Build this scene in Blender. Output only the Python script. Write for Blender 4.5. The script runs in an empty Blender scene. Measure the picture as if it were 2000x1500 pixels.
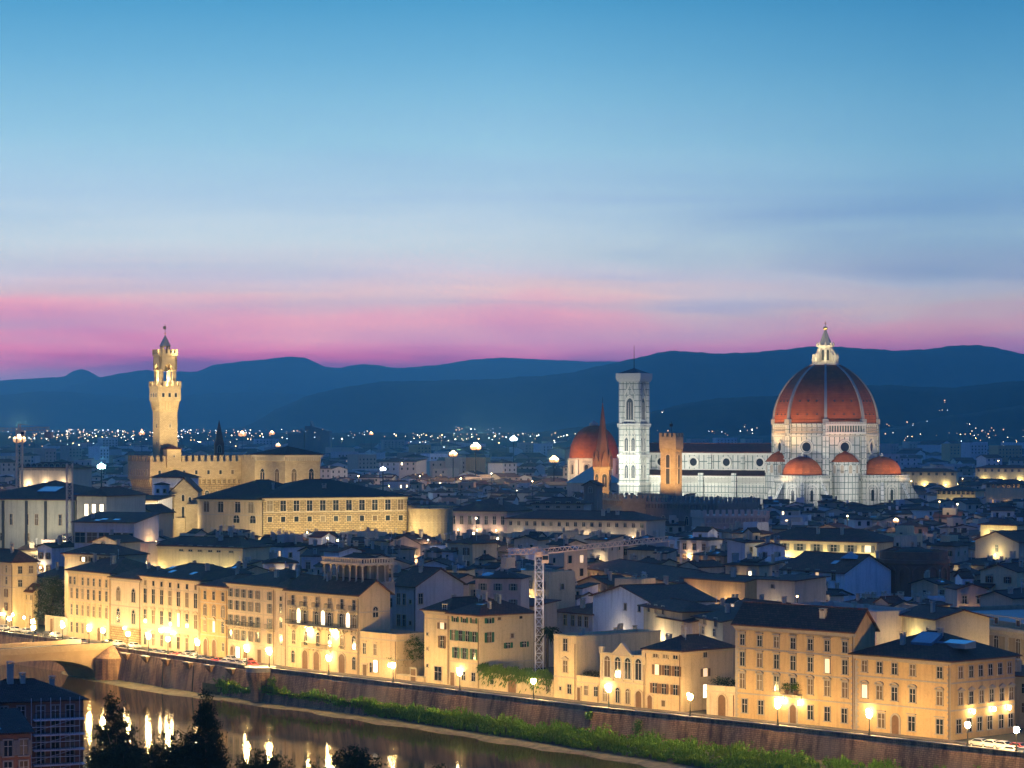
import bpy, math, random
import numpy as np
from mathutils import Vector, Matrix

RND = random.Random(11)
rad = math.radians
S = bpy.context.scene
COL = S.collection
HAZE_D = 8e-5

# ------------------------------------------------------------------ camera
FPX, CX, HY, CH = 5250.0, 1000.0, 835.0, 56.0      # focal length in photo pixels, centre, horizon row, eye height
cam_d = bpy.data.cameras.new('camera')
cam = bpy.data.objects.new('camera', cam_d)
COL.objects.link(cam)
cam.location = (0, 0, CH)
cam.rotation_euler = (rad(90), 0, 0)
cam_d.sensor_width = 36
cam_d.lens = 36 * FPX / 2000
cam_d.shift_y = (HY - 750) / 2000
cam_d.clip_start = 1
cam_d.clip_end = 200000
S.camera = cam

# ------------------------------------------------------------------ world: dusk sky
W = bpy.data.worlds.new('World')
S.world = W
W.use_nodes = True


def s2l(c):
    return tuple((x / 12.92 if x <= .04045 else ((x + .055) / 1.055) ** 2.4) for x in c)


def rgb(r, g, b, a=1):
    return s2l((r / 255, g / 255, b / 255)) + (a,)


class NT:
    """tiny node-tree helper"""
    def __init__(s, tree):
        s.t = tree
        tree.nodes.clear()

    def n(s, kind, **kw):
        nd = s.t.nodes.new(kind)
        for k, v in kw.items():
            if k == 'inp':
                for kk, vv in v.items():
                    if isinstance(vv, tuple) and len(vv) == 2 and hasattr(vv[0], 'outputs'):
                        s.t.links.new(vv[0].outputs[vv[1]], nd.inputs[kk])
                    elif hasattr(vv, 'outputs'):
                        s.t.links.new(vv.outputs[0], nd.inputs[kk])
                    else:
                        nd.inputs[kk].default_value = vv
            else:
                setattr(nd, k, v)
        return nd

    def math(s, op, a, b=0.0, c=0.0):
        return s.n('ShaderNodeMath', operation=op, inp={0: a, 1: b, 2: c})

    def mix(s, fac, a, b, blend='MIX'):
        nd = s.n('ShaderNodeMix', data_type='RGBA', blend_type=blend)
        for sock, v in ((nd.inputs[0], fac), (nd.inputs[6], a), (nd.inputs[7], b)):
            if isinstance(v, tuple) and len(v) == 2 and hasattr(v[0], 'outputs'):
                s.t.links.new(v[0].outputs[v[1]], sock)
            elif hasattr(v, 'outputs'):
                s.t.links.new(v.outputs[2] if v.bl_idname == 'ShaderNodeMix' else v.outputs[0], sock)
            else:
                sock.default_value = v
        return nd

    def ramp(s, fac, stops, interp='LINEAR'):
        nd = s.n('ShaderNodeValToRGB', inp={0: fac})
        cr = nd.color_ramp
        cr.interpolation = interp
        while len(cr.elements) < len(stops):
            cr.elements.new(.5)
        for e, (p, c) in zip(cr.elements, stops):
            e.position = p
            e.color = c
        return nd


nt = NT(W.node_tree)
tc = nt.n('ShaderNodeTexCoord')
sp = nt.n('ShaderNodeSeparateXYZ', inp={0: (tc, 'Generated')})
# azimuth coordinate x/|xy|, so that bands can lean from left to right
hx = nt.math('DIVIDE', (sp, 0), nt.math('MAXIMUM', nt.math('ABSOLUTE', (sp, 1)), .05))
mp = nt.n('ShaderNodeMapping', inp={0: (tc, 'Generated'), 'Rotation': (0, rad(7), 0), 'Scale': (6, 6, 34)})
nz = nt.n('ShaderNodeTexNoise', inp={'Vector': mp, 'Scale': 1.0, 'Detail': 4.0, 'Roughness': .5, 'Distortion': .3})
mp2 = nt.n('ShaderNodeMapping', inp={0: (tc, 'Generated'), 'Rotation': (0, rad(8.5), 0), 'Scale': (2.6, 2.6, 40)})
nz2 = nt.n('ShaderNodeTexNoise', inp={'Vector': mp2, 'Scale': 1.0, 'Detail': 3.0, 'Roughness': .5, 'Distortion': .5})
lowmask = nt.n('ShaderNodeMapRange', inp={0: (sp, 2), 1: .055, 2: .125, 3: 1.0, 4: .0})
wob = nt.math('MULTIPLY', nt.math('MULTIPLY', nt.math('SUBTRACT', (nz, 0), .5), .042), lowmask)
wob2 = nt.math('MULTIPLY', nt.math('MULTIPLY', nt.math('SUBTRACT', (nz2, 0), .5), .030), lowmask)
ele = nt.math('ADD', nt.math('ADD', (sp, 2), wob), wob2)
ele = nt.math('ADD', ele, nt.math('MULTIPLY', hx, nt.math('MULTIPLY', lowmask, .006)))


def ey(py):                                    # photo row -> sine of elevation, scaled to the ramp
    return math.sin(math.atan((HY - py) / FPX)) / .25


rp = nt.ramp(nt.math('DIVIDE', ele, .25), [
    (0.0, rgb(74, 54, 112)),
    (ey(735), rgb(106, 59, 116)),
    (ey(708), rgb(167, 81, 128)),
    (ey(672), rgb(205, 124, 146)),
    (ey(628), rgb(233, 170, 162)),
    (ey(592), rgb(229, 208, 186)),
    (ey(550), rgb(213, 214, 209)),
    (ey(490), rgb(201, 220, 211)),
    (ey(400), rgb(162, 189, 196)),
    (ey(280), rgb(131, 171, 181)),
    (ey(120), rgb(94, 144, 163)),
    (ey(0), rgb(66, 125, 149)),
    (.72, rgb(54, 114, 158)),
    (1.0, rgb(50, 106, 160))])
# thin greyish-violet cloud streaks low on the right
stk = nt.math('MULTIPLY', nt.n('ShaderNodeMapRange', inp={0: (nz2, 0), 1: .45, 2: .66, 3: 0.0, 4: .66}), lowmask)
skyc = nt.mix(stk, rp, rgb(132, 146, 176))
# right side of the sky a little greyer and darker
rdark = nt.n('ShaderNodeMapRange', inp={0: hx, 1: .0, 2: .16, 3: 0.0, 4: 1.0})
skyc = nt.mix(rdark, skyc, nt.mix(1.0, skyc, (.56, .70, .76, 1), 'MULTIPLY'))
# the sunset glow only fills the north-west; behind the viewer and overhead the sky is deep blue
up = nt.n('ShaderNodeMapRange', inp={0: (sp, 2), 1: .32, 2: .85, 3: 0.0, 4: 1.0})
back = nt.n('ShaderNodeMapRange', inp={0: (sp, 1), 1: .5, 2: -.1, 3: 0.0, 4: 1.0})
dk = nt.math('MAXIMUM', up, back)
gain = nt.ramp((sp, 2), [(0.0, (1.0, .66, .60, 1)), (.03, (1.0, .68, .60, 1)), (.07, (.74, .62, .56, 1)), (.12, (.56, .53, .50, 1)), (.16, (.45, .46, .46, 1)), (.28, (.72, .80, .78, 1))])     # low stops offset haze loss; top stop brightens unseen sky to light the haze
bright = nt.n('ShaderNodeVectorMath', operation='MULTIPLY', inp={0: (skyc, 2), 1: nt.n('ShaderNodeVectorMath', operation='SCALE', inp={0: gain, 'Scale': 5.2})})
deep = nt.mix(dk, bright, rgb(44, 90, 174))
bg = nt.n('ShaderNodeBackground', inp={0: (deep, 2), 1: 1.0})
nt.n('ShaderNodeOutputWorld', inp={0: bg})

S.view_settings.view_transform = 'Standard'
S.view_settings.look = 'None'
S.view_settings.exposure = 0
S.view_settings.gamma = 1
S.cycles.use_denoising = True
S.cycles.max_bounces = 6
S.cycles.diffuse_bounces = 3
S.cycles.glossy_bounces = 3
S.cycles.transmission_bounces = 3
S.cycles.volume_bounces = 0
S.cycles.sample_clamp_indirect = 4
S.cycles.caustics_reflective = False
S.cycles.caustics_refractive = False
S.cycles.use_light_tree = True


# ------------------------------------------------------------------ photo <-> place
def at(px, Y):                                  # x of photo column px at distance Y
    return (px - CX) * Y / FPX


def zat(py, Y):                                 # height of photo row py at distance Y
    return CH - (py - HY) * Y / FPX


def ground(px, py, z=0.0):                      # point of height z seen at (px, py)
    Y = (CH - z) * FPX / (py - HY)
    return (at(px, Y), Y)


# ------------------------------------------------------------------ mesh helper
class MB:
    def __init__(s):
        s.v, s.f, s.m = [], [], []

    def add(s, vs, fs, m=0):
        o = len(s.v)
        s.v.extend(vs)
        for f in fs:
            s.f.append([i + o for i in f])
            s.m.append(m)
        return s

    def box(s, x0, x1, y0, y1, z0, z1, m=0):
        if x1 < x0: x0, x1 = x1, x0
        if y1 < y0: y0, y1 = y1, y0
        return s.add([(x0, y0, z0), (x1, y0, z0), (x1, y1, z0), (x0, y1, z0), (x0, y0, z1), (x1, y0, z1), (x1, y1, z1), (x0, y1, z1)],
                     [(0, 3, 2, 1), (4, 5, 6, 7), (0, 1, 5, 4), (1, 2, 6, 5), (2, 3, 7, 6), (3, 0, 4, 7)], m)

    def bar(s, p, q, w, d=None, m=0):           # square bar from p to q
        p, q = Vector(p), Vector(q)
        t = (q - p).normalized()
        a = t.cross(Vector((0, 0, 1)))
        if a.length < .01: a = Vector((1, 0, 0))
        a = a.normalized() * w / 2
        b = t.cross(a).normalized() * (d or w) / 2
        vs = [tuple(c + k) for c in (p, q) for k in (a + b, b - a, -a - b, a - b)]
        return s.add(vs, [(3, 2, 1, 0), (4, 5, 6, 7), (0, 1, 5, 4), (1, 2, 6, 5), (2, 3, 7, 6), (3, 0, 4, 7)], m)

    def tube(s, p, q, r, n=6, r2=None, m=0):
        p, q = Vector(p), Vector(q)
        t = (q - p).normalized()
        a = t.cross(Vector((0, 0, 1)))
        if a.length < .01: a = Vector((1, 0, 0))
        a.normalize()
        b = t.cross(a)
        r2 = r if r2 is None else r2
        vs = [tuple(c + (a * math.cos(6.28319 * k / n) + b * math.sin(6.28319 * k / n)) * rr) for c, rr in ((p, r), (q, r2)) for k in range(n)]
        fs = [(k, (k + 1) % n, n + (k + 1) % n, n + k) for k in range(n)] + [tuple(range(n - 1, -1, -1)), tuple(range(n, 2 * n))]
        return s.add(vs, fs, m)

    def prism(s, poly, z0, z1, m=0):            # vertical prism over a CCW polygon
        n = len(poly)
        vs = [(x, y, z0) for x, y in poly] + [(x, y, z1) for x, y in poly]
        return s.add(vs, [tuple(range(n - 1, -1, -1)), tuple(range(n, 2 * n))] + [(k, (k + 1) % n, n + (k + 1) % n, n + k) for k in range(n)], m)

    def slab(s, poly, y0, y1, m=0):             # polygon in the facade plane (x, z), extruded from y0 (front) to y1
        n = len(poly)
        vs = [(x, y0, z) for x, z in poly] + [(x, y1, z) for x, z in poly]
        return s.add(vs, [tuple(range(n)), tuple(range(2 * n - 1, n - 1, -1))] + [((k + 1) % n, k, n + k, n + (k + 1) % n) for k in range(n)], m)

    def strip(s, a, b, y0, y1, m=0):            # solid band between two open (x, z) lines of equal length: an arch ring
        for k in range(len(a) - 1):
            s.slab([a[k], a[k + 1], b[k + 1], b[k]], y0, y1, m)
        return s

    def lathe(s, prof, n, cx=0, cy=0, ph=0.0, m=0, a0=None, a1=None):
        full = a0 is None
        st = n if full else n + 1
        vs = []
        for r, z in prof:
            for k in range(st):
                a = ph + 2 * math.pi * k / n if full else a0 + (a1 - a0) * k / n
                vs.append((cx + r * math.cos(a), cy + r * math.sin(a), z))
        fs = []
        for i in range(len(prof) - 1):
            for k in range(n):
                k2 = (k + 1) % st
                fs.append((i * st + k, i * st + k2, (i + 1) * st + k2, (i + 1) * st + k))
        if full:
            fs.append(tuple(range(n - 1, -1, -1)))
            fs.append(tuple(range((len(prof) - 1) * st, len(prof) * st)))
        return s.add(vs, fs, m)

    def xf(s, M):                               # transform everything so far
        s.v = [tuple(M @ Vector(v)) for v in s.v]
        return s

    def mesh(s, name, mats, smooth=False):
        me = bpy.data.meshes.new(name)
        me.from_pydata(s.v, [], s.f)
        if not isinstance(mats, (list, tuple)): mats = [mats]
        for k in mats: me.materials.append(k)
        if len(mats) > 1: me.polygons.foreach_set('material_index', np.array(s.m, np.int32))
        auto_uv(me)
        if smooth: me.polygons.foreach_set('use_smooth', np.ones(len(me.polygons), bool))
        me.validate()
        return me

    def build(s, name, mats, parent=None, loc=(0, 0, 0), rz=0.0, smooth=False):
        return obj(name, s.mesh(name, mats, smooth), parent, loc, rz)


def auto_uv(me):                                # metres along the surface, u level, v up the slope
    nl, npoly = len(me.loops), len(me.polygons)
    if not npoly: return
    co = np.empty(len(me.vertices) * 3); me.vertices.foreach_get('co', co); co = co.reshape(-1, 3)
    vi = np.empty(nl, np.int32); me.loops.foreach_get('vertex_index', vi)
    no = np.empty(npoly * 3); me.polygons.foreach_get('normal', no); no = no.reshape(-1, 3)
    tot = np.empty(npoly, np.int32); me.polygons.foreach_get('loop_total', tot)
    t = np.stack([-no[:, 1], no[:, 0], np.zeros(npoly)], 1)
    ln = np.linalg.norm(t, axis=1)
    flat = ln < .2
    t[flat] = (1, 0, 0); ln[flat] = 1
    t /= ln[:, None]
    b = np.cross(no, t)
    b[flat] = (0, 1, 0)
    T, B, P = np.repeat(t, tot, 0), np.repeat(b, tot, 0), co[vi]
    uv = np.stack([(P * T).sum(1), (P * B).sum(1)], 1).astype(np.float32)
    me.uv_layers.new(name='UVMap').data.foreach_set('uv', uv.ravel())


def obj(name, data, parent=None, loc=(0, 0, 0), rz=0.0):
    o = bpy.data.objects.new(name, data)
    COL.objects.link(o)
    o.location = loc
    o.rotation_euler = (0, 0, rz)
    if parent: o.parent = parent
    return o


def tag(o, label=None, cat=None, group=None, kind=None):
    if label: o['label'] = label
    if cat: o['category'] = cat
    if group: o['group'] = group
    if kind: o['kind'] = kind
    return o


def thing(name, label, cat, loc=(0, 0, 0), rz=0.0, group=None):
    return tag(obj(name, None, None, loc, rz), label, cat, group)


KIDS = {}


def copy_tree(o, parent=None):
    c = o.copy()
    COL.objects.link(c)
    c.parent = parent
    for ch in o.children: copy_tree(ch, c)
    return c


# ------------------------------------------------------------------ materials
MATS = {}


def newmat(name):
    m = bpy.data.materials.new(name)
    m.use_nodes = True
    return m, NT(m.node_tree)


def finish(t, col, rough=.85, metal=0.0, bump=None, bstr=.3, bdist=.05, spec=.3, emit=None, estr=0.0):
    p = t.n('ShaderNodeBsdfPrincipled', inp={'Roughness': rough, 'Metallic': metal, 'Specular IOR Level': spec})
    if hasattr(col, 'outputs'):
        t.t.links.new(col.outputs[2] if col.bl_idname == 'ShaderNodeMix' else col.outputs[0], p.inputs['Base Color'])
    else:
        p.inputs['Base Color'].default_value = col
    if bump is not None:
        b = t.n('ShaderNodeBump', inp={'Strength': bstr, 'Distance': bdist, 'Height': bump})
        t.t.links.new(b.outputs[0], p.inputs['Normal'])
    if emit:
        p.inputs['Emission Color'].default_value = emit
        p.inputs['Emission Strength'].default_value = estr
    t.n('ShaderNodeOutputMaterial', inp={0: p})
    return p


def stucco(name, c, var=.5, stain=.55):
    """weathered plaster: blotches, vertical rain streaks, a slightly different tint on each house"""
    m, t = newmat(name)
    g = t.n('ShaderNodeNewGeometry')
    n1 = t.n('ShaderNodeTexNoise', inp={'Vector': (g, 'Position'), 'Scale': .22, 'Detail': 6.0, 'Roughness': .62})
    mp = t.n('ShaderNodeMapping', inp={0: (g, 'Position'), 'Scale': (1.1, 1.1, .09)})
    n2 = t.n('ShaderNodeTexNoise', inp={'Vector': mp, 'Scale': 1.0, 'Detail': 4.0, 'Roughness': .6})
    n3 = t.n('ShaderNodeTexNoise', inp={'Vector': (g, 'Position'), 'Scale': 2.6, 'Detail': 3.0})
    c4 = tuple(c) + (1,)
    dark = tuple(x * .5 for x in c) + (1,)
    lite = tuple(min(x * 1.12 + .02, .85) for x in c) + (1,)
    a = t.mix(t.n('ShaderNodeMapRange', inp={0: (n1, 0), 1: .35, 2: .7, 3: 0.0, 4: var * 1.6}), lite, c4)
    a = t.mix(t.n('ShaderNodeMapRange', inp={0: (n2, 0), 1: .48, 2: .78, 3: 0.0, 4: stain}), a, dark)
    a = t.mix(t.n('ShaderNodeMapRange', inp={0: (n3, 0), 1: .5, 2: .75, 3: 0.0, 4: stain * .5}), a, dark)
    oi = t.n('ShaderNodeObjectInfo')
    a = t.mix(1.0, a, t.ramp((oi, 'Random'), [(0, (.86, .86, .88, 1)), (1, (1.05, 1.03, 1.0, 1))]), 'MULTIPLY')
    finish(t, a, .9, bump=(n3, 0), bstr=.25, bdist=.04)
    return m


def courses(name, c1, c2, mortar, bw, bh, ms=.03, bump=.5, off=.5, stain=.3, rough=.88, var=.5):
    """coursed blocks or panels from the surface's own metre coordinates"""
    m, t = newmat(name)
    uv = t.n('ShaderNodeTexCoord')
    br = t.n('ShaderNodeTexBrick', inp={'Vector': (uv, 'UV'), 'Color1': tuple(c1) + (1,), 'Color2': tuple(c2) + (1,), 'Mortar': tuple(mortar) + (1,),
                                        'Scale': 1.0, 'Mortar Size': ms, 'Mortar Smooth': .1, 'Bias': 0.0, 'Brick Width': bw, 'Row Height': bh})
    br.offset = off
    g = t.n('ShaderNodeNewGeometry')
    n1 = t.n('ShaderNodeTexNoise', inp={'Vector': (g, 'Position'), 'Scale': .3, 'Detail': 6.0, 'Roughness': .65})
    a = t.mix(t.n('ShaderNodeMapRange', inp={0: (n1, 0), 1: .42, 2: .72, 3: 0.0, 4: stain}), br, tuple(x * .4 for x in c1) + (1,))
    finish(t, a, rough, bump=(br, 1), bstr=-bump if False else bump, bdist=-.06)
    return m


def tiles(name, c, rough=.85, pitch=.42):
    """clay roof tiles: rows running down the slope, mottled, lichen patches"""
    m, t = newmat(name)
    uv = t.n('ShaderNodeTexCoord')
    wv = t.n('ShaderNodeTexWave', wave_type='BANDS', bands_direction='X', inp={'Vector': (uv, 'UV'), 'Scale': 1 / pitch / 3.1416 / 2 * 3.1416, 'Distortion': .6, 'Detail': 1.0})
    br = t.n('ShaderNodeTexBrick', inp={'Vector': (uv, 'UV'), 'Color1': tuple(x * .75 for x in c) + (1,), 'Color2': tuple(x * 1.25 for x in c) + (1,),
                                        'Mortar': tuple(x * .45 for x in c) + (1,), 'Scale': 1.0, 'Mortar Size': .05, 'Brick Width': .8, 'Row Height': .5})
    g = t.n('ShaderNodeNewGeometry')
    n1 = t.n('ShaderNodeTexNoise', inp={'Vector': (g, 'Position'), 'Scale': .35, 'Detail': 7.0, 'Roughness': .7})
    a = t.mix(t.n('ShaderNodeMapRange', inp={0: (n1, 0), 1: .45, 2: .75, 3: 0.0, 4: .75}), br, tuple(x * .4 + .01 for x in c) + (1,))
    a = t.mix(.35, a, t.mix((wv, 0), (.35, .35, .35, 1), (1.1, 1.1, 1.1, 1)), 'MULTIPLY')
    oi = t.n('ShaderNodeObjectInfo')
    a = t.mix(1.0, a, t.ramp((oi, 'Random'), [(0, (.6, .62, .7, 1)), (1, (1.25, 1.15, 1.1, 1))]), 'MULTIPLY')
    finish(t, a, rough, bump=(wv, 0), bstr=.6, bdist=.08)
    return m


def plain(name, c, rough=.7, metal=0.0, var=.25, scale=1.5, spec=.3):
    m, t = newmat(name)
    g = t.n('ShaderNodeNewGeometry')
    n1 = t.n('ShaderNodeTexNoise', inp={'Vector': (g, 'Position'), 'Scale': scale, 'Detail': 4.0, 'Roughness': .6})
    a = t.mix((n1, 0), tuple(x * (1 - var) for x in c) + (1,), tuple(min(1, x * (1 + var)) for x in c) + (1,))
    finish(t, a, rough, metal, spec=spec)
    return m


def glow(name, c, strength, base=(.8, .8, .8), sample=False):
    m, t = newmat(name)
    finish(t, tuple(base) + (1,), .4, emit=tuple(c) + (1,), estr=strength)
    m.cycles.emission_sampling = 'AUTO' if sample else 'NONE'
    return m
# ------------------------------------------------------------------ the palette
WALLC = {'cream': (.58, .47, .32), 'pale yellow': (.62, .50, .29), 'ochre': (.55, .38, .18), 'grey': (.52, .52, .52), 'white': (.78, .77, .74),
         'pinkish': (.52, .38, .31), 'buff': (.50, .42, .31), 'brown': (.33, .24, .17), 'sand': (.60, .46, .27)}
WALL = {k: stucco('plaster_' + k.replace(' ', '_'), v) for k, v in WALLC.items()}
STONE_TRIM = plain('trim_stone', (.50, .42, .30), .85)
GREY_TRIM = plain('grey_stone_trim', (.34, .31, .27), .85)
ROOF = tiles('clay_roof_tiles', (.16, .062, .042))
ROOF_GREY = tiles('weathered_roof_tiles', (.09, .05, .042))
DOME_TILE = courses('dome_tiles', (.52, .14, .045), (.40, .10, .035), (.16, .04, .015), 1.3, .7, .08, .7, stain=.75)
RUST = courses('rusticated_stone', (.48, .36, .20), (.30, .22, .12), (.13, .095, .05), 1.3, .6, .075, 1.0, stain=.35)
RUSTBIG = courses('rough_ashlar', (.48, .36, .20), (.34, .25, .14), (.13, .09, .05), 2.0, .8, .09, 1.0, stain=.4)
ASHLAR = courses('warm_ashlar', (.56, .43, .25), (.46, .35, .20), (.26, .19, .11), .95, .42, .03, .7, stain=.4)
BRICK = courses('red_brick', (.34, .13, .07), (.24, .09, .05), (.30, .24, .19), .28, .09, .012, .5, stain=.4)
MARBLE = courses('panelled_marble', (.50, .50, .45), (.40, .41, .37), (.07, .09, .075), 2.7, 4.3, .24, .3, 0.0, stain=.35, rough=.6)
MARBLE_FINE = courses('fine_panelled_marble', (.52, .52, .47), (.40, .42, .38), (.09, .11, .09), 1.9, 2.9, .19, .3, 0.0, stain=.35, rough=.6)
WHITE_STONE = plain('white_marble', (.50, .49, .43), .6, var=.2)
RIB_STONE = plain('rib_stone', (.34, .32, .27), .7)
GREEN_STONE = plain('green_marble', (.07, .11, .09), .6)
DULL_STONE = plain('unfinished_stone', (.36, .30, .22), .9, var=.3)
GLASS = plain('dark_glass', (.018, .02, .025), .12, spec=.5)
LITGLASS = glow('lit_window', (1.0, .66, .32), .9)
LITWHITE = glow('bright_window', (1.0, .84, .55), 3.0)
WHITEWOOD = plain('white_window_frame', (.62, .60, .54), .6)
BROWNWOOD = plain('brown_wood', (.16, .085, .045), .6)
GREENWOOD = plain('green_shutter', (.018, .11, .055), .55)
GREYWOOD = plain('grey_shutter', (.20, .19, .17), .6)
DARKIRON = plain('black_iron', (.03, .03, .032), .5, .5)
ZINC = plain('zinc_sheet', (.20, .24, .30), .45, .4)
BLIND = plain('closed_blind', (.13, .085, .05), .8)
CURTAIN = plain('pale_curtain', (.22, .17, .11), .9)
SKYLIGHT = plain('skylight_glass', (.10, .16, .24), .06, .0, spec=.9)
LEAD = plain('grey_lead', (.30, .31, .29), .6, .2)
COPPER = plain('green_copper_roof', (.22, .34, .30), .7)
DARKSLATE = plain('dark_slate', (.045, .05, .06), .7)
GOLD = plain('gilt_copper', (.75, .50, .18), .3, .9)
BRONZE = plain('bell_bronze', (.22, .20, .12), .5, .6)
ASPHALT = plain('asphalt', (.055, .052, .05), .9, scale=.6)
PAVING = courses('stone_paving', (.24, .21, .18), (.20, .18, .15), (.09, .08, .07), .8, .5, .02, .3)
CRANE_PAINT = plain('crane_paint', (.85, .58, .38), .5)
CRANE_GREY = plain('galvanised_steel', (.62, .62, .64), .5, .2)
CONCRETE = plain('concrete', (.36, .33, .29), .9)
LAMPGLOW = glow('street_lamp_glass', (1.0, .64, .22), 980.0, sample=True)
LAMPHALO = glow('amber_halo_glow', (1.0, .42, .10), 1.3)  # glow colour for the halo painted around the big mast lamps
LAMPWARM = glow('sodium_lamp_glass', (1.0, .62, .24), 22.0)
LAMPWHITE = glow('white_lamp_glass', (.75, .9, 1.0), 14.0)
LAMPGREEN = glow('greenish_lamp_glass', (.55, 1.0, .85), 50.0)
# ------------------------------------------------------------------ the setting: river wall line, ground, hills
NDIR = Vector((.755, .656))                      # from the river into the town
WALLPX = [(185, 1259), (500, 1303), (800, 1338), (1150, 1380), (1500, 1416), (2000, 1471)]
WALLTOP = 1.0
WATER = -7.0
WL = [Vector(ground(px, py, WALLTOP)) for px, py in WALLPX]
ext0 = (WL[0] - WL[1]).normalized()
ext1 = (WL[-1] - WL[-2]).normalized()
WLX = [WL[0] + ext0 * 900] + WL + [WL[-1] + ext1 * 160]


def offset_line(line, d):
    out = []
    for i, p in enumerate(line):
        a = (line[i] - line[i - 1]) if i else (line[1] - line[0])
        b = (line[i + 1] - line[i]) if i < len(line) - 1 else a
        t = (a.normalized() + b.normalized()).normalized()
        n = Vector((-t.y, t.x))                  # line runs left to right (towards the viewer): this points into town
        out.append(p + n * d / max(.5, n.dot(Vector((-b.normalized().y, b.normalized().x)))))
    return out


def on_line(line, px):                           # point of a polyline seen at column px
    k = (px - CX) / FPX
    for a, b in zip(line, line[1:]):
        fa, fb = a.x - k * a.y, b.x - k * b.y
        if fa <= 0 <= fb:
            return a.lerp(b, -fa / (fb - fa))
    return (line[0] if line[0].x - k * line[0].y > 0 else line[-1]).copy()


FAC = offset_line(WLX, 12.0)


def fl(px, setback=0.0):
    p = on_line(FAC if not setback else offset_line(WLX, 12.0 + setback), px)
    return p


def town_depth(p):                               # metres behind the facade line (negative = river side)
    best = None
    for a, b in zip(FAC, FAC[1:]):
        t = (b - a); L = t.length; t = t / L
        s_ = (p - a).dot(t)
        if -1 <= s_ <= L + 1 or best is None:
            n = Vector((-t.y, t.x))
            d = (p - a).dot(n)
            if best is None or abs(d) < abs(best): best = d
    return best


def strip_sheet(name, line_a, za, line_b, zb, mat_, sub=1):
    mb = MB()
    n = len(line_a)
    mb.add([(p.x, p.y, za) for p in line_a] + [(p.x, p.y, zb) for p in line_b],
           [(k, k + 1, n + k + 1, n + k) for k in range(n - 1)])
    return mb.build(name, mat_)


# ground of the town and plain: one sheet from the river wall to the horizon
gm, t = newmat('town_ground')
g = t.n('ShaderNodeNewGeometry')
n1 = t.n('ShaderNodeTexNoise', inp={'Vector': (g, 'Position'), 'Scale': .01, 'Detail': 8.0, 'Roughness': .7})
n2 = t.n('ShaderNodeTexNoise', inp={'Vector': (g, 'Position'), 'Scale': .12, 'Detail': 5.0})
a = t.mix((n1, 0), (.03, .04, .02, 1), (.11, .10, .09, 1))
a = t.mix(t.math('MULTIPLY', (n2, 0), .5), a, (.05, .05, .045, 1))
finish(t, a, .95)
TOWN_GROUND = gm
mb = MB()
edge = offset_line(WLX, .3)
far = [(-12000, 60000), (12000, 60000)]
n = len(edge)
mb.add([(p.x, p.y, -.02) for p in edge] + [(edge[-1].x + 900, edge[-1].y + 300, -.02), (26000, 62000, -.02), (-26000, 62000, -.02), (edge[0].x - 1500, edge[0].y + 400, -.02)],
       [tuple(range(n + 4))])
tag(mb.build('ground', gm), kind='structure')

# road and pavement along the river
tag(strip_sheet('road', offset_line(WLX, 2.4), .02, offset_line(WLX, 9.9), .02, ASPHALT), kind='structure')
for nm, d0, d1 in (('pavement', .35, 2.4), ('pavement', 9.9, 11.9)):
    la, lb = offset_line(WLX, d0), offset_line(WLX, d1)
    n = len(la)
    mb = MB()
    mb.add([(p.x, p.y, .15) for p in la] + [(p.x, p.y, .15) for p in lb] + [(p.x, p.y, 0.0) for p in la] + [(p.x, p.y, 0.0) for p in lb],
           [(k, k + 1, n + k + 1, n + k) for k in range(n - 1)] + [(2 * n + k, 2 * n + k + 1, k + 1, k) for k in range(n - 1)] + [(n + k, n + k + 1, 3 * n + k + 1, 3 * n + k) for k in range(n - 1)])
    tag(mb.build(nm, PAVING), kind='structure')

# river embankment wall: battered face of stained masonry with a parapet
wm, t = newmat('embankment_masonry')
uv = t.n('ShaderNodeTexCoord')
g = t.n('ShaderNodeNewGeometry')
br = t.n('ShaderNodeTexBrick', inp={'Vector': (uv, 'UV'), 'Color1': (.52, .30, .17, 1), 'Color2': (.40, .23, .13, 1), 'Mortar': (.10, .06, .04, 1), 'Scale': 1.0, 'Mortar Size': .03, 'Brick Width': .9, 'Row Height': .36})
mp = t.n('ShaderNodeMapping', inp={0: (g, 'Position'), 'Scale': (.7, .7, .10)})
n2 = t.n('ShaderNodeTexNoise', inp={'Vector': mp, 'Scale': 1.0, 'Detail': 6.0, 'Roughness': .65})
n1 = t.n('ShaderNodeTexNoise', inp={'Vector': (g, 'Position'), 'Scale': .12, 'Detail': 5.0})
a = t.mix(t.n('ShaderNodeMapRange', inp={0: (n2, 0), 1: .40, 2: .66, 3: 0.0, 4: .95}), br, (.085, .045, .04, 1))
a = t.mix(t.n('ShaderNodeMapRange', inp={0: (n1, 0), 1: .5, 2: .75, 3: 0.0, 4: .6}), a, (.50, .34, .20, 1))
finish(t, a, .9, bump=(n2, 0), bstr=.5, bdist=.2)
EMBANK = wm


def wall_strip(mb, line, prof, m=0):              # sweep a (offset from wall line, z) profile along a line
    rows = [offset_line(line, d) for d, z in prof]
    n, k = len(line), len(prof)
    vs = [(rows[j][i].x, rows[j][i].y, prof[j][1]) for i in range(n) for j in range(k)]
    fs = [(i * k + j, i * k + (j + 1) % k, (i + 1) * k + (j + 1) % k, (i + 1) * k + j) for i in range(n - 1) for j in range(k)]
    fs += [tuple(range(k - 1, -1, -1)), tuple(range((n - 1) * k, n * k))]
    mb.add(vs, fs, m)


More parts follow.
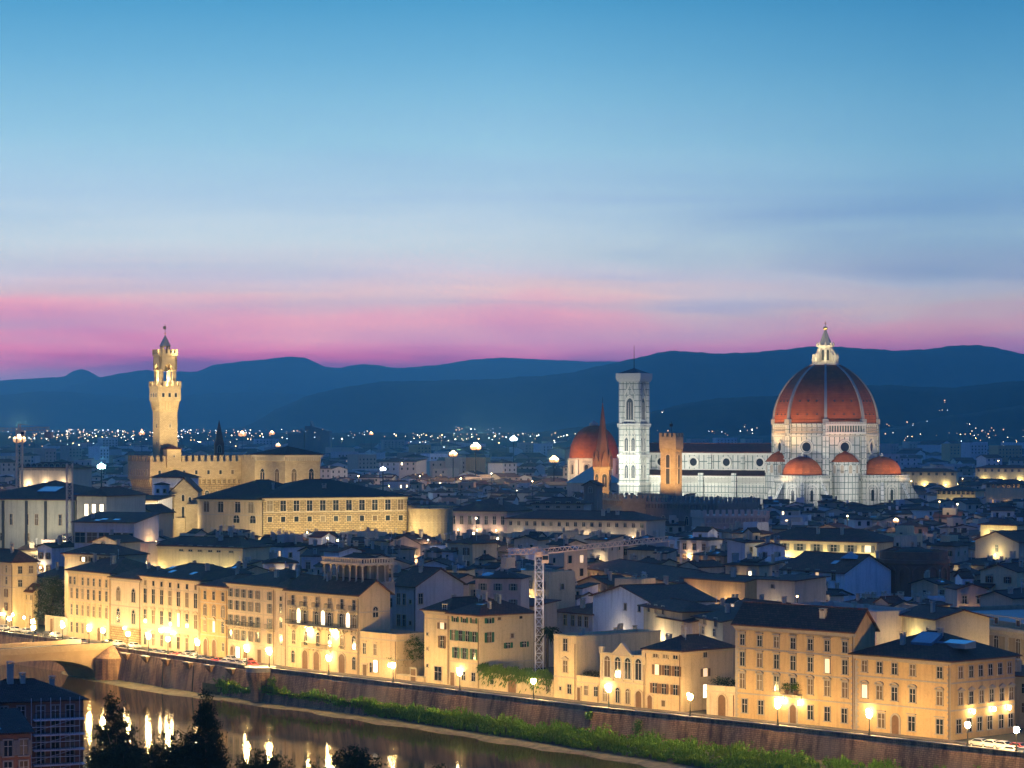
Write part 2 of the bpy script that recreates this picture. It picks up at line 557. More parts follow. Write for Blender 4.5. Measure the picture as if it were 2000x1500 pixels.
wl = thing('river_wall', 'long brown masonry embankment wall with parapet above the green bank', 'wall', (0, 0, 0))
mb = MB()
wall_strip(mb, WLX, [(0.0, .15), (.55, .15), (.55, -9.0), (-1.7, -9.0), (-.1, .0)])
mb.build('wall_face', EMBANK, wl)
mb = MB()
wall_strip(mb, WLX, [(0.05, 1.0), (.45, 1.0), (.45, .16), (.05, .16)])
mb.build('parapet', EMBANK, wl)
mb = MB()
wall_strip(mb, WLX, [(-.08, 1.16), (.56, 1.16), (.56, 1.003), (-.08, 1.003)])
mb.build('coping', GREY_TRIM, wl)

# bank: sloping earth under the reeds, then a sand bar along the water
BANKPX = [(410, 1353), (560, 1372), (700, 1392), (1000, 1440), (1300, 1487), (1700, 1550), (2000, 1600)]
sand_o, sand_i, wall_f = [], [], []
for px, py in BANKPX:
    sand_i.append(Vector(ground(px, py, -6.3)))
    sand_o.append(Vector(ground(px - 12, py + 15, WATER - .05)))
bm_, t = newmat('bank_earth')
g = t.n('ShaderNodeNewGeometry')
n1 = t.n('ShaderNodeTexNoise', inp={'Vector': (g, 'Position'), 'Scale': .5, 'Detail': 6.0})
finish(t, t.mix((n1, 0), (.05, .06, .02, 1), (.15, .12, .06, 1)), .95, bump=(n1, 0), bstr=.5, bdist=.2)
BANK = bm_
sm_, t = newmat('river_sand')
g = t.n('ShaderNodeNewGeometry')
n1 = t.n('ShaderNodeTexNoise', inp={'Vector': (g, 'Position'), 'Scale': .35, 'Detail': 7.0, 'Roughness': .7})
finish(t, t.mix(t.n('ShaderNodeMapRange', inp={0: (n1, 0), 1: .35, 2: .65}), (.06, .055, .03, 1), (.19, .16, .095, 1)), .9, bump=(n1, 0), bstr=.5, bdist=.2)
SAND = sm_
WF = offset_line(WLX, -1.4)
mb = MB()
NB = 60
bank_rows = []
for i in range(NB + 1):
    u = i / NB
    px = 395 + (2150 - 395) * u
    pi = on_line(sand_i, px); po = on_line(sand_o, px); pw = on_line(WF, px)
    w = 1.2 * math.sin(i * 1.7) + .8 * math.sin(i * .63 + 1)
    po = po + Vector((-.7, -.6)) * w
    pi = pi + Vector((-.5, -.5)) * .6 * math.sin(i * 2.3)
    if u < .05:
        po = po.lerp(pw, 1 - u / .05); pi = pi.lerp(pw, 1 - u / .05)
    bank_rows.append((pw, pi, po))
mb.add([q for pw, pi, po in bank_rows for q in ((pw.x, pw.y, -4.1), (pw.lerp(pi, .55).x, pw.lerp(pi, .55).y, -5.0), (pi.x, pi.y, -6.5))],
       [(3 * i + j, 3 * i + j + 1, 3 * i + j + 4, 3 * i + j + 3) for i in range(NB) for j in range(2)])
tag(mb.build('river_bank', BANK), kind='structure')
mb = MB()
mb.add([q for pw, pi, po in bank_rows for q in ((pi.x, pi.y, -6.48), (pi.lerp(po, .6).x, pi.lerp(po, .6).y, -6.72), (po.x, po.y, WATER - .12))],
       [(3 * i + j, 3 * i + j + 1, 3 * i + j + 4, 3 * i + j + 3) for i in range(NB) for j in range(2)])
tag(mb.build('sand_bar', SAND), kind='structure')
# thin silt strip along the wall left of the bank
mb = MB()
ln = [on_line(offset_line(WLX, -1.5), p) for p in (120, 200, 280, 340, 400, 440)]
l2 = [on_line(offset_line(WLX, -1.5 - d), p) for d, p in ((3, 120), (7, 190), (9, 270), (9, 330), (7, 385), (5, 425))]
mb.add([(p.x, p.y, -6.7) for p in ln] + [(p.x, p.y, WATER - .1) for p in l2], [(k, 6 + k, 7 + k, k + 1) for k in range(5)])
tag(mb.build('sand_bar', SAND), kind='structure')

# the river
rm, t = newmat('river_water')
g = t.n('ShaderNodeNewGeometry')
mp = t.n('ShaderNodeMapping', inp={0: (g, 'Position'), 'Rotation': (0, 0, rad(-48)), 'Scale': (.25, .9, 1)})
n1 = t.n('ShaderNodeTexNoise', inp={'Vector': mp, 'Scale': .9, 'Detail': 3.0, 'Roughness': .5})
n2 = t.n('ShaderNodeTexNoise', inp={'Vector': (g, 'Position'), 'Scale': .04, 'Detail': 2.0})
p = t.n('ShaderNodeBsdfPrincipled', inp={'Base Color': (.06, .04, .022, 1), 'IOR': 1.333, 'Specular IOR Level': .5})
t.t.links.new(t.n('ShaderNodeMapRange', inp={0: (n2, 0), 1: .35, 2: .7, 3: .04, 4: .10}).outputs[0], p.inputs['Roughness'])
b = t.n('ShaderNodeBump', inp={'Strength': .16, 'Distance': .05, 'Height': (n1, 0)})
t.t.links.new(b.outputs[0], p.inputs['Normal'])
t.n('ShaderNodeOutputMaterial', inp={0: p})
WATERM = rm
mb = MB()
wf = offset_line(WLX, .2)
nb = offset_line(WLX, -175)
n = len(wf)
mb.add([(q.x, q.y, WATER) for q in wf] + [(q.x, q.y, WATER) for q in nb], [(k, n + k, n + k + 1, k + 1) for k in range(n - 1)])
tag(mb.build('river', rm), kind='structure')
# near bank: the hillside the photograph was taken from
nr = offset_line(WLX, -110)
mb = MB()
nn = len(nr)
p2 = [q - NDIR * 40 for q in nr]
p3 = [q - NDIR * 700 for q in nr]
mb.add([(q.x, q.y, -7.3) for q in nr] + [(q.x, q.y, 0.0) for q in p2] + [(q.x, q.y, 2.0) for q in p3],
       [(k, nn + k, nn + k + 1, k + 1) for k in range(nn - 1)] + [(nn + k, 2 * nn + k, 2 * nn + k + 1, nn + k + 1) for k in range(nn - 1)])
tag(mb.build('near_bank', BANK), kind='structure')

# ------------------------------------------------------------------ hills
hm, t = newmat('wooded_hillside')
g = t.n('ShaderNodeNewGeometry')
n1 = t.n('ShaderNodeTexNoise', inp={'Vector': (g, 'Position'), 'Scale': .008, 'Detail': 10.0, 'Roughness': .65})
finish(t, t.mix(t.n('ShaderNodeMapRange', inp={0: (n1, 0), 1: .35, 2: .7}), (.018, .028, .018, 1), (.06, .065, .035, 1)), .95)
HILL = hm


from mathutils.bvhtree import BVHTree
HILLS = []


def on_hill(px, py):                             # point just in front of the hillside seen at (px, py)
    d = Vector(((px - CX) / FPX, 1, (HY - py) / FPX))
    hits = [h for h in (b.ray_cast(Vector((0, 0, CH)), d)[0] for b in HILLS) if h]
    return min(hits, key=lambda q: q.y) * .996 + Vector((0, 0, .2)) if hits else None


def ridge(name, D, prof, width=.32, seed=1, rough=1.0):
    """a real range of hills: crest line at distance D, slopes falling to the plain on both sides"""
    r = random.Random(seed)
    pxs = np.arange(-1500, 3501, 7.0)
    py = np.interp(pxs, [p[0] for p in prof], [p[1] for p in prof])
    ph = [r.uniform(0, 6.28) for _ in range(6)]
    for k, (w, amp) in enumerate(((.021, .9), (.045, .6), (.09, .5), (.21, .45), (.37, .3))):
        py = py + rough * amp * np.sin(pxs * w + ph[k])
    H = np.maximum(zat(py, D), -5)
    slopes = [(-width, 0.0), (-.75 * width, .10), (-.5 * width, .33), (-.28 * width, .62), (-.1 * width, .9), (0, 1.0), (.12 * width, .85), (.5 * width, .3), (width, -.02)]
    vs = []
    for j, (dy, hh) in enumerate(slopes):
        for i, px in enumerate(pxs):
            Y = D * (1 + dy)
            spur = 1 + .22 * math.sin(px * .013 + ph[4] + j * .4) * math.sin(px * .031 + ph[5]) * (1 if 0 < j < 4 else 0)
            h = H[i] * hh * (spur if hh < .95 else 1)
            vs.append((at(px, D), Y, h if hh > 0 else -12))
    n = len(pxs)
    fs = [(j * n + i, j * n + i + 1, (j + 1) * n + i + 1, (j + 1) * n + i) for j in range(len(slopes) - 1) for i in range(n - 1)]
    HILLS.append(BVHTree.FromPolygons([Vector(v) for v in vs], fs))
    o = MB().add(vs, fs).build(name, HILL, smooth=True)
    return tag(o, kind='structure')


ridge('far_mountains', 18000, [(-700, 740), (0, 743), (60, 739), (125, 736), (142, 725), (160, 722), (172, 725), (192, 736), (260, 745), (700, 760), (2700, 770)], 0.1, 3, .6)
ridge('mountains', 16300, [(-700, 780), (100, 765), (190, 738), (230, 729), (285, 723), (318, 728), (345, 726), (385, 726), (418, 713), (470, 705), (540, 699), (572, 697), (598, 699), (632, 716), (660, 719), (705, 712), (735, 712), (770, 718),
                           (850, 714), (880, 709), (925, 702), (1000, 699), (1075, 702), (1140, 706), (1200, 706), (1300, 712), (1700, 730), (2700, 760)], 0.12, 5, .7)
ridge('left_foothills', 13500, [(-700, 780), (0, 771), (60, 766), (130, 765), (200, 772), (300, 778), (420, 768), (520, 766), (640, 772), (760, 790), (900, 815), (1000, 835), (2700, 836)], 0.12, 7, .8)
ridge('hills', 9800, [(-700, 840), (380, 840), (470, 836), (500, 822), (540, 797), (590, 777), (640, 763), (700, 752), (760, 745), (830, 742), (900, 742), (960, 741), (1050, 735), (1110, 727), (1170, 715), (1230, 702), (1280, 691), (1320, 686),
                      (1400, 689), (1450, 689), (1500, 685), (1560, 680), (1620, 677), (1680, 679), (1740, 684), (1800, 682), (1850, 678), (1905, 674), (1950, 679), (1985, 688), (2040, 705), (2200, 740), (2700, 800)], 0.09, 9, 1.1)
ridge('lower_hills', 5700, [(-700, 845), (1050, 845), (1180, 828), (1280, 803), (1340, 788), (1400, 779), (1460, 774), (1520, 772), (1600, 765), (1680, 754), (1740, 751), (1800, 755), (1860, 757), (1930, 750), (2000, 744), (2100, 735), (2700, 760)], 0.07, 13, .8)
ridge('near_hills', 5000, [(-700, 850), (1600, 850), (1720, 838), (1790, 826), (1850, 812), (1900, 806), (1950, 798), (2000, 788), (2100, 770), (2700, 740)], 0.07, 17, 1.0)
# ------------------------------------------------------------------ windows, shared by all buildings
def arc_pts(w, zs, rise, n=10):                   # arch head from the right springing to the left: rise = w/2 is round
    a, out = w / 2, []
    if rise > a * 1.02:                           # pointed
        Rr = (a * a + rise * rise) / (2 * a)
        th = math.asin(rise / Rr)
        h = n // 2
        for k in range(h + 1):
            t_ = th * k / h
            out.append((Rr * math.cos(t_) - (Rr - a), zs + Rr * math.sin(t_)))
        out += [(-x, z) for x, z in reversed(out[:-1])]
    else:
        for k in range(n + 1):
            t_ = math.pi * k / n
            out.append((a * math.cos(t_), zs + rise * math.sin(t_)))
    return out


def arch_poly(w, h, rise=None, n=10):
    rise = w / 2 if rise is None else rise
    return [(-w / 2, 0), (w / 2, 0)] + arc_pts(w, h - rise, rise, n)


def arch_ring(mb, w, h, th, y0, y1, rise=None, m=0, n=10, legs=True):
    rise = w / 2 if rise is None else rise
    a = arc_pts(w, h - rise, rise, n)
    b = arc_pts(w + 2 * th, h - rise, rise * (1 + 2 * th / w), n)
    if legs:
        a = [(w / 2, 0)] + a + [(-w / 2, 0)]
        b = [(w / 2 + th, 0)] + b + [(-w / 2 - th, 0)]
    mb.strip(a, b, y0, y1, m)


WCACHE = {}
FOOT = []                                         # footprints already built on: corner, direction, width, depth
LIMITS = []                                       # (px0, px1, Y, row): nothing nearer than Y may rise above that photo row



def window_meshes(kind, w, h, trim, shutter, lit):
    key = (kind, round(w, 2), round(h, 2), trim, shutter, lit)
    if key in WCACHE: return WCACHE[key]
    tm = {'stone': STONE_TRIM, 'grey': GREY_TRIM, 'white': WHITE_STONE, 'brick': BRICK}[trim]
    sm = {'green': GREENWOOD, 'brown': BROWNWOOD, 'grey': GREYWOOD, None: None}[shutter]
    gl = {0: GLASS, 1: LITGLASS, 2: LITWHITE}[lit]
    fr, pn, sh = MB(), MB(), []
    t = .20
    arched = kind in ('arch', 'arch_ped', 'pointed')
    if arched:
        rise = w / 2 if kind != 'pointed' else w * .8
        arch_ring(fr, w, h, t, -.13, .0, rise)
        pn.slab(arch_poly(w, h, rise), -.03, 0.0)
        if kind == 'arch_ped':
            arch_ring(fr, w + .5, .36 + (w + .5) * .22, .22, -.34, 0, (w + .5) * .22, legs=False)
            fr.v[-(len(fr.v)):] = fr.v
    elif kind == 'bifora':
        rise = w * .62
        arch_ring(fr, w, h, t, -.14, 0, rise)
        pn.slab(arch_poly(w, h, rise), -.02, 0)
        for s_ in (-1, 1):
            q = MB()
            arch_ring(q, w / 2 - .12, h * .78, .08, -.08, -.02, (w / 2 - .12) * .7)
            q.xf(Matrix.Translation((s_ * w / 4, 0, 0)))
            fr.add(q.v, q.f)
        fr.tube((0, -.1, 0), (0, -.1, h * .62), .09, 6)
    else:
        fr.box(-w / 2 - t, -w / 2, -.12, 0, 0, h)
        fr.box(w / 2, w / 2 + t, -.12, 0, 0, h)
        fr.box(-w / 2 - t, w / 2 + t, -.13, 0, h, h + t)
        pn.box(-w / 2, w / 2, -.03, 0, 0, h)
    zt = h + t
    if kind == 'lintel':
        fr.box(-w / 2 - t - .12, w / 2 + t + .12, -.38, 0, zt + .18, zt + .36)
    if kind == 'seg':                             # segmental pediment
        ww = w + 2 * t + .35
        a = arc_pts(ww, zt + .22, ww * .24, 8); b = arc_pts(ww - .4, zt + .22, ww * .24 - .2, 8)
        fr.strip(b, a, -.40, 0)
        fr.box(-ww / 2, ww / 2, -.36, 0, zt + .05, zt + .24)
    if kind == 'ped':                             # triangular pediment
        ww = w + 2 * t + .35
        fr.slab([(-ww / 2, zt + .1), (ww / 2, zt + .1), (ww / 2, zt + .28), (0, zt + .28 + ww * .24), (-ww / 2, zt + .28)], -.38, 0)
    if kind == 'arch_ped':
        ww = w + 2 * t + .3
        fr2 = MB()
        a = arc_pts(ww, h + .30, ww * .22, 8); b = arc_pts(ww - .4, h + .30, ww * .22 - .2, 8)
        fr.strip(b, a, -.42, 0)
        fr.box(-ww / 2, ww / 2, -.34, 0, h + .14, h + .32)
    if kind not in ('door', 'arch_door'):
        fr.box(-w / 2 - t - .1, w / 2 + t + .1, -.28, 0, -.16, 0)
    bars = MB()
    if not arched and kind != 'bifora' and not lit and kind != 'plain_small':
        bars.box(-.035, .035, -.06, -.03, 0.02, h - .02)
        bars.box(-w / 2, w / 2, -.055, -.03, h * .62 - .03, h * .62 + .03)
    elif kind == 'arch' or kind == 'arch_ped':
        bars.box(-.04, .04, -.06, -.03, .02, h * .9)
        bars.box(-w / 2 + .02, w / 2 - .02, -.055, -.03, h - w / 2 - .04, h - w / 2 + .04)
    if sm:
        for s_ in (-1, 1):
            q = MB()
            x0, x1 = w / 2 + .03, w / 2 + .03 + w * .5
            q.box(x0, x1, -.2, -.14, .03, h - .02)
            for k in range(6):
                zz = .1 + k * (h - .2) / 6
                q.box(x0 + .05, x1 - .05, -.23, -.2, zz, zz + (h - .2) / 9)
            if s_ < 0: q.v = [(-x, y, z) for x, y, z in q.v]; q.f = [f[::-1] for f in q.f]
            sh.append(q.mesh('shutter', sm))
    WCACHE[key] = (fr.mesh('window', tm), pn.mesh('pane', gl), bars.mesh('sash', WHITEWOOD) if bars.v else None, sh)
    return WCACHE[key]


def window(parent, x, y, z, rz, kind, w, h, trim='stone', shutter=None, lit=0, name='window'):
    fr, pn, bars, sh = window_meshes(kind, w, h, trim, shutter, lit)
    o = obj(name, fr, parent, (x, y, z), rz)
    v = random.Random(int(x * 37 + z * 101 + o.location.y * 13 + len(bpy.data.objects))).random()
    if not lit and v < .34 and trim != 'none':                         # some blinds are shut, some curtains drawn
        k = ('pv', pn.name, v < .26)
        if k not in WCACHE:
            WCACHE[k] = pn.copy(); WCACHE[k].materials[0] = BLIND if v < .26 else CURTAIN
        pn = WCACHE[k]
    obj('pane', pn, o)
    if bars: obj('sash', bars, o)
    for q in sh: obj('shutter', q, o)
    if lit: o['label'] = 'window lit warmly from inside'
    return o


def chimney(parent, x, y, z, h=1.6, w=.8, d=.6):
    key = ('chimney', round(h, 1), w, d)
    if key not in WCACHE:
        mb = MB()
        mb.box(-w / 2, w / 2, -d / 2, d / 2, -1.2, h)
        mb.box(-w / 2 - .1, w / 2 + .1, -d / 2 - .1, d / 2 + .1, h, h + .12)
        for s_ in (-1, 1): mb.box(s_ * w / 2 - .06 * (1 + s_), s_ * w / 2 + .06 * (1 - s_), -d / 2, d / 2, h + .12, h + .45)
        mb.box(-w / 2 - .12, w / 2 + .12, -d / 2 - .12, d / 2 + .12, h + .45, h + .55)
        WCACHE[key] = mb.mesh('chimney', WALL['buff'])
    return obj('chimney', WCACHE[key], parent, (x, y, z))


def aerial(parent, x, y, z, h=2.4):
    key = ('aerial',)
    if key not in WCACHE:
        mb = MB()
        mb.tube((0, 0, -.8), (0, 0, 2.6), .035, 5)
        for k in range(4): mb.tube((-.5 + k * .06, 0, 2.1 + .14 * k), (.5 - k * .06, 0, 2.1 + .14 * k), .02, 4)
        WCACHE[key] = mb.mesh('aerial', CRANE_GREY)
    return obj('aerial', WCACHE[key], parent, (x, y, z))


def roof_mesh(x0, x1, y0, y1, z, rise, kind, o=.7, t=.22):
    """tiled roof over a rectangle; returns (MB, function giving the roof height at a point)"""
    mb = MB()
    X0, X1, Y0, Y1 = x0 - o, x1 + o, y0 - o, y1 + o
    w, d = X1 - X0, Y1 - Y0
    zl = z - .02
    if kind == 'hip':
        s_ = min(w, d) / 2
        if w >= d: A, B = (X0 + s_, (Y0 + Y1) / 2, z + rise), (X1 - s_, (Y0 + Y1) / 2, z + rise)
        else: A, B = ((X0 + X1) / 2, Y0 + s_, z + rise), ((X0 + X1) / 2, Y1 - s_, z + rise)
        c = [(X0, Y0, z), (X1, Y0, z), (X1, Y1, z), (X0, Y1, z)]
        b = [(q[0], q[1], q[2] - t) for q in c]
        vs = c + b + [A, B]
        side = [(0, 4, 5, 1), (1, 5, 6, 2), (2, 6, 7, 3), (3, 7, 4, 0), (7, 6, 5, 4)]
        if w >= d: tops = [(0, 1, 9, 8), (1, 2, 9), (2, 3, 8, 9), (3, 0, 8)]
        else: tops = [(0, 1, 8), (1, 2, 9, 8), (2, 3, 9), (3, 0, 8, 9)]
        if abs(w - d) < .02: tops = [(0, 1, 8), (1, 2, 8), (2, 3, 8), (3, 0, 8)]
        mb.add(vs, tops + side)
        # ridge tiles
        for p, q in ((A, B),) if abs(w - d) > .4 else (): mb.bar(p, q, .3, .25)
        def hz_(x, y): return z + rise * max(0, min(1, min(x - X0, X1 - x, y - Y0, Y1 - y) / s_))
    elif kind == 'gable_x':                       # ridge along x: gables at the sides
        ym = (Y0 + Y1) / 2
        prof = [(Y0, z), (ym, z + rise), (Y1, z), (Y1, z - t), (ym, z + rise - t), (Y0, z - t)]
        vs = [(X, a_, b_) for X in (X0, X1) for a_, b_ in prof]
        mb.add(vs, [(k, 6 + k, 6 + (k + 1) % 6, (k + 1) % 6) for k in range(6)] + [(0, 1, 4, 5), (1, 2, 3, 4), (11, 10, 7, 6), (10, 9, 8, 7)])
        mb.f = [f[::-1] for f in mb.f]
        mb.bar((X0, ym, z + rise), (X1, ym, z + rise), .3, .25)
        def hz_(x, y): return z + rise * (1 - abs(y - ym) / (d / 2))
    elif kind == 'gable_y':                       # ridge along y: gable to the front
        xm = (X0 + X1) / 2
        prof = [(X0, z), (xm, z + rise), (X1, z), (X1, z - t), (xm, z + rise - t), (X0, z - t)]
        vs = [(a_, Y, b_) for Y in (Y0, Y1) for a_, b_ in prof]
        mb.add(vs, [(k, 6 + k, 6 + (k + 1) % 6, (k + 1) % 6) for k in range(6)] + [(5, 4, 1, 0), (4, 3, 2, 1), (6, 7, 10, 11), (7, 8, 9, 10)])
        mb.bar((xm, Y0, z + rise), (xm, Y1, z + rise), .3, .25)
        def hz_(x, y): return z + rise * (1 - abs(x - xm) / (w / 2))
    elif kind == 'shed':                          # rising to the back
        prof = [(Y0, z), (Y1, z + rise), (Y1, z + rise - t), (Y0, z - t)]
        vs = [(X, a_, b_) for X in (X0, X1) for a_, b_ in prof]
        mb.add(vs, [((k + 1) % 4, 4 + (k + 1) % 4, 4 + k, k) for k in range(4)] + [(0, 1, 2, 3), (7, 6, 5, 4)])
        def hz_(x, y): return z + rise * (y - Y0) / d
    else:                                         # flat terrace
        mb.box(x0 + .25, x1 - .25, y0 + .25, y1 - .25, z - .3, z + .02)
        def hz_(x, y): return z
    return mb, hz_


def wall_mesh(x0, x1, y0, y1, h, kind, rise, o=.7, base=0.0):
    mb = MB()
    if kind == 'gable_x':
        k = rise * (1 - 0) ; s_ = rise / ((y1 - y0) / 2 + o)
        mb.add([(X, Y, Z) for X in (x0, x1) for Y, Z in ((y0, base), (y1, base), (y1, h + s_ * o - .2), ((y0 + y1) / 2, h + rise - .2), (y0, h + s_ * o - .2))],
               [(0, 4, 3, 2, 1), (5, 6, 7, 8, 9), (0, 5, 9, 4), (6, 1, 2, 7)])
    elif kind == 'gable_y':
        s_ = rise / ((x1 - x0) / 2 + o)
        mb.add([(X, Y, Z) for Y in (y0, y1) for X, Z in ((x0, base), (x1, base), (x1, h + s_ * o - .2), ((x0 + x1) / 2, h + rise - .2), (x0, h + s_ * o - .2))],
               [(0, 1, 2, 3, 4), (9, 8, 7, 6, 5), (5, 0, 4, 9), (1, 6, 7, 2)])
    elif kind == 'shed':
        k = rise / (y1 - y0 + 2 * o)
        za, zb = h + k * o - .2, h + rise - k * o - .2
        mb.add([(x0, y0, base), (x1, y0, base), (x1, y1, base), (x0, y1, base), (x0, y0, za), (x1, y0, za), (x1, y1, zb), (x0, y1, zb)],
               [(0, 1, 5, 4), (1, 2, 6, 5), (2, 3, 7, 6), (3, 0, 4, 7)])
    elif kind == 'flat':
        mb.box(x0, x1, y0, y1, base, h)
        for a_ in ((x0, x1, y0, y0 + .25), (x0, x1, y1 - .25, y1), (x0, x0 + .25, y0 + .25, y1 - .25), (x1 - .25, x1, y0 + .25, y1 - .25)):
            mb.box(*a_, h + .001, h + .9)
    else:
        mb.box(x0, x1, y0, y1, base, h - .05)
    return mb


def building(name, label, cat, L, R, h, depth, wall='cream', roof='hip', rise=None, rows=(), side=(), left=(), courses_at=(), cornice=True, trim='stone',
             chimneys=1, over=.8, group=None, roofm=None, base=0.0, quoins=False, aerials=0, skylights=0):
    """a rectangular building whose front runs from L to R (left to right as seen), depth metres to the back.
    rows: (z of the sill, kind, w, h, list of x fractions or a count, dict(options))"""
    L, R = Vector(L[:2]), Vector(R[:2])
    d = R - L
    Wd = d.length
    FOOT.append((L.x, L.y, d.x / Wd, d.y / Wd, Wd, depth))
    rz = math.atan2(d.y, d.x)
    t = thing(name, label, cat, (L.x, L.y, 0), rz, group)
    rise = rise if rise is not None else .24 * min(Wd, depth)
    wm_ = WALL[wall] if isinstance(wall, str) else wall
    wall_mesh(0, Wd, 0, depth, h, roof, rise, over, base).build('wall', wm_, t)
    rmb, hz_ = roof_mesh(0, Wd, 0, depth, h, rise, roof, over)
    ro = rmb.build('roof', roofm or (ROOF if roof != 'flat' else CONCRETE), t)
    tm = {'stone': STONE_TRIM, 'grey': GREY_TRIM, 'white': WHITE_STONE}[trim]
    if cornice and roof != 'flat':
        mb = MB()
        mb.box(-.35, Wd + .35, -.35, -.003, h - .62, h - .24)
        mb.box(-.18, Wd + .18, -.18, -.003, h - .95, h - .625)
        mb.box(Wd + .003, Wd + .35, 0, depth, h - .62, h - .24) if roof in ('hip', 'gable_y') else None
        mb.build('cornice', tm, t)
    for zc in courses_at:
        mb = MB()
        mb.box(-.02, Wd + .08, -.12, -.003, zc - .14, zc + .14)
        mb.box(Wd + .003, Wd + .1, 0.0, depth, zc - .14, zc + .14)
        mb.build('string_course', tm, t)
    if quoins:
        for sx, x0 in ((1, Wd), (-1, 0)):
            mb = MB()
            z_, k = base, 0
            mb.box(x0 - sx * .4, x0 + sx * .03, -.05, -.003, base, h - 1.2)
            while z_ < h - 1.6:
                mb.box(x0 - sx * (.75 if k % 2 else .5), x0 + sx * .06, -.08, -.053, z_, z_ + .42)
                z_ += .5; k += 1
            mb.build('quoin', tm, t)
    for face, rws in (('front', rows), ('side', side), ('left', left)):
        span = Wd if face == 'front' else depth
        for row in rws:
            z_, kind, w_, h_, xs = row[:5]
            op = dict(row[5]) if len(row) > 5 else {}
            lits = op.pop('lit_at', {})
            balc = op.pop('balcony', None)
            nm = op.pop('name', 'window')
            if isinstance(xs, int): xs = [(k + .5) / xs for k in range(xs)]
            op.setdefault('trim', trim)
            for k, fx in enumerate(xs):
                o_ = dict(op)
                if k in lits: o_['lit'] = lits[k]
                if nm == 'door': o_['name'] = 'door'
                if face == 'front': X, Y, a_ = fx * span, 0, 0
                elif face == 'side': X, Y, a_ = Wd, fx * span, rad(90)
                else: X, Y, a_ = 0, (1 - fx) * span, rad(-90)
                if nm == 'door': door(t, X, Y, z_, a_, kind, w_, h_, op['trim'])
                else: window(t, X, Y, z_, a_, kind, w_, h_, **o_)
                if balc and face == 'front': balcony(t, X, z_ - .1, w_ + balc)
    r = random.Random(int(abs(L.x * 7 + L.y * 13)))
    for k in range(chimneys):
        x, y = r.uniform(.12, .88) * Wd, r.uniform(.2, .75) * depth
        chimney(t, x, y, hz_(x, y), r.choice((1.0, 1.3, 1.7)), r.choice((.7, .9, 1.3)))
    for k in range(aerials):
        x, y = r.uniform(.12, .88) * Wd, r.uniform(.2, .75) * depth
        aerial(t, x, y, hz_(x, y))
    t['_w'] = Wd
    for k in range(skylights):
        x, y = r.uniform(.2, .8) * Wd, depth * r.uniform(.14, .3)
        a_, b_ = hz_(x, y - .8), hz_(x, y + .8)
        mb = MB(); mb.add([(x - 1, y - .8, a_ + .06), (x + 1, y - .8, a_ + .06), (x + 1, y + .8, b_ + .06), (x - 1, y + .8, b_ + .06),
                           (x - 1, y - .8, a_ - .1), (x + 1, y - .8, a_ - .1), (x + 1, y + .8, b_ - .1), (x - 1, y + .8, b_ - .1)],
                          [(0, 1, 2, 3), (0, 4, 5, 1), (1, 5, 6, 2), (2, 6, 7, 3), (3, 7, 4, 0)])
        mb.build('skylight', SKYLIGHT, t)
    return t, Wd, hz_


def door(parent, x, y, z, rz, kind, w, h, trim='stone'):
    key = ('door', kind, w, h, trim)
    if key not in WCACHE:
        tm = {'stone': STONE_TRIM, 'grey': GREY_TRIM, 'white': WHITE_STONE}[trim]
        fr, lf = MB(), MB()
        if kind == 'arch':
            arch_ring(fr, w, h, .35, -.18, 0)
            lf.slab(arch_poly(w, h), -.05, 0)
        else:
            fr.box(-w / 2 - .25, -w / 2, -.16, 0, 0, h); fr.box(w / 2, w / 2 + .25, -.16, 0, 0, h); fr.box(-w / 2 - .35, w / 2 + .35, -.24, 0, h, h + .35)
            lf.box(-w / 2, w / 2, -.05, 0, 0, h)
        for s_ in (-1, 1):
            for k in range(3):
                a_, b_ = .12 + k * h * .24, .12 + (k + 1) * h * .24 - .12
                lf.box(s_ * w * .25 - w * .17, s_ * w * .25 + w * .17, -.08, -.05, a_, b_)
        WCACHE[key] = (fr.mesh('door_frame', tm), lf.mesh('door', BROWNWOOD))
    fr, lf = WCACHE[key]
    o = obj('door', lf, parent, (x, y, z), rz)
    obj('door_frame', fr, o)
    return o


def balcony(parent, x, z, w, y=0.0, dep=.95):
    key = ('balc', round(w, 1), dep)
    if key not in WCACHE:
        sl, ra = MB(), MB()
        sl.box(-w / 2, w / 2, -dep, -.003, -.2, 0)
        n = max(2, int(w / 1.6))
        for k in range(n + 1):
            xx = -w / 2 + .2 + k * (w - .4) / n
            sl.slab([(xx - .12, -.2), (xx - .12, -.75), (xx + .12, -.75), (xx + .12, -.2)], -.45, -.003)
        ra.box(-w / 2 + .04, w / 2 - .04, -dep + .03, -dep + .09, .95, 1.02)
        for s_ in (-1, 1): ra.box(s_ * (w / 2 - .06) - .03, s_ * (w / 2 - .06) + .03, -dep + .09, -.003, .95, 1.02)
        k = -w / 2 + .1
        while k < w / 2 - .05:
            ra.box(k - .018, k + .018, -dep + .04, -dep + .08, 0, .95); k += .22
        WCACHE[key] = (sl.mesh('balcony', STONE_TRIM), ra.mesh('railing', DARKIRON))
    s_, r_ = WCACHE[key]
    o = obj('balcony', s_, parent, (x, y, z))
    obj('railing', r_, o)
    return o


def point(parent, loc, power, color, radius=.25, name='lamp_light'):
    ld = bpy.data.lights.new(name, 'POINT')
    ld.energy = power
    ld.color = color
    ld.shadow_soft_size = radius
    return obj(name, ld, parent, loc)


def spot(name, loc, target, power, color, angle=70, blend=.6, radius=.6, parent=None):
    ld = bpy.data.lights.new(name, 'SPOT')
    ld.energy = power
    ld.color = color
    ld.spot_size = rad(angle)
    ld.spot_blend = blend
    ld.shadow_soft_size = radius
    o = obj(name, ld, None, loc)
    dv = Vector(target) - Vector(loc)
    o.rotation_euler = dv.to_track_quat('-Z', 'Y').to_euler()
    return o
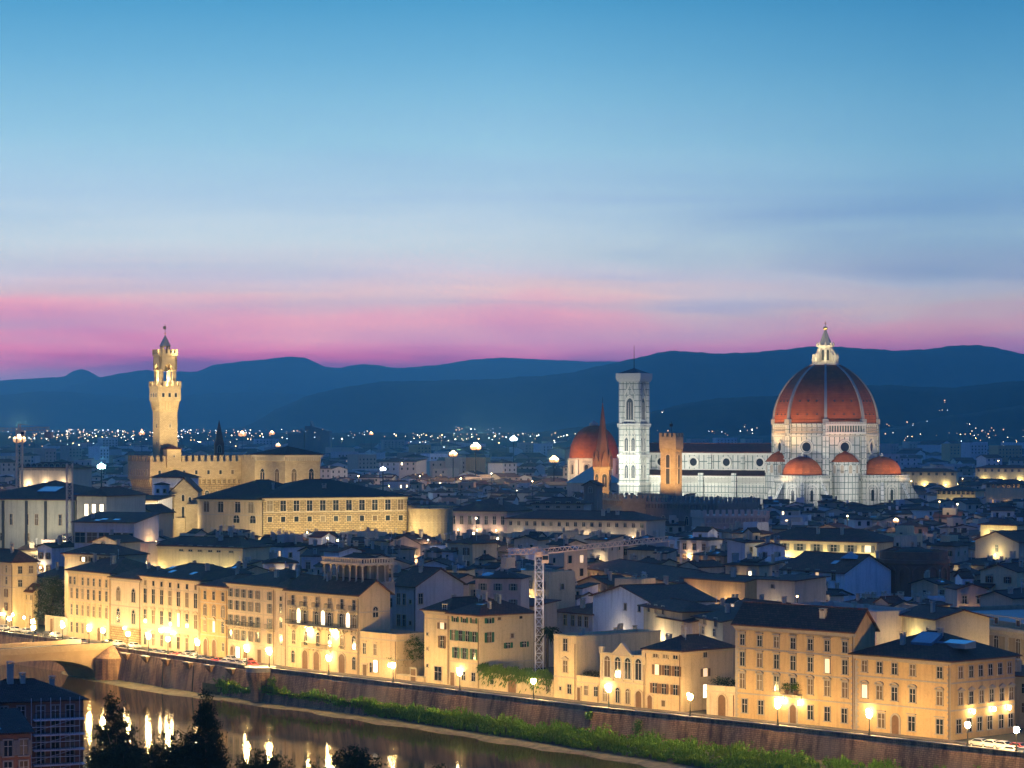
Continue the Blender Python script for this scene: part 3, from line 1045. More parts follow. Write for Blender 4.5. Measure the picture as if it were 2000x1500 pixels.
# ------------------------------------------------------------------ the lit row of houses along the river
def eave(px, py, sb=0.0):
    return zat(py, fl(px, sb).y)


def depth_to(R, px):                              # depth at which the right-hand side wall reaches photo column px
    k = (px - CX) / FPX
    nd = CUR_N
    return (k * R.y - R.x) / (nd.x - k * nd.y)


def riv(name, label, cat, px0, px1, py_e, side_px=None, depth=14.0, sb=0.0, px_e=None, **kw):
    """house on the river front between two photo columns; py_e = photo row of its eave at column px_e (its left end)"""
    global CUR_N
    L, R = fl(px0, sb), fl(px1, sb)
    d = (R - L).normalized()
    CUR_N = Vector((-d.y, d.x))
    R = R - d * .03                               # neighbours butt with a hair's gap
    h = eave(px_e if px_e is not None else px0, py_e, sb)
    if side_px: depth = depth_to(R, side_px)
    g = kw.pop('group', 'lamplit houses along the river road')
    res = building(name, label, cat, L, R, h, depth, group=g, **kw)
    MB().tube((res[1] - .28, -.17, .2), (res[1] - .28, -.17, h - .7), .08, 6).build('drainpipe', BROWNWOOD, res[0])
    return res + (h, depth)


riv('long_house', 'long plain cream house continuing the river row beyond the left edge', 'house', -330, -91, 1092, depth=14, wall='cream', roof='hip', rows=[(5, 'plain', 1.2, 2.2, 12), (9, 'plain', 1.2, 2.2, 12), (13, 'plain', 1.2, 2.0, 12)], chimneys=3)
# far left: tall yellow corner house, lower wing behind the tree
HB = {}
HB['A'] = riv('town_house', 'tall pale yellow corner house behind the cluster of bright lamps by the bridge', 'house', -90, 25, 1098, side_px=72, px_e=25, wall='pale yellow', roof='hip', rise=3.2,
    rows=[(1.2, 'plain', 1.2, 2.4, [.1, .3, .5, .7, .9]), (5.0, 'plain', 1.1, 2.2, [.1, .3, .5, .7, .9], {'shutter': 'brown'}), (8.8, 'plain', 1.1, 2.2, [.1, .3, .5, .7, .9], {'shutter': 'brown'}), (12.4, 'plain', 1.1, 2.0, [.1, .3, .5, .7, .9]), (15.6, 'arch', 1.1, 2.0, [.1, .3, .5, .7, .9])],
    side=[(15.4, 'plain', 1.2, 2.0, [.3, .75]), (11.6, 'plain', 1.2, 2.0, [.3])], courses_at=(4.3, 11.6, 14.8), chimneys=3)
HB['A2'] = riv('garden_house', 'low yellow house with a loggia between the corner house and the evergreen tree', 'house', 27, 66, 1152, side_px=74, sb=4, depth=10, wall='pale yellow', roof='shed', rise=2.2,
    rows=[(1.0, 'arch', 1.3, 2.8, 3), (8.2, 'plain', 1.0, 3.2, 4)], courses_at=(7.2,), chimneys=1)
HB['A3'] = riv('gabled_house', 'plain brownish gabled house half hidden behind the evergreen tree', 'house', 72, 131, 1125, sb=14, depth=15, wall='pinkish', roof='gable_x', rise=2.4, rows=[(12.0, 'plain', 1.0, 1.6, [.15])], cornice=False, chimneys=1)

HB['B'] = riv('palazzo', 'long cream palazzo of four floors right of the evergreen tree', 'palazzo', 133, 217, 1112, depth=17, wall='sand', roof='hip', rise=3.6,
    rows=[(1.5, 'plain', 1.2, 2.6, [.09, .22, .35, .48, .87]), (6.2, 'lintel', 1.15, 2.7, [.09, .22, .35, .48, .61, .75, .9]), (10.6, 'lintel', 1.15, 2.6, [.09, .22, .35, .48, .61, .75, .9]), (14.3, 'plain', 1.0, 1.9, [.06, .16, .35, .48, .61, .75, .9]), (0, 'arch', 1.8, 3.6, [.73], {'name': 'door'})],
    courses_at=(5.6, 10.1, 13.8), chimneys=3, aerials=2)
HB['C'] = riv('gothic_house', 'corner house with pointed twin windows and a brown stone ground floor', 'house', 217, 275, 1126, depth=15, wall='buff', roof='hip', rise=3.0,
    rows=[(1.0, 'plain', 1.3, 2.6, [.22, .72, .92]), (5.6, 'bifora', 1.9, 3.6, [.25, .76]), (11.2, 'bifora', 1.9, 3.4, [.25, .76])], courses_at=(4.7, 9.9), trim='grey', chimneys=2)
t_, Wd, hz_, h_, dp_ = HB['C']
mb = MB(); mb.box(-.02, Wd - .02, -.14, -.004, 0, 4.5); mb.build('stone_base', RUST, t_)
HB['D'] = riv('palazzo', 'cream palazzo with seven bays, tall blind windows and arched hoods, brightly lit at its door', 'palazzo', 276, 391, 1123, depth=18, wall='cream', roof='hip', rise=3.2, trim='stone',
    rows=[(.8, 'seg', 1.3, 2.9, 7), (6.3, 'seg', 1.5, 3.4, 7, {'lit_at': {4: 1}}), (11.4, 'lintel', 1.6, 3.6, 7, {'shutter': None}), (15.9, 'plain_small', 1.1, 1.2, 7)],
    courses_at=(5.2, 10.5, 15.4), quoins=True, chimneys=3, skylights=3)
HB['E'] = riv('narrow_house', 'narrow four floor house with triple bays and two arched doors', 'house', 392, 444.5, 1142, depth=16, wall='ochre', roof='hip', rise=2.6,
    rows=[(6.0, 'ped', 1.3, 2.7, 3, {'lit_at': {1: 1}}), (10.0, 'arch', 1.5, 2.6, 3, {'trim': 'grey'}), (13.9, 'lintel', 1.2, 2.0, 3), (0, 'arch', 1.9, 4.2, [.2, .52], {'name': 'door'}), (1.8, 'plain', .9, 1.8, [.85])], courses_at=(5.2, 9.2, 13.1), chimneys=2)
HB['F'] = riv('hotel', 'cream hotel with many open shutters and small iron balconies', 'hotel', 445, 537, 1137, depth=20, wall='cream', roof='hip', rise=3.4,
    rows=[(4.9, 'plain', 1.15, 2.4, [.07, .21, .35, .5, .65, .9], {'shutter': 'grey'}), (8.5, 'plain', 1.15, 2.3, [.07, .21, .35, .5, .65, .9], {'shutter': 'grey', 'balcony': 1.5}), (12.1, 'plain', 1.15, 2.2, [.07, .21, .35, .5, .65, .9], {'shutter': 'grey'}),
          (15.2, 'plain', 1.1, 1.9, [.07, .21, .35, .5, .65, .9], {'shutter': 'grey'}), (0, 'arch', 1.6, 3.2, [.1, .38], {'name': 'door'}), (.6, 'plain', 1.9, 2.6, [.22], {'lit': 2}), (0, 'rect', 1.7, 3.2, [.68], {'name': 'door'})],
    courses_at=(4.3, 8.0, 11.6, 14.8), chimneys=4, aerials=2)
HB['F2'] = riv('hotel_wing', 'plain cream wing with framed blank windows beside the balconied hotel', 'house', 538, 560, 1146, depth=20, wall='cream', roof='hip', rise=2.0,
    rows=[(5.0, 'plain', 1.3, 2.6, [.5]), (9.0, 'plain', 1.3, 2.4, [.5]), (12.4, 'plain', 1.3, 2.2, [.5]), (15.3, 'plain_small', 1.0, 1.0, [.5])], courses_at=(4.3, 8.0, 11.6), chimneys=1)
HB['G'] = riv('hotel', 'ornate hotel with a columned rooftop loggia and three glowing arched windows', 'hotel', 560.5, 702, 1152, side_px=762, wall='sand', roof='gable_x', rise=3.4,
    rows=[(5.6, 'arch_ped', 1.4, 3.2, [.1, .27, .44, .6, .77, .93]), (10.6, 'arch', 1.35, 3.0, [.09, .26, .42, .6, .76, .94], {'shutter': 'grey'}), (10.6, 'arch', 1.5, 3.3, [.17, .51, .85], {'lit': 2}), (14.7, 'plain', 1.1, 2.2, [.09, .26, .43, .60, .77, .93], {'balcony': 1.3}),
          (0, 'arch', 2.3, 4.4, [.26, .42, .77], {'name': 'door'}), (1.2, 'arch', 1.3, 2.8, [.09, .93])],
    side=[(13.0, 'arch', 1.5, 2.3, [.52]), (6.6, 'plain_small', 1.0, 1.0, [.55])], courses_at=(4.9, 9.6, 14.2), chimneys=2, quoins=True)
t_, Wd, hz_, h_, dp_ = HB['G']
balcony(t_, Wd * .5, 10.3, Wd * .94, dep=1.3)
balcony(t_, Wd * .44, 5.2, Wd * .36, dep=1.2)
# two lit wall lanterns between the bays
for k, fx in enumerate((.33, .68)):
    mb = MB(); mb.lathe([(.05, 0), (.2, .2), (.24, .7), (.1, .8)], 8, 0, -.6); mb.bar((0, 0, .5), (0, -.4, .5), .08)
    mb.build('wall_lantern', LAMPGLOW, t_, (fx * Wd, -.02, 8.7))
# the rooftop loggia (belvedere) of the hotel
x0, x1, y0, y1 = Wd * .34, Wd * .34 + 15.5, 3.2, 12.5
zb = h_ - .4
mb = MB(); mb.box(x0, x1, y0, y1, zb, zb + 2.6); mb.box(x0 - .2, x1 + .2, y0 - .2, y1 + .2, zb + 2.603, zb + 2.9)
lg = mb.build('rooftop_loggia', WALL['buff'], t_)
zc = zb + 2.9
def column(parent, x, y, z, h, r=.24):
    key = ('col', round(h, 1), r)
    if key not in WCACHE:
        q = MB(); q.box(-r * 1.4, r * 1.4, -r * 1.4, r * 1.4, 0, .2)
        q.lathe([(r * 1.15, .2), (r, .4), (r * .85, h - .4), (r * 1.2, h - .22)], 10); q.box(-r * 1.4, r * 1.4, -r * 1.4, r * 1.4, h - .22, h)
        WCACHE[key] = q.mesh('column', WALL['cream'])
    return obj('column', WCACHE[key], parent, (x, y, z))
for k in range(7): column(lg, x0 + .4 + k * (x1 - x0 - .8) / 6, y0 + .4, zc, 4.0)
for k in range(1, 5): column(lg, x1 - .4, y0 + .4 + k * (y1 - y0 - .8) / 4, zc, 4.0)
mb = MB(); mb.box(x0 + 2.5, x1 - 2.2, y0 + 3.0, y1, zc, zc + 4.0); mb.build('loggia_room', WALL['brown'], lg)
mb = MB(); mb.box(x0 - .3, x1 + .3, y0 - .3, y1 + .3, zc + 4.0, zc + 4.5)
for k in range(22): mb.box(x0 + k * (x1 - x0) / 22 + .1, x0 + k * (x1 - x0) / 22 + .42, y0 - .1, y0 + .15, zc + 4.503, zc + 5.4)
for k in range(12): mb.box(x1 - .15, x1 + .1, y0 + .4 + k * (y1 - y0 - .4) / 12, y0 + .7 + k * (y1 - y0 - .4) / 12, zc + 4.503, zc + 5.4)
mb.box(x0 - .2, x1 + .2, y0 - .2, y0 + .25, zc + 5.403, zc + 5.65); mb.box(x1 - .25, x1 + .2, y0 + .253, y1 + .2, zc + 5.403, zc + 5.65)
mb.build('balustrade', WALL['cream'], lg)
mb, _ = roof_mesh(x0 + 1.6, x1 - 1.6, y0 + 1.6, y1 - .6, zc + 4.55, 1.9, 'hip', .5); mb.build('loggia_roof', ROOF, lg)

HB['H'] = riv('grey_house', 'grey white house standing back right of the loggia hotel', 'house', 766, 812, 1146, side_px=905, sb=24, px_e=812, wall='grey', roof='gable_x', rise=4.2,
    rows=[(9.2, 'plain', 1.1, 2.6, [.28, .52]), (14.2, 'plain', 1.1, 2.6, [.28, .52]), (9.6, 'plain_small', .8, .9, [.78]), (14.6, 'plain_small', .8, .9, [.78])], side=[(14.6, 'plain', 1.2, 2.4, [.1])], cornice=False, chimneys=2)
HB['I'] = riv('low_house', 'low cream house with balustrade roof between the loggia hotel and the garden tree', 'house', 703, 775, 1240, depth=9, wall='sand', roof='flat',
    rows=[(1.0, 'plain', 1.2, 2.2, [.32], ), (5.0, 'lintel', 1.1, 2.4, [.13, .42]), (0, 'rect', 1.4, 2.6, [.14], {'name': 'door'}), (1.2, 'plain', 1.6, 2.6, [.43], {'lit': 2})], courses_at=(4.3, 8.6), chimneys=0)
HB['J'] = riv('flat_sided_house', 'tall plain yellow house with few windows left of the green shuttered house', 'house', 829, 878, 1190, side_px=1000, wall='pale yellow', roof='hip', rise=2.6, sb=.6,
    rows=[(.8, 'plain', 2.4, 3.0, [.55]), (8.0, 'plain', 1.3, 2.6, [.72], {'shutter': 'brown'}), (12.1, 'plain_small', 1.5, 1.4, [.72], {'shutter': 'brown', 'lit': 1}), (15.3, 'plain', 1.3, 2.2, [.82]), (3.5, 'plain_small', .5, .6, [.12]), (7.2, 'plain_small', .5, .6, [.12]), (10.4, 'plain_small', .5, .6, [.12])], courses_at=(14.2,), chimneys=2)
HB['K'] = riv('green_shutter_house', 'yellow corner house with green shutters beside the hanging garden', 'house', 878.5, 937, 1197, side_px=1042, wall='pale yellow', roof='hip', rise=2.8,
    rows=[(6.2, 'plain', 1.2, 2.3, [.22, .51, .82], {'shutter': 'green'}), (10.0, 'plain', 1.2, 2.2, [.14, .38, .60, .84], {'shutter': 'green'}), (14.0, 'plain', 1.2, 1.6, [.2, .51, .82], {'shutter': 'green'}), (1.6, 'plain', 1.2, 1.8, [.47, .8]), (0, 'rect', 1.5, 3.0, [.1], {'name': 'door'})],
    side=[(14.0, 'plain', 1.3, 1.6, [.17], {'shutter': 'green'}), (14.6, 'plain_small', .9, 1.2, [.36, .76]), (9.9, 'plain', 1.3, 2.2, [.17], {'shutter': 'green'}), (10.6, 'plain_small', .8, .9, [.6]), (8.4, 'plain', 1.2, 1.2, [.52, .82], {'shutter': 'green'})], courses_at=(5.4,), chimneys=4, aerials=1, skylights=1)

# garden wall with hanging creeper, small palazzina, terrace, loggia casino
def gwall(label, px0, px1, py, depth=1.2, sb=0.0, wall='pale yellow', rows=()):
    L, R = fl(px0, sb), fl(px1, sb)
    h = eave(px0, py, sb)
    d = (R - L); Wd = d.length - .03
    t = thing('garden_wall', label, 'wall', (L.x, L.y, 0), math.atan2(d.y, d.x))
    MB().box(0, Wd, 0, depth, 0, h).build('wall', WALL[wall], t)
    MB().box(-.0, Wd, -.14, depth + .1, h + .003, h + .25).build('coping', STONE_TRIM, t)
    for row in rows:
        z_, kind, w_, h2, xs = row[:5]
        for fx in xs:
            if len(row) > 5: door(t, fx * Wd, 0, z_, 0, kind, w_, h2)
            else: window(t, fx * Wd, 0, z_, 0, kind, w_, h2)
    return t, Wd, h
GW = gwall('long pale yellow garden wall with an iron gate under the hanging creeper', 937.5, 1081, 1314, 5.0, rows=[(1.4, 'plain', 1.1, 1.8, [.17]), (0, 'rect', 2.6, 3.6, [.45], 'door'), (1.2, 'plain', 1.2, 1.9, [.93])])
gwall('tall stone garden wall in front of the evergreen tree', 88, 132, 1203, .6, sb=.8, wall='buff', rows=[(0, 'rect', 1.6, 4.2, [.3], 'door')])
gwall('low cream garden wall under the leafy garden trees', 775.5, 828, 1318, .8, wall='sand', rows=[(0, 'rect', 1.8, 2.8, [.62], 'door')])
HB['L'] = riv('small_palazzina', 'small two floor yellow house with two green windows and a flat roof', 'house', 1081.5, 1126, 1247, side_px=1290, wall='pale yellow', roof='flat',
    rows=[(5.6, 'ped', 1.3, 2.4, [.52], {'shutter': None}), (10.0, 'plain', 1.3, 2.5, [.52]), (1.3, 'plain', 1.2, 1.9, [.7]), (1.8, 'plain_small', .6, .7, [.3])], courses_at=(4.6, 13.2), chimneys=1)
HB['M'] = riv('terrace_house', 'low one floor house with a planted roof terrace beside the arcaded casino', 'house', 1126.5, 1171, 1327, depth=9, wall='sand', roof='flat',
    rows=[(1.4, 'plain', 1.1, 1.9, [.42, .85]), (0, 'rect', 1.0, 2.8, [.1], {'name': 'door'})], courses_at=(3.9,), chimneys=0)
HB['N'] = riv('arcaded_casino', 'small two floor casino with four tall arches and a triangular pediment', 'house', 1171.5, 1261, 1284, depth=14, wall='pale yellow', roof='flat', trim='stone',
    rows=[(5.6, 'arch', 1.75, 4.2, [.17, .40, .62, .85], {'trim': 'white'}), (.6, 'arch', 1.2, 3.0, [.4, .62]), (0, 'arch', 1.7, 3.4, [.86], {'name': 'door'}), (.6, 'plain', 1.3, 2.6, [.12])], courses_at=(4.8, 10.4), chimneys=0)
t_, Wd, hz_, h_, dp_ = HB['N']
mb = MB(); mb.slab([(Wd * .27, h_ + .9), (Wd * .73, h_ + .9), (Wd * .62, h_ + 2.0), (Wd * .5, h_ + 3.4), (Wd * .38, h_ + 2.0)], -.3, .5)
for fx in (.03, .97): mb.box(fx * Wd - .5, fx * Wd + .5, -.2, .6, h_ + .903, h_ + 2.2)
mb.box(Wd * .24, Wd * .76, -.45, .6, h_ + .75, h_ + .897)
mb.build('pediment', STONE_TRIM, t_)
for fx in (.05, .285, .51, .735, .97): MB().box(-.28, .28, -.16, -.003, 5.0, h_ - .6).build('pilaster', STONE_TRIM, t_, (fx * Wd, 0, 0))

HB['O'] = riv('shuttered_house', 'cream house with brown shutters, half of them open, beside the arcaded casino', 'house', 1261.5, 1331, 1266, side_px=1432, wall='sand', roof='hip', rise=2.5,
    rows=[(10.4, 'plain', 1.2, 1.6, [.28, .56, .84]), (7.0, 'plain', 1.2, 2.0, [.32, .6, .88], {'shutter': 'brown', 'lit_at': {0: 1}}), (3.3, 'plain', 1.2, 2.0, [.26, .52, .84], {'shutter': 'brown'}), (.8, 'plain_small', 1.0, 1.2, [.5]), (0, 'arch', 1.3, 2.8, [.12], {'name': 'door'})],
    side=[(10.4, 'plain', 1.1, 1.8, [.45]), (6.6, 'plain', 1.4, 1.6, [.45], {'shutter': 'brown', 'lit': 1}), (2.4, 'plain', 1.2, 2.6, [.45], {'lit': 2})], chimneys=2, aerials=2, courses_at=())
HB['P'] = riv('gatehouse', 'single floor gatehouse with an arched gate and a planted roof terrace', 'house', 1380, 1436, 1346, depth=7, sb=.3, wall='cream', roof='flat', rows=[(0, 'arch', 2.0, 4.2, [.55], {'name': 'door'})], courses_at=(4.7,), chimneys=0)
HB['Q'] = riv('palazzo', 'big ochre four floor palazzo with a flower balcony over its lamplit door', 'palazzo', 1437, 1669, 1219, side_px=1709, wall='ochre', roof='gable_x', rise=4.2, over=.7,
    rows=[(1.2, 'plain', 1.25, 2.6, [.08, .22, .64, .78, .92]), (0, 'arch', 1.6, 3.6, [.495], {'name': 'door'}), (5.9, 'seg', 1.2, 2.8, [.06, .21, .355, .495, .64, .78, .925], {'lit_at': {}}), (10.2, 'lintel', 1.15, 2.6, [.06, .21, .355, .495, .64, .78, .925], {'lit_at': {5: 1}}), (14.2, 'lintel', 1.1, 2.0, [.06, .21, .355, .495, .64, .78, .925])],
    courses_at=(4.9, 9.5, 13.6), trim='grey', quoins=True, chimneys=1)
t_, Wd, hz_, h_, dp_ = HB['Q']
balcony(t_, Wd * .495, 5.6, 4.6, dep=1.2)
HB['R'] = riv('corner_palazzo', 'yellow three floor corner palazzo with a hip roof and blue skylights at the far right', 'palazzo', 1671, 1857, 1276, side_px=1982, wall='ochre', roof='hip', rise=4.2, over=1.0,
    rows=[(1.0, 'lintel', 1.5, 2.6, [.28, .6, .89]), (0, 'arch', 1.7, 3.6, [.43], {'name': 'door'}), (6.2, 'seg', 1.25, 2.4, [.1, .26, .42, .61, .89], {'lit_at': {0: 1}}), (11.0, 'plain', 1.15, 2.0, [.1, .26, .42, .61, .89])],
    side=[(1.2, 'plain', 1.3, 2.4, [.12, .28, .44, .6, .78, .93]), (6.2, 'ped', 1.1, 2.2, [.15, .31, .47, .63, .79, .94]), (11.0, 'plain', 1.1, 2.0, [.15, .31, .46, .61, .76, .91])], courses_at=(5.3, 10.2), trim='grey', quoins=True, chimneys=2)
t_, Wd, hz_, h_, dp_ = HB['R']
for x_, y_, w_ in ((Wd * .55, dp_ * .30, 2.4), (Wd * .80, dp_ * .36, 3.6)):
    mb = MB()
    a_, b_ = hz_(x_, y_ - 1.6), hz_(x_, y_ + 1.6)
    mb.add([(x_ - w_, y_ - 1.6, a_ + .5), (x_ + w_, y_ - 1.6, a_ + .5), (x_ + w_, y_ + 1.6, b_ + .9), (x_ - w_, y_ + 1.6, b_ + .9),
            (x_ - w_, y_ - 1.6, a_ - .4), (x_ + w_, y_ - 1.6, a_ - .4), (x_ + w_, y_ + 1.6, b_ - .4), (x_ - w_, y_ + 1.6, b_ - .4)], [(0, 1, 2, 3), (0, 4, 5, 1), (1, 5, 6, 2), (2, 6, 7, 3), (3, 7, 4, 0)])
    mb.build('skylight', SKYLIGHT, t_)

LIMITS.append((1735, 2020, 575, 1290))
# the library palace behind, at the right edge
pL, pR = Vector((at(1768, 585), 585)), Vector((at(2150, 512), 512))
LB = building('library_palace', 'great sandstone palace with a heavy toothed cornice at the right edge', 'palace', pL, pR, zat(1196, 585), 45, wall=stucco('sandstone', (.42, .31, .18)), roof='flat', trim='stone',
    rows=[(16.0, 'plain_small', 1.4, 1.2, 9), (9.6, 'arch_ped', 1.8, 4.2, 9), (2.0, 'arch', 2.0, 4.6, 9)], courses_at=(8.4, 15.2, 17.6), chimneys=0)
t_, Wd, hz_ = LB
h_ = zat(1196, 585)
mb = MB(); mb.box(-.5, Wd + .5, -1.0, -.003, h_ - 1.0, h_ - .3); mb.box(-.3, Wd + .3, -.5, -.003, h_ - 2.2, h_ - 1.6)
k = 0.0
while k < Wd: mb.box(k, k + .4, -.85, -.004, h_ - 1.6, h_ - 1.003); k += .9
mb.build('cornice', STONE_TRIM, t_)
for k in range(10): MB().box(-.6, .6, -.22, -.003, 8.6, 15.0).build('pilaster', STONE_TRIM, t_, (k * Wd / 9, 0, 0))
# ------------------------------------------------------------------ the cathedral (local -y is south, +x is east)
CY = 1350.0
CROT = rad(-28.8)
CCX = at(1612, CY)
cath = thing('cathedral', 'marble cathedral with a huge ribbed red dome, nave and half domed apses', 'cathedral', (CCX, CY, 0), CROT)
V8 = rad(22.5)
CR = 26.6                                          # octagon corner radius
AP = CR * math.cos(V8)


def face_xf(k, ap):                                # frame whose -y points out of octagon face k (0 = south)
    return Matrix.Rotation(k * rad(45), 4, 'Z') @ Matrix.Translation((0, -ap, 0))


# octagon body and drum
mb = MB(); mb.lathe([(CR, 0), (CR, 34.8), (CR + .5, 34.85), (CR + .5, 35.6), (CR - .2, 35.65), (CR - .2, 52.2), (CR + .4, 52.4), (CR + .4, 53.0), (CR - .6, 53.1), (CR - .6, 57.3), (CR + .1, 57.5), (CR + .1, 58.0), (CR - 1.5, 58.1)], 8, ph=V8)
drum = mb.build('drum', MARBLE, cath)
for k in range(8):                                 # white corner piers
    a = V8 + k * rad(45)
    q = MB(); q.box(-1.5, .45, -1.5, 1.5, 20, 52.1); q.box(-.9, .35, -1.2, 1.2, 53.1, 57.2)
    q.build('pier', MARBLE_FINE, drum, (CR * math.cos(a) * .992, CR * math.sin(a) * .992, 0), a)
def mould(mb, zs, R0, dr):
    for z0, z1 in zs: mb.lathe([(R0 - .2, z0), (R0 + dr, z0), (R0 + dr, z1), (R0 - .2, z1)], 8, ph=V8)
mb = MB(); mould(mb, [(40.2, 40.7), (51.6, 52.1)], CR - .1, .55); mb.build('moulding', WHITE_STONE, drum)
# oculi
for k in (-2, -1, 0, 1, 2):
    M = face_xf(k, (CR - .2) * math.cos(V8))
    q = MB()
    for r0, r1, y0, y1 in ((3.1, 3.7, -.75, 0), (2.35, 2.75, -.4, 0)):
        A = [(r0 * math.cos(t_ * math.pi / 14), 46.4 + r0 * math.sin(t_ * math.pi / 14)) for t_ in range(29)]
        B = [(r1 * math.cos(t_ * math.pi / 14), 46.4 + r1 * math.sin(t_ * math.pi / 14)) for t_ in range(29)]
        q.strip(A, B, y0, y1)
    q.xf(M)
    oc = q.build('oculus', WHITE_STONE, drum)
    q = MB(); q.slab([(2.35 * math.cos(t_ * math.pi / 14), 46.4 + 2.35 * math.sin(t_ * math.pi / 14)) for t_ in range(28)], -.06, -.01); q.xf(M)
    q.build('pane', GLASS, oc)
    q = MB(); q.strip([(2.75 * math.cos(t_ * math.pi / 14), 46.4 + 2.75 * math.sin(t_ * math.pi / 14)) for t_ in range(29)], [(3.1 * math.cos(t_ * math.pi / 14), 46.4 + 3.1 * math.sin(t_ * math.pi / 14)) for t_ in range(29)], -.1, -.01); q.xf(M)
    q.build('groove', GREEN_STONE, oc)
# the one finished stretch of gallery, on the south-east face; bare masonry on the others
for k in range(-2, 4):
    M = face_xf(k, (CR - .6) * math.cos(V8))
    hw = CR * math.sin(V8)
    q = MB()
    if k == 1:
        q.box(-hw - .6, hw + .6, -2.0, -.003, 52.9, 53.8)
        q.box(-hw - .6, hw + .6, -1.9, -.003, 56.9, 57.9)
        n_ = 15
        for i in range(n_ + 1):
            x_ = -hw - .2 + i * (2 * hw + .4) / n_
            q.box(x_ - .2, x_ + .2, -1.75, -1.35, 53.8, 56.9)
        sh_ = MB(); sh_.box(-hw - .4, hw + .4, -.5, -.003, 53.8, 56.9); sh_.xf(M)
        for i in range(24):
            x_ = -hw - .3 + i * (2 * hw + .6) / 23.5
            q.box(x_, x_ + .3, -1.9, -1.7, 57.9, 58.5)
        q.box(-hw - .6, hw + .6, -1.95, -1.65, 58.5, 58.8)
        q.xf(M); ga_ = q.build('gallery', WHITE_STONE, drum); sh_.build('gallery_shade', GREEN_STONE, ga_)  # dark back panel paints the shade inside the gallery openings
    else:
        for z0, z1, d_ in ((53.3, 54.2, .5), (55.6, 56.0, .25)): q.box(-hw + 1.6, hw - 1.6, -d_, -.003, z0, z1)
        for i in range(16): q.box(-hw + 2 + i * (2 * hw - 4) / 16, -hw + 2.35 + i * (2 * hw - 4) / 16, -.45, -.26, 54.6, 55.2)
        q.xf(M); q.build('rough_band', DULL_STONE, drum)
# dome: eight sails on a pointed profile
RB, ZB, ZT, c_ = 25.9, 57.8, 87.9, 7.1
RR = RB + c_
prof = []
for i in range(29):
    z = i * (ZT - ZB) / 28
    prof.append((math.sqrt(RR * RR - z * z) - c_, ZB + z))
dome = MB().lathe(prof + [(.5, ZT + .1)], 8, ph=V8).build('dome', DOME_TILE, cath)
for k in range(8):
    a = V8 + k * rad(45)
    q = MB()
    pts = [(r_ + .12, z_) for r_, z_ in prof]
    for (r0, z0), (r1, z1) in zip(pts, pts[1:]):
        w0, w1 = .3 + .42 * r0 / RB, .3 + .42 * r1 / RB
        q.add([(r0 - .9, -w0, z0), (r0 + .55, -w0, z0), (r0 + .55, w0, z0), (r0 - .9, w0, z0), (r1 - .9, -w1, z1), (r1 + .55, -w1, z1), (r1 + .55, w1, z1), (r1 - .9, w1, z1)],
              [(0, 1, 5, 4), (1, 2, 6, 5), (2, 3, 7, 6), (3, 0, 4, 7)])
    q.box(RB - 1.2, RB + 1.3, -1.5, 1.5, 57.6, 60.2)
    q.build('rib', RIB_STONE, dome, rz=a)
# putlog windows on the sails
for k in (-2, -1, 0, 1, 2):
    for zz, xs in ((62.2, (-5.2, 0, 5.2)), (68.8, (-4.5, 0, 4.5))):
        rr = math.sqrt(RR * RR - (zz - ZB) ** 2) - c_
        for x_ in xs:
            q = MB(); q.box(x_ - .38, x_ + .38, -rr * math.cos(V8) - .25, -rr * math.cos(V8) + .5, zz, zz + .75); q.xf(Matrix.Rotation(k * rad(45), 4, 'Z'))
            q.build('putlog_window', DARKSLATE, dome)
# lantern
q = MB(); q.lathe([(7.6, 87.2), (7.6, 88.3), (6.4, 88.4), (6.4, 89.2), (3.4, 89.3), (3.4, 98.6), (4.2, 98.9), (4.5, 99.6), (4.5, 100.0), (3.6, 100.2)], 8, ph=V8)
lan = q.build('lantern', WHITE_STONE, cath)
for k in range(8):
    a = V8 + k * rad(45)
    q = MB(); q.slab([(3.2, 89.2), (6.0, 89.2), (6.0, 92.8), (5.4, 94.2), (4.4, 95.6), (3.9, 97.8), (3.2, 97.8)], -.45, .45)
    q.box(5.6, 6.7, -.55, .55, 88.4, 92.9); q.lathe([(.55, 92.9), (.2, 94.6)], 6, 6.15, 0)
    q.build('buttress', WHITE_STONE, lan, rz=a)
    q = MB(); q.slab(arch_poly(1.3, 6.6), -.08, -.0); q.xf(Matrix.Translation((0, -3.4 * math.cos(V8), 90.4)))
    q.xf(Matrix.Rotation(k * rad(45), 4, 'Z')); q.build('window', DARKSLATE, lan)
    q = MB(); q.lathe([(.5, 100.0), (.55, 100.9), (.15, 102.2)], 6, 4.0, 0); q.build('pinnacle', WHITE_STONE, lan, rz=a)
MB().lathe([(3.5, 100.1), (2.9, 102.0), (1.9, 105.0), (1.0, 108.0), (.55, 109.6)], 8, ph=V8).build('lantern_spire', LEAD, lan)
MB().lathe([(.1, 109.5), (.9, 109.9), (1.25, 110.8), (.9, 111.7), (.1, 112.1)], 12).build('orb', GOLD, lan)
q = MB(); q.box(-.12, .12, -.12, .12, 112.0, 115.2); q.box(-.8, .8, -.1, .1, 113.6, 113.9); q.build('cross', GOLD, lan, rz=-CROT)

lan.scale = (1, 1, .79); lan.location.z = 87.2 * .21


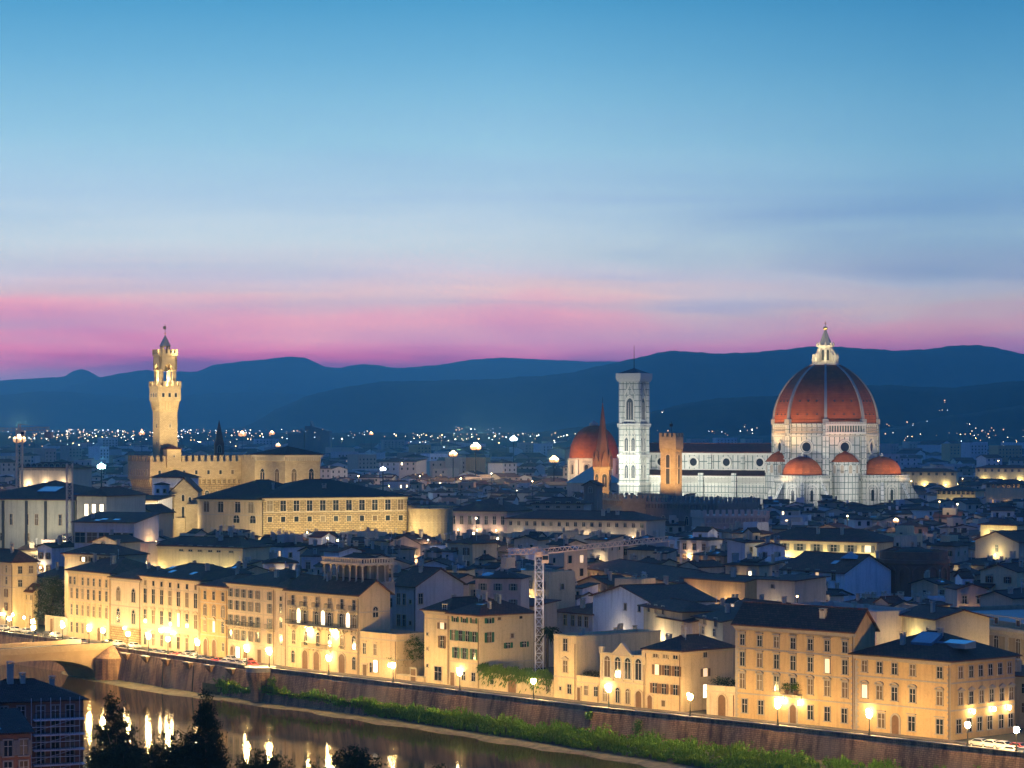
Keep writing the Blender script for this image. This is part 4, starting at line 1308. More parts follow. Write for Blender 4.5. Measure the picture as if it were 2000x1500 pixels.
# tribunes with half domes
def tribune(k):
    M = Matrix.Rotation(k * rad(45), 4, 'Z') @ Matrix.Translation((0, -30.0, 0))
    q = MB(); q.lathe([(13.2, 0), (13.2, 29.3), (13.8, 29.6), (13.8, 30.6), (13.1, 30.7), (13.1, 31.8), (13.6, 32.0), (13.6, 32.5), (9.6, 32.6)], 8, ph=V8); q.xf(M)
    b = q.build('tribune', MARBLE_FINE, cath)
    pr = [(9.7 * math.cos(u * math.pi / 2 / 9), 32.6 + 9.0 * math.sin(u * math.pi / 2 / 9) ** .92) for u in range(10)]
    pr[-1] = (.3, 41.6)
    q = MB(); q.lathe(pr, 16, ph=V8); q.xf(M); q.build('half_dome', DOME_TILE, b)
    q = MB(); q.lathe([(.5, 41.4), (.9, 42.0), (.3, 43.3)], 8); q.xf(M); q.build('finial', WHITE_STONE, b)
    for i in (-2, -1, 0, 1, 2):
        F_ = M @ face_xf(i, 13.2 * math.cos(V8))
        q = MB()
        arch_ring(q, 5.4, 8.6, .5, -.35, -.003); arch_ring(q, 3.6, 7.2, .35, -.5, -.35)
        q.xf(F_ @ Matrix.Translation((0, 0, 19.4))); w_ = q.build('window', WHITE_STONE, b)
        q = MB(); q.slab(arch_poly(1.5, 5.6), -.06, -.003); q.xf(F_ @ Matrix.Translation((0, 0, 19.8))); q.build('pane', GLASS, w_)
        q = MB()
        for j in range(13): q.box(-4.7 + j * .74, -4.35 + j * .74, -.8, -.003, 30.0, 30.65)
        q.box(-5.3, 5.3, -.75, -.003, 30.7, 31.1)
        q.xf(F_); q.build('bracket_frieze', WHITE_STONE, b)
    for i in (-2, -1, 0, 1):                     # sloping buttresses at the corners
        a = -math.pi / 2 + V8 + i * rad(45)
        q = MB(); q.slab([(12.6, 0), (19.0, 0), (19.0, 20.5), (13.2, 29.2), (12.6, 29.2)], -.8, .8); q.xf(M @ Matrix.Rotation(a, 4, 'Z'))
        q.build('buttress', MARBLE_FINE, b)
for k in (0, 2, 4): tribune(k)
# small round exedrae on the diagonal faces
for k in (-1, 1, 3):
    M = Matrix.Rotation(k * rad(45), 4, 'Z') @ Matrix.Translation((0, -AP, 0))
    q = MB(); q.lathe([(7.0, 0), (7.0, 38.0), (7.5, 38.2), (7.5, 38.9), (6.4, 39.0)], 20); q.xf(M); e = q.build('exedra', MARBLE_FINE, cath)
    q = MB(); q.lathe([(7.2, 38.9), (6.6, 39.8), (4.2, 42.4), (.4, 44.4)], 20); q.xf(M); q.build('exedra_roof', DOME_TILE, e)
    for i in (-2, -1, 0, 1, 2):
        q = MB(); arch_ring(q, 1.8, 4.2, .3, -.3, .25); q.xf(M @ Matrix.Rotation(i * rad(34), 4, 'Z') @ Matrix.Translation((0, -7.0, 33.4))); w_ = q.build('niche', WHITE_STONE, e)
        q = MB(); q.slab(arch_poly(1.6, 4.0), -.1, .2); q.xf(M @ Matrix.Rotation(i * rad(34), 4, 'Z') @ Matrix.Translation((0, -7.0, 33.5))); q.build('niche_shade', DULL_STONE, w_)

# nave and aisles running west
X0, X1 = -99.0, -23.0
MB().box(X0, X1, -10.6, 10.6, 0, 43.0).build('nave_wall', MARBLE, cath)
q, _ = roof_mesh(X0, X1 + .5, -10.6, 10.6, 43.6, 4.3, 'gable_x', .9, .5); nr_ = q.build('nave_roof', ROOF, cath)
MB().box(X0, X1 + 3, -21.0, -10.603, 0, 32.0).build('aisle', MARBLE_FINE, cath)
q = MB(); q.add([(X0, -21.4, 32.0), (X1 + 3, -21.4, 32.0), (X1 + 3, -10.603, 34.4), (X0, -10.603, 34.4), (X0, -21.4, 31.6), (X1 + 3, -21.4, 31.6)], [(0, 1, 2, 3), (4, 5, 1, 0)]); q.build('aisle_roof', ROOF, cath)
for z0, z1, y0 in ((42.0, 43.0, -11.3), (34.4, 34.9, -11.0)):
    MB().box(X0, X1 - .5, y0, -10.606, z0, z1).build('cornice', WHITE_STONE, cath)
for z0, z1, y0 in ((30.9, 31.6, -21.9), (27.3, 27.7, -21.4), (22.6, 23.0, -21.3), (18, 18.4, -21.3)):
    MB().box(X0, X1 + 2.5, y0, -21.003, z0, z1).build('cornice', WHITE_STONE, cath)
for i in range(5):
    x_ = X0 + 3.5 + i * 18.4
    MB().box(x_ - 1.0, x_ + 1.0, -11.5, -10.607, 34.9, 42.0).build('pier', MARBLE_FINE, cath)
    MB().box(x_ - 1.3, x_ + 1.3, -22.3, -21.004, 0, 33.0).build('pier', MARBLE_FINE, cath)
    if i < 4:
        xo = x_ + 9.2
        q = MB()
        for r0, r1, y0 in ((2.5, 3.1, -.6), (2.0, 2.5, -.35)):
            q.strip([(xo + r0 * math.cos(t_ * math.pi / 12), 38.4 + r0 * math.sin(t_ * math.pi / 12)) for t_ in range(25)], [(xo + r1 * math.cos(t_ * math.pi / 12), 38.4 + r1 * math.sin(t_ * math.pi / 12)) for t_ in range(25)], -10.6 + y0, -10.603)
        oc = q.build('oculus', WHITE_STONE, cath)
        q = MB(); q.slab([(xo + 2 * math.cos(t_ * math.pi / 12), 38.4 + 2 * math.sin(t_ * math.pi / 12)) for t_ in range(24)], -10.7, -10.61); q.build('pane', GLASS, oc)
        q = MB()
        arch_ring(q, 2.4, 9.0, .5, -.4, 0, 2.0); q.xf(Matrix.Translation((xo, -21.0, 13.0))); w_ = q.build('window', WHITE_STONE, cath)
        q = MB(); q.slab(arch_poly(2.3, 8.9, 1.9), -.08, -.003); q.xf(Matrix.Translation((xo, -21.0, 13.0))); q.build('pane', GLASS, w_)
        q = MB()
        for j in range(28): q.box(x_ + 1.8 + j * .54, x_ + 2.1 + j * .54, -21.35, -21.003, 28.0, 30.6)
        q.build('blind_arcade', WHITE_STONE, cath)

# ------------------------------------------------------------------ campanile
KY = 1372.0
camp = thing('bell_tower', 'tall square marble bell tower with gabled windows and a thin mast, left of the nave', 'bell tower', (at(1238.5, KY), KY, 0), CROT)
hs = 4.95
MB().box(-hs, hs, -hs, hs, 0, 79.4).build('shaft', MARBLE_FINE, camp)
for sx in (-1, 1):
    for sy in (-1, 1):
        q = MB(); q.lathe([(1.4, 0), (1.4, 79.3)], 8, sx * hs * .97, sy * hs * .97, V8); q.build('corner_buttress', MARBLE_FINE, camp)
for z0, z1, o_ in ((57.0, 58.0, 1.55), (56.2, 56.6, 1.45), (41.2, 42.2, 1.55), (40.4, 40.8, 1.45), (27.0, 27.9, 1.55), (15, 16, 1.55)):
    MB().box(-hs - o_, hs + o_, -hs - o_, hs + o_, z0, z1).build('string_course', WHITE_STONE, camp)
q = MB()
for z0, z1, o_ in ((79.4, 80.0, 1.5), (80.003, 80.6, 1.75), (80.603, 81.2, 1.95), (81.203, 83.6, 2.05)): q.box(-hs - o_, hs + o_, -hs - o_, hs + o_, z0, z1)
q.build('cornice', WHITE_STONE, camp)
q = MB(); q.add([(-hs - 1.2, -hs - 1.2, 83.61), (hs + 1.2, -hs - 1.2, 83.61), (hs + 1.2, hs + 1.2, 83.61), (-hs - 1.2, hs + 1.2, 83.61), (0, 0, 86.4)], [(0, 1, 4), (1, 2, 4), (2, 3, 4), (3, 0, 4)])
rf = q.build('roof', DARKSLATE, camp)
MB().tube((0, 0, 85.8), (0, 0, 98.0), .22, 6, .1).build('mast', DARKIRON, rf)
for a_ in (0, 90, -90, 180):
    M = Matrix.Rotation(rad(a_), 4, 'Z') @ Matrix.Translation((0, -hs, 0))
    def place(q, name, m_, par, x_, z_):
        q.xf(M @ Matrix.Translation((x_, 0, z_))); return q.build(name, m_, par)
    # great three-light window with gable
    q = MB(); arch_ring(q, 4.2, 12.0, .45, -.5, -.003, 3.4); arch_ring(q, 3.9, 11.2, .3, -.3, -.003, 2.9)
    q.strip([(-3.3, 12.4), (0, 18.6), (3.3, 12.4)], [(-2.6, 12.4), (0, 17.3), (2.6, 12.4)], -.55, -.003)
    for x_ in (-.65, .65): q.tube((x_, -.2, 0), (x_, -.2, 8.8), .14, 6)
    q.box(-2.9, 2.9, -.5, -.003, -.9, 0)
    w_ = place(q, 'window', WHITE_STONE, camp, 0, 60.0)
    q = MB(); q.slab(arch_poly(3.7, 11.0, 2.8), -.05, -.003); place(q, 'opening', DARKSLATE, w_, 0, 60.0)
    for zz in (44.0, 30.2):
        for x_ in (-1.9, 1.9):
            q = MB(); arch_ring(q, 2.2, 7.2, .3, -.45, -.003, 1.7)
            q.strip([(-1.75, 7.0), (0, 10.2), (1.75, 7.0)], [(-1.3, 7.0), (0, 9.3), (1.3, 7.0)], -.5, -.003)
            q.tube((0, -.2, 0), (0, -.2, 5.6), .12, 6); q.box(-1.6, 1.6, -.4, -.003, -.6, 0)
            w_ = place(q, 'window', WHITE_STONE, camp, x_, zz)
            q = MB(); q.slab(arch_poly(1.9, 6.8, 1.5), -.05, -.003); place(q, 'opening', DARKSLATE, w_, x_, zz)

# ------------------------------------------------------------------ chapel dome behind, left of the bell tower
MY = 1620.0
chap = thing('domed_chapel', 'octagonal chapel with a smooth red dome, half hidden behind the spired tower', 'chapel', (at(1160, MY), MY, 0), rad(-20))
MB().lathe([(15.4, 0), (15.4, 36.6), (16.0, 36.8), (16.0, 37.6), (14.8, 37.8)], 8, ph=V8).build('drum', stucco('chapel_plaster', (.6, .52, .40)), chap)
pr = [(14.9 * math.cos(u * math.pi / 2 / 12) ** .9, 37.7 + 19.6 * math.sin(u * math.pi / 2 / 12)) for u in range(12)] + [(2.6, 57.6)]
MB().lathe(pr, 24, ph=V8).build('dome', DOME_TILE, chap)
MB().lathe([(2.9, 57.2), (2.9, 58.6), (2.2, 58.7), (.4, 60.2)], 8).build('cap', LEAD, chap)
for k in range(-2, 3):
    F_ = face_xf(k, 15.4 * math.cos(V8))
    q = MB(); arch_ring(q, 2.4, 6.0, .6, -.5, -.003); q.box(-2.6, 2.6, -.5, -.003, 7.0, 7.6); q.xf(F_ @ Matrix.Translation((0, 0, 28))); w_ = q.build('window', GREY_TRIM, chap)
    q = MB(); q.slab(arch_poly(2.2, 5.8), -.06, -.003); q.xf(F_ @ Matrix.Translation((0, 0, 28))); q.build('pane', GLASS, w_)
    q = MB(); q.box(-1.1, .5, -1.1, 1.1, 20, 36.5); a = V8 + (k - 2) * rad(45); q.build('pilaster', WHITE_STONE, chap, (15.4 * math.cos(a), 15.4 * math.sin(a), 0), a)
LYY = 1560.0
P0, P1 = (at(1108, LYY), LYY), (at(1166, LYY - 12), LYY - 12)
building('church', 'church with a pale green copper roof below the red chapel dome', 'church', P0, P1, 24, 26, wall='buff', roof='hip', rise=9.5, roofm=COPPER, chimneys=0, cornice=False)

# ------------------------------------------------------------------ hexagonal spired tower
BY = 1120.0
bad = thing('spired_tower', 'slender brown hexagonal tower with a sharp brick spire left of the bell tower', 'church tower', (at(1177, BY), BY, 0), rad(12))
MB().lathe([(3.75, 0), (3.75, 29.0), (4.1, 29.2), (4.1, 29.9), (3.75, 30.0), (3.75, 38.4), (4.3, 38.8), (4.3, 39.6), (3.9, 39.7)], 6).build('shaft', ASHLAR, bad)
sp_ = MB().lathe([(3.9, 39.6), (1.7, 54.0), (.12, 66.2)], 6).build('spire', BRICK, bad)
for k in range(6):
    a = k * rad(60) + rad(30)
    q = MB(); q.slab([(-1.45, 39.7), (1.45, 39.7), (1.45, 41.6), (0, 46.2), (-1.45, 41.6)], -.3, .7); q.xf(Matrix.Rotation(a + math.pi / 2, 4, 'Z') @ Matrix.Translation((0, -3.5, 0)))
    q.build('gable', BRICK, sp_)
    q = MB(); q.lathe([(.38, 39.6), (.38, 43.0), (.05, 45.4)], 6, 4.0, 0); q.build('pinnacle', BRICK, sp_, rz=k * rad(60))
    for zz, hh in ((31.2, 5.6), (20.5, 5.6)):
        M = Matrix.Rotation(a + math.pi / 2, 4, 'Z') @ Matrix.Translation((0, -3.75 * math.cos(rad(30)), zz))
        q = MB(); arch_ring(q, 2.1, hh, .25, -.2, -.003); q.tube((0, -.12, 0), (0, -.12, hh - 1.5), .12, 6); q.xf(M); w_ = q.build('window', STONE_TRIM, bad)
        q = MB(); q.slab(arch_poly(1.9, hh - .2), -.05, -.003); q.xf(M); q.build('opening', DARKSLATE, w_)
MB().tube((0, 0, 66), (0, 0, 68.6), .08, 5).build('finial', DARKIRON, sp_)


def merlons(q, x0, x1, y0, y1, z, w=1.3, h=1.7, gap=1.2, t_=.7):
    for (a0, a1, fixed, axis) in ((x0, x1, y0, 0), (x0, x1, y1 - t_, 0), (y0, y1, x0, 1), (y0, y1, x1 - t_, 1)):
        n_ = max(2, round((a1 - a0 + gap) / (w + gap)))
        st = (a1 - a0 - w) / (n_ - 1)
        for i in range(n_):
            p_ = a0 + i * st
            if axis == 0: q.box(p_, p_ + w, fixed, fixed + t_, z, z + h)
            elif 0 < i < n_ - 1: q.box(fixed, fixed + t_, p_, p_ + w, z, z + h)


# ------------------------------------------------------------------ crenellated ochre tower and palace (before the nave)
GY = 1100.0
ROT2 = rad(28)
barg = thing('crenellated_tower', 'square ochre tower with battlements and tall slit openings in front of the nave', 'tower', (at(1311, GY), GY, 0), rad(-28))
MB().box(-3.3, 3.3, -3.3, 3.3, 0, 47.3).build('shaft', RUSTBIG if False else ASHLAR, barg)
q = MB()
for i in range(5):
    for s_ in (-1, 1):
        x_ = -3.0 + i * 1.5
        q.box(x_ - .25, x_ + .25, -3.68 if s_ < 0 else 3.303, -3.303 if s_ < 0 else 3.68, 46.2, 47.3); q.box(-3.68 if s_ < 0 else 3.303, -3.303 if s_ < 0 else 3.68, x_ - .25, x_ + .25, 46.2, 47.3)
q.box(-3.7, 3.7, -3.7, 3.7, 47.303, 52.0); q.build('top_storey', ASHLAR, barg)
q = MB(); q.box(-3.7, 3.7, -3.7, 3.7, 52.003, 52.2); merlons(q, -3.7, 3.7, -3.7, 3.7, 52.203, 1.2, 1.6, 1.05); q.build('battlement', ASHLAR, barg)
for a_ in (0, 90, 180, -90):
    M = Matrix.Rotation(rad(a_), 4, 'Z') @ Matrix.Translation((0, -3.3, 33.0))
    q = MB(); arch_ring(q, 1.7, 12.0, .3, -.2, -.003); q.box(-.9, .9, -.2, -.003, 6.2, 6.6); q.xf(M); w_ = q.build('window', STONE_TRIM, barg)
    q = MB(); q.slab(arch_poly(1.6, 11.9), -.06, -.004); q.xf(M); q.build('opening', DARKSLATE, w_)
q = MB(); q.tube((0, 0, 52), (0, 0, 58.5), .12, 6); q.box(-.7, .7, -.1, .1, 56.4, 57.6); q.build('weather_vane', DARKIRON, barg)
def fort(label, pL, pR, h, depth, mat_, cren=True, w=1.3, gap=1.2):
    d = Vector(pR) - Vector(pL); Wd = d.length
    t = thing('crenellated_palace', label, 'palace', (pL[0], pL[1], 0), math.atan2(d.y, d.x))
    MB().box(0, Wd, 0, depth, 0, h).build('wall', mat_, t)
    q = MB(); q.box(-.5, Wd + .5, -.5, depth + .5, h + .003, h + .9); merlons(q, -.5, Wd + .5, -.5, depth + .5, h + .903, w, 1.6, gap); q.build('battlement', mat_, t)
    n_ = int(Wd / 1.5)
    q = MB()
    q.box(0, Wd, -.3, -.003, h - 2.2, h - 1.7)
    for i in range(n_): q.box(i * Wd / n_ + .2, i * Wd / n_ + .65, -.5, -.003, h - 1.697, h)
    q.build('corbel_frieze', mat_, t)
    q = MB(); q.box(Wd + .003, Wd + .5, 0, depth, h - .9, h)
    q.build('side_frieze', mat_, t)
    for i in range(max(2, int(Wd / 6))):
        window(t, (i + .5) * Wd / max(2, int(Wd / 6)), 0, h - 8.0, 0, 'bifora', 1.8, 3.4)
    return t, Wd
fort('ochre crenellated palace block at the foot of the spired tower', (at(1160, 1085), 1085), (at(1216, 1062), 1062), zat(977, 1075), 20, ASHLAR)
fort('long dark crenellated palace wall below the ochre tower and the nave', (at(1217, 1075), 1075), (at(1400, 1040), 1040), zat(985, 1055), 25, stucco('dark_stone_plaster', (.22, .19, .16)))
fort('low pink crenellated palace at the foot of the cathedral', (at(1375, 980), 980), (at(1500, 985), 985), zat(1012, 980), 16, WALL['pinkish'], gap=1.0)

# ------------------------------------------------------------------ the town hall with its tower
PY_ = 1020.0
PROT = rad(28.6)
def rotv(x, y, a): return (x * math.cos(a) - y * math.sin(a), x * math.sin(a) + y * math.cos(a))
# corner of body at column 296.5: left face to the back-left, right face to the back-right
pc = Vector((at(296.5, 1005), 1005))
pal = thing('town_hall', 'fortress like sandstone town hall with battlements, floodlit, left of the picture', 'town hall', (pc.x, pc.y, 0), PROT)
PW, PD, PHh = 46.0, 21.0, zat(903, 1005)
MB().box(0, PW, 0, PD, 0, PHh - 6.5).build('wall', RUSTBIG, pal)
q = MB()
q.box(-1.2, PW, -1.2, PD + 1.2, PHh - 6.5 + .003, PHh)
q.build('gallery', ASHLAR, pal)
q = MB()
n_ = 22
for i in range(n_): q.slab([(i * 1.0, 0)] * 3, 0, .1) if False else q.box(i * PW / n_ + .3, i * PW / n_ + .9, -1.15, -.003, PHh - 8.3, PHh - 6.5)
q.build('corbel_frieze', ASHLAR, pal)
q = MB()
for i in range(11):
    y_ = i * PD / 11 + .4
    q.add([(-.003, y_, PHh - 10), (-1.2, y_, PHh - 6.5), (-.003, y_, PHh - 6.5), (-.003, y_ + .8, PHh - 10), (-1.2, y_ + .8, PHh - 6.5), (-.003, y_ + .8, PHh - 6.5)], [(0, 1, 2), (5, 4, 3), (0, 3, 4, 1), (1, 4, 5, 2)])
q.build('corbel_frieze', ASHLAR, pal)
q = MB(); q.box(-1.25, PW, -1.25, PD + 1.25, PHh + .003, PHh + .25); merlons(q, -1.2, PW, -1.2, PD + 1.2, PHh + .253, 1.35, 2.2, 1.25); q.build('battlement', ASHLAR, pal)
for i in range(9): window(pal, 2.5 + i * 4.9, 0, PHh - 14.2, 0, 'arch', 1.7, 3.4)
for i in range(9): window(pal, 2.6 + i * 4.9, -1.2, PHh - 4.6, 0, 'plain_small', 1.0, 1.5)
for i in range(8): window(pal, -1.2, PD - 1.6 - i * 2.5, PHh - 5.0, rad(-90), 'plain_small', .7, 2.2)
for z_ in (PHh - 17.5, PHh - 25):
    for i in range(4): window(pal, 0, PD - 2.8 - i * 5.2, z_, rad(-90), 'bifora', 1.9, 3.2)
# tower
TY = 1016.0
tw = thing('clock_tower', 'tall sandstone tower with a jutting battlemented gallery and open belfry above the town hall', 'tower', (at(322.5, TY), TY, 0), PROT)
hs = 3.57
MB().box(-hs, hs, -hs, hs, 0, zat(806, TY)).build('shaft', ASHLAR, tw)
z1, z2 = zat(806, TY), zat(783, TY)
q = MB()
g_ = 4.55
q.add([(-hs, -hs, z1 - .01), (hs, -hs, z1 - .01), (hs, hs, z1 - .01), (-hs, hs, z1 - .01), (-g_ + .5, -g_ + .5, z2), (g_ - .5, -g_ + .5, z2), (g_ - .5, g_ - .5, z2), (-g_ + .5, g_ - .5, z2)], [(0, 1, 5, 4), (1, 2, 6, 5), (2, 3, 7, 6), (3, 0, 4, 7)])
for a_ in range(4):
    for i in range(7):
        x_ = -3.75 + i * 1.25
        b = MB(); f_ = .82
        b.add([(x_ * f_ - .22, -hs - .0, z1 + .2), (x_ * f_ + .22, -hs, z1 + .2), (x_ + .26, -g_, z2), (x_ - .26, -g_, z2), (x_ * f_ - .22, -hs - .45, z1 + 1.4), (x_ * f_ + .22, -hs - .45, z1 + 1.4)], [(0, 1, 5, 4), (4, 5, 2, 3), (0, 4, 3), (1, 2, 5)])
        b.xf(Matrix.Rotation(a_ * math.pi / 2, 4, 'Z')); q.add(b.v, b.f)
q.build('machicolation', ASHLAR, tw)
z3 = zat(757, TY)
gal = MB().box(-g_, g_, -g_, g_, z2 + .003, z3).build('gallery', ASHLAR, tw)
q = MB(); q.box(-g_ - .15, g_ + .15, -g_ - .15, g_ + .15, z3 + .003, z3 + .5); merlons(q, -g_ - .15, g_ + .15, -g_ - .15, g_ + .15, z3 + .503, 1.1, 1.8, .95, .5); q.build('battlement', ASHLAR, tw)
for a_ in range(4):
    for x_ in (-2.5, 0, 2.5):
        p_ = rotv(x_, -g_, a_ * math.pi / 2); window(tw, p_[0], p_[1], z2 + 1.4, a_ * math.pi / 2, 'plain_small', 1.0, 1.5, name='window')
    for zz in (55.5, 62, 69):
        if a_ % 2 == 1 or zz == 62:
            p_ = rotv(.6, -hs, a_ * math.pi / 2); window(tw, p_[0], p_[1], zz - 6, a_ * math.pi / 2, 'plain_small', .7, 1.2)
# belfry: four stout columns, arches, upper block
z4, z5, z6 = z3 + .6, zat(722, TY), zat(697, TY)
for sx in (-1, 1):
    for sy in (-1, 1): MB().lathe([(1.05, z4), (1.05, z4 + .6), (.85, z4 + .8), (.85, z5 - .8), (1.15, z5)], 10).build('belfry_column', ASHLAR, tw, (sx * 2.55, sy * 2.55, 0))
q = MB()
for a_ in range(4):
    b = MB()
    A = arc_pts(3.4, z5, 2.2, 10); b.slab([(3.45, z5), (3.45, z6), (-3.45, z6), (-3.45, z5), (-1.7, z5)] + [(-x, z) for x, z in A][1:-1] + [(1.7, z5)], -3.45, -2.6)
    b.f = [f[::-1] for f in b.f] if False else b.f
    b.xf(Matrix.Rotation(a_ * math.pi / 2, 4, 'Z')); q.add(b.v, b.f)
q.box(-3.4, 3.4, -3.4, 3.4, z6 - .6, z6 + .3); q.box(-3.7, 3.7, -3.7, 3.7, z6 + .303, z6 + 1.2)
merlons(q, -3.75, 3.75, -3.75, 3.75, z6 + 1.203, .9, 1.6, .75, .5)
q.build('belfry_top', ASHLAR, tw)
MB().lathe([(.2, z5 + 1.5), (.7, z5 + 1.1), (1.0, z5 - .2), (1.3, z5 - .6)], 12).build('bell', BRONZE, tw)
zc = z6 + 1.2
q = MB()
for sx in (-1, 1):
    for sy in (-1, 1): q.lathe([(.42, zc), (.42, zc + 2.6)], 8, sx * 1.15, sy * 1.15)
q.box(-1.6, 1.6, -1.6, 1.6, zc + 2.6, zc + 2.9); q.build('cupola', ASHLAR, tw)
q = MB(); q.add([(-1.7, -1.7, zc + 2.9), (1.7, -1.7, zc + 2.9), (1.7, 1.7, zc + 2.9), (-1.7, 1.7, zc + 2.9), (0, 0, zc + 7.2)], [(0, 1, 4), (1, 2, 4), (2, 3, 4), (3, 0, 4), (3, 2, 1, 0)]); sr = q.build('spire', LEAD, tw)
q = MB(); q.tube((0, 0, zc + 7), (0, 0, zc + 11.2), .1, 6); q.lathe([(.05, zc + 7.2), (.4, zc + 7.6), (.05, zc + 8.0)], 8); q.box(-.75, .35, -.06, .06, zc + 9.2, zc + 10.4); q.build('weather_vane', GOLD, sr)
# stair turret room on the roof beside the tower
tr = thing('stair_house', 'small bright stone stair house on the town hall roof at the tower foot', 'stair house', (at(337, 1008), 1008, zat(903, 1005)), PROT)
MB().box(-2.8, 2.8, -1.6, 2.4, -2, zat(877, 1008) - zat(903, 1005)).build('wall', ASHLAR, tr)
q, _ = roof_mesh(-2.8, 2.8, -1.6, 2.4, zat(877, 1008) - zat(903, 1005) + .1, .9, 'hip', .4); q.build('roof', ROOF, tr)
window(tr, 0, -1.6, 2.0, 0, 'plain_small', .5, .5)
# rear wing with gothic windows
pe = Vector((at(557, 990), 990))
s_ = 16.6
wing = thing('town_hall_wing', 'floodlit stone wing with a row of gothic arched windows and dark hip roof', 'palace', (pe.x, pe.y, 0), rad(45))
zt = zat(888, 990)
MB().box(0, 17, 0, 17.5, 0, zt).build('wall', ASHLAR, wing)
q, _ = roof_mesh(0, 17, 0, 17.5, zt + .1, 3.0, 'hip', 1.2); q.build('roof', ROOF_GREY, wing)
q = MB()
q.box(-.8, 17.8, -.8, 18.3, zt - .9, zt - .2)
for i in range(20): q.box(i * .86 + .1, i * .86 + .45, -.6, -.003, zt - 2.4, zt - .903); q.box(-.6, -.003, i * .86 + .1, i * .86 + .45, zt - 2.4, zt - .903)
q.build('corbel_frieze', STONE_TRIM, wing)
for fx in (4.2, 12.6):
    window(wing, fx, 0, zt - 10.8, 0, 'bifora', 2.6, 5.6, lit=0); window(wing, 0, fx + .4, zt - 10.8, rad(-90), 'bifora', 2.6, 5.6)
link = building('town_hall_range', 'long floodlit battlemented range joining the town hall to its gothic wing', 'palace', (at(452, 1030), 1030), (at(516, 1000), 1000), zat(903, 1010), 10, wall=ASHLAR, roof='flat', chimneys=0,
    rows=[(30, 'arch', 1.8, 3.0, 4)])
q = MB(); q.box(-.05, link[1] + .05, -.05, 10.05, zat(903, 1010) + .905, zat(903, 1010) + 1.1); merlons(q, 0, link[1], 0, 10, zat(903, 1010) + 1.103, 1.35, 1.6, 1.25); q.build('battlement', ASHLAR, link[0])

# gabled old church front and round turret before the town hall
ch = thing('gabled_church', 'floodlit stone church front with a steep gable and tall narrow windows', 'church', (at(331, 905), 905, 0), rad(4))
w_ = at(386, 905) - at(331, 905)
za, zb = zat(962, 905), zat(936, 905)
q = MB(); q.add([(X, Y, Z) for Y in (0, 30) for X, Z in ((0, 0), (w_, 0), (w_, za), (w_ * .5, zb), (0, za))], [(0, 1, 2, 3, 4), (9, 8, 7, 6, 5), (5, 0, 4, 9), (1, 6, 7, 2)]); q.build('wall', ASHLAR, ch)
q, _ = roof_mesh(0, w_, 0.6, 30, za + .1, zb - za + .5, 'gable_y', .35); q.build('roof', ROOF_GREY, ch)
for x_, z_, h_ in ((.48, 31.2, 2.2), (.48, 24.8, 4.6), (.12, 25.2, 3.6), (.72, 31.0, 1.6)):
    q = MB(); arch_ring(q, .9, h_, .25, -.2, -.003); o = q.build('window', STONE_TRIM, ch, (x_ * w_, 0, z_)); MB().slab(arch_poly(.85, h_ - .05), -.05, -.004).build('pane', GLASS, o)
MB().box(w_ * .6, w_ * 1.02, -4.5, -.003, 0, zat(985, 900)).build('porch', ASHLAR, ch)
MB().box(w_ * .26, w_ * .58, -3.2, -.004, 0, zat(1012, 900)).build('bay', ASHLAR, ch)
tu = thing('round_turret', 'small round white plastered turret left of the gabled church', 'turret', (at(316, 915), 915, 0), 0)
MB().lathe([(2.6, 0), (2.6, zat(947, 915))], 18).build('wall', WALL['white'], tu, smooth=False)
MB().lathe([(2.9, zat(947, 915)), (2.9, zat(946, 915)), (.3, zat(942, 915))], 18).build('roof', ROOF, tu)
for a_ in (-.4, .5): window(tu, 2.6 * math.sin(a_), -2.6 * math.cos(a_), zat(962, 915), a_, 'plain_small', .9, 1.2)
building('loggia_house', 'white walled house with a row of tall dark loggia openings under the town hall', 'house', (at(297, 945), 945), (at(352, 940), 940), zat(932, 945), 12, wall='white', roof='hip', rise=2.6, rows=[(31, 'plain', 1.6, 3.8, [.3, .5, .72])], chimneys=0, cornice=False)
building('low_house', 'low floodlit house with tall windows left of the gabled church', 'house', (at(252, 900), 900), (at(307, 895), 895), zat(976, 900), 9, wall='white', roof='shed', rise=1.4, rows=[(26, 'plain', 1.2, 4.2, 5)], chimneys=0)
building('flat_gable_house', 'plain yellow house with a blank shallow gable below the town hall', 'house', (at(250, 860), 860), (at(299, 857), 857), zat(1002, 860), 14, wall='sand', roof='gable_y', rise=2.6, chimneys=0, cornice=False)

# the long rusticated palace
RY0, RY1 = 868.0, 886.0
A_ = building('rusticated_palace', 'long floodlit rough stone palace with two rows of windows under a dark roof', 'palace', (at(514, RY0), RY0), (at(795, RY1), RY1), zat(972, RY0), 40, wall=RUST, roof='hip', rise=5.4, over=1.4, roofm=ROOF_GREY, group=None,
    rows=[(zat(998, 872), 'lintel', 1.9, 3.4, 11, {'trim': 'stone'}), (zat(1019, 872), 'plain_small', 1.5, 1.7, 11)], courses_at=(zat(1000, 872),), chimneys=2)
building('smooth_palace', 'floodlit pale palace with arched windows left of the rusticated palace', 'palace', (at(386, 884), 884), (at(513.5, RY0 + 1), RY0 + 1), zat(972, 893), 34, wall='sand', roof='hip', rise=6.0, over=1.2, roofm=ROOF_GREY,
    rows=[(zat(998, 890), 'arch', 2.2, 4.0, [.14, .36, .62, .82]), (zat(1018, 890), 'arch', 2.4, 2.6, [.6, .85])], courses_at=(zat(1003, 890),), chimneys=0)
q, _ = None, None
t_ = thing('curved_building', 'low floodlit building with a curved pale end wall right of the rusticated palace', 'building', (at(838, 884), 884, 0), 0)
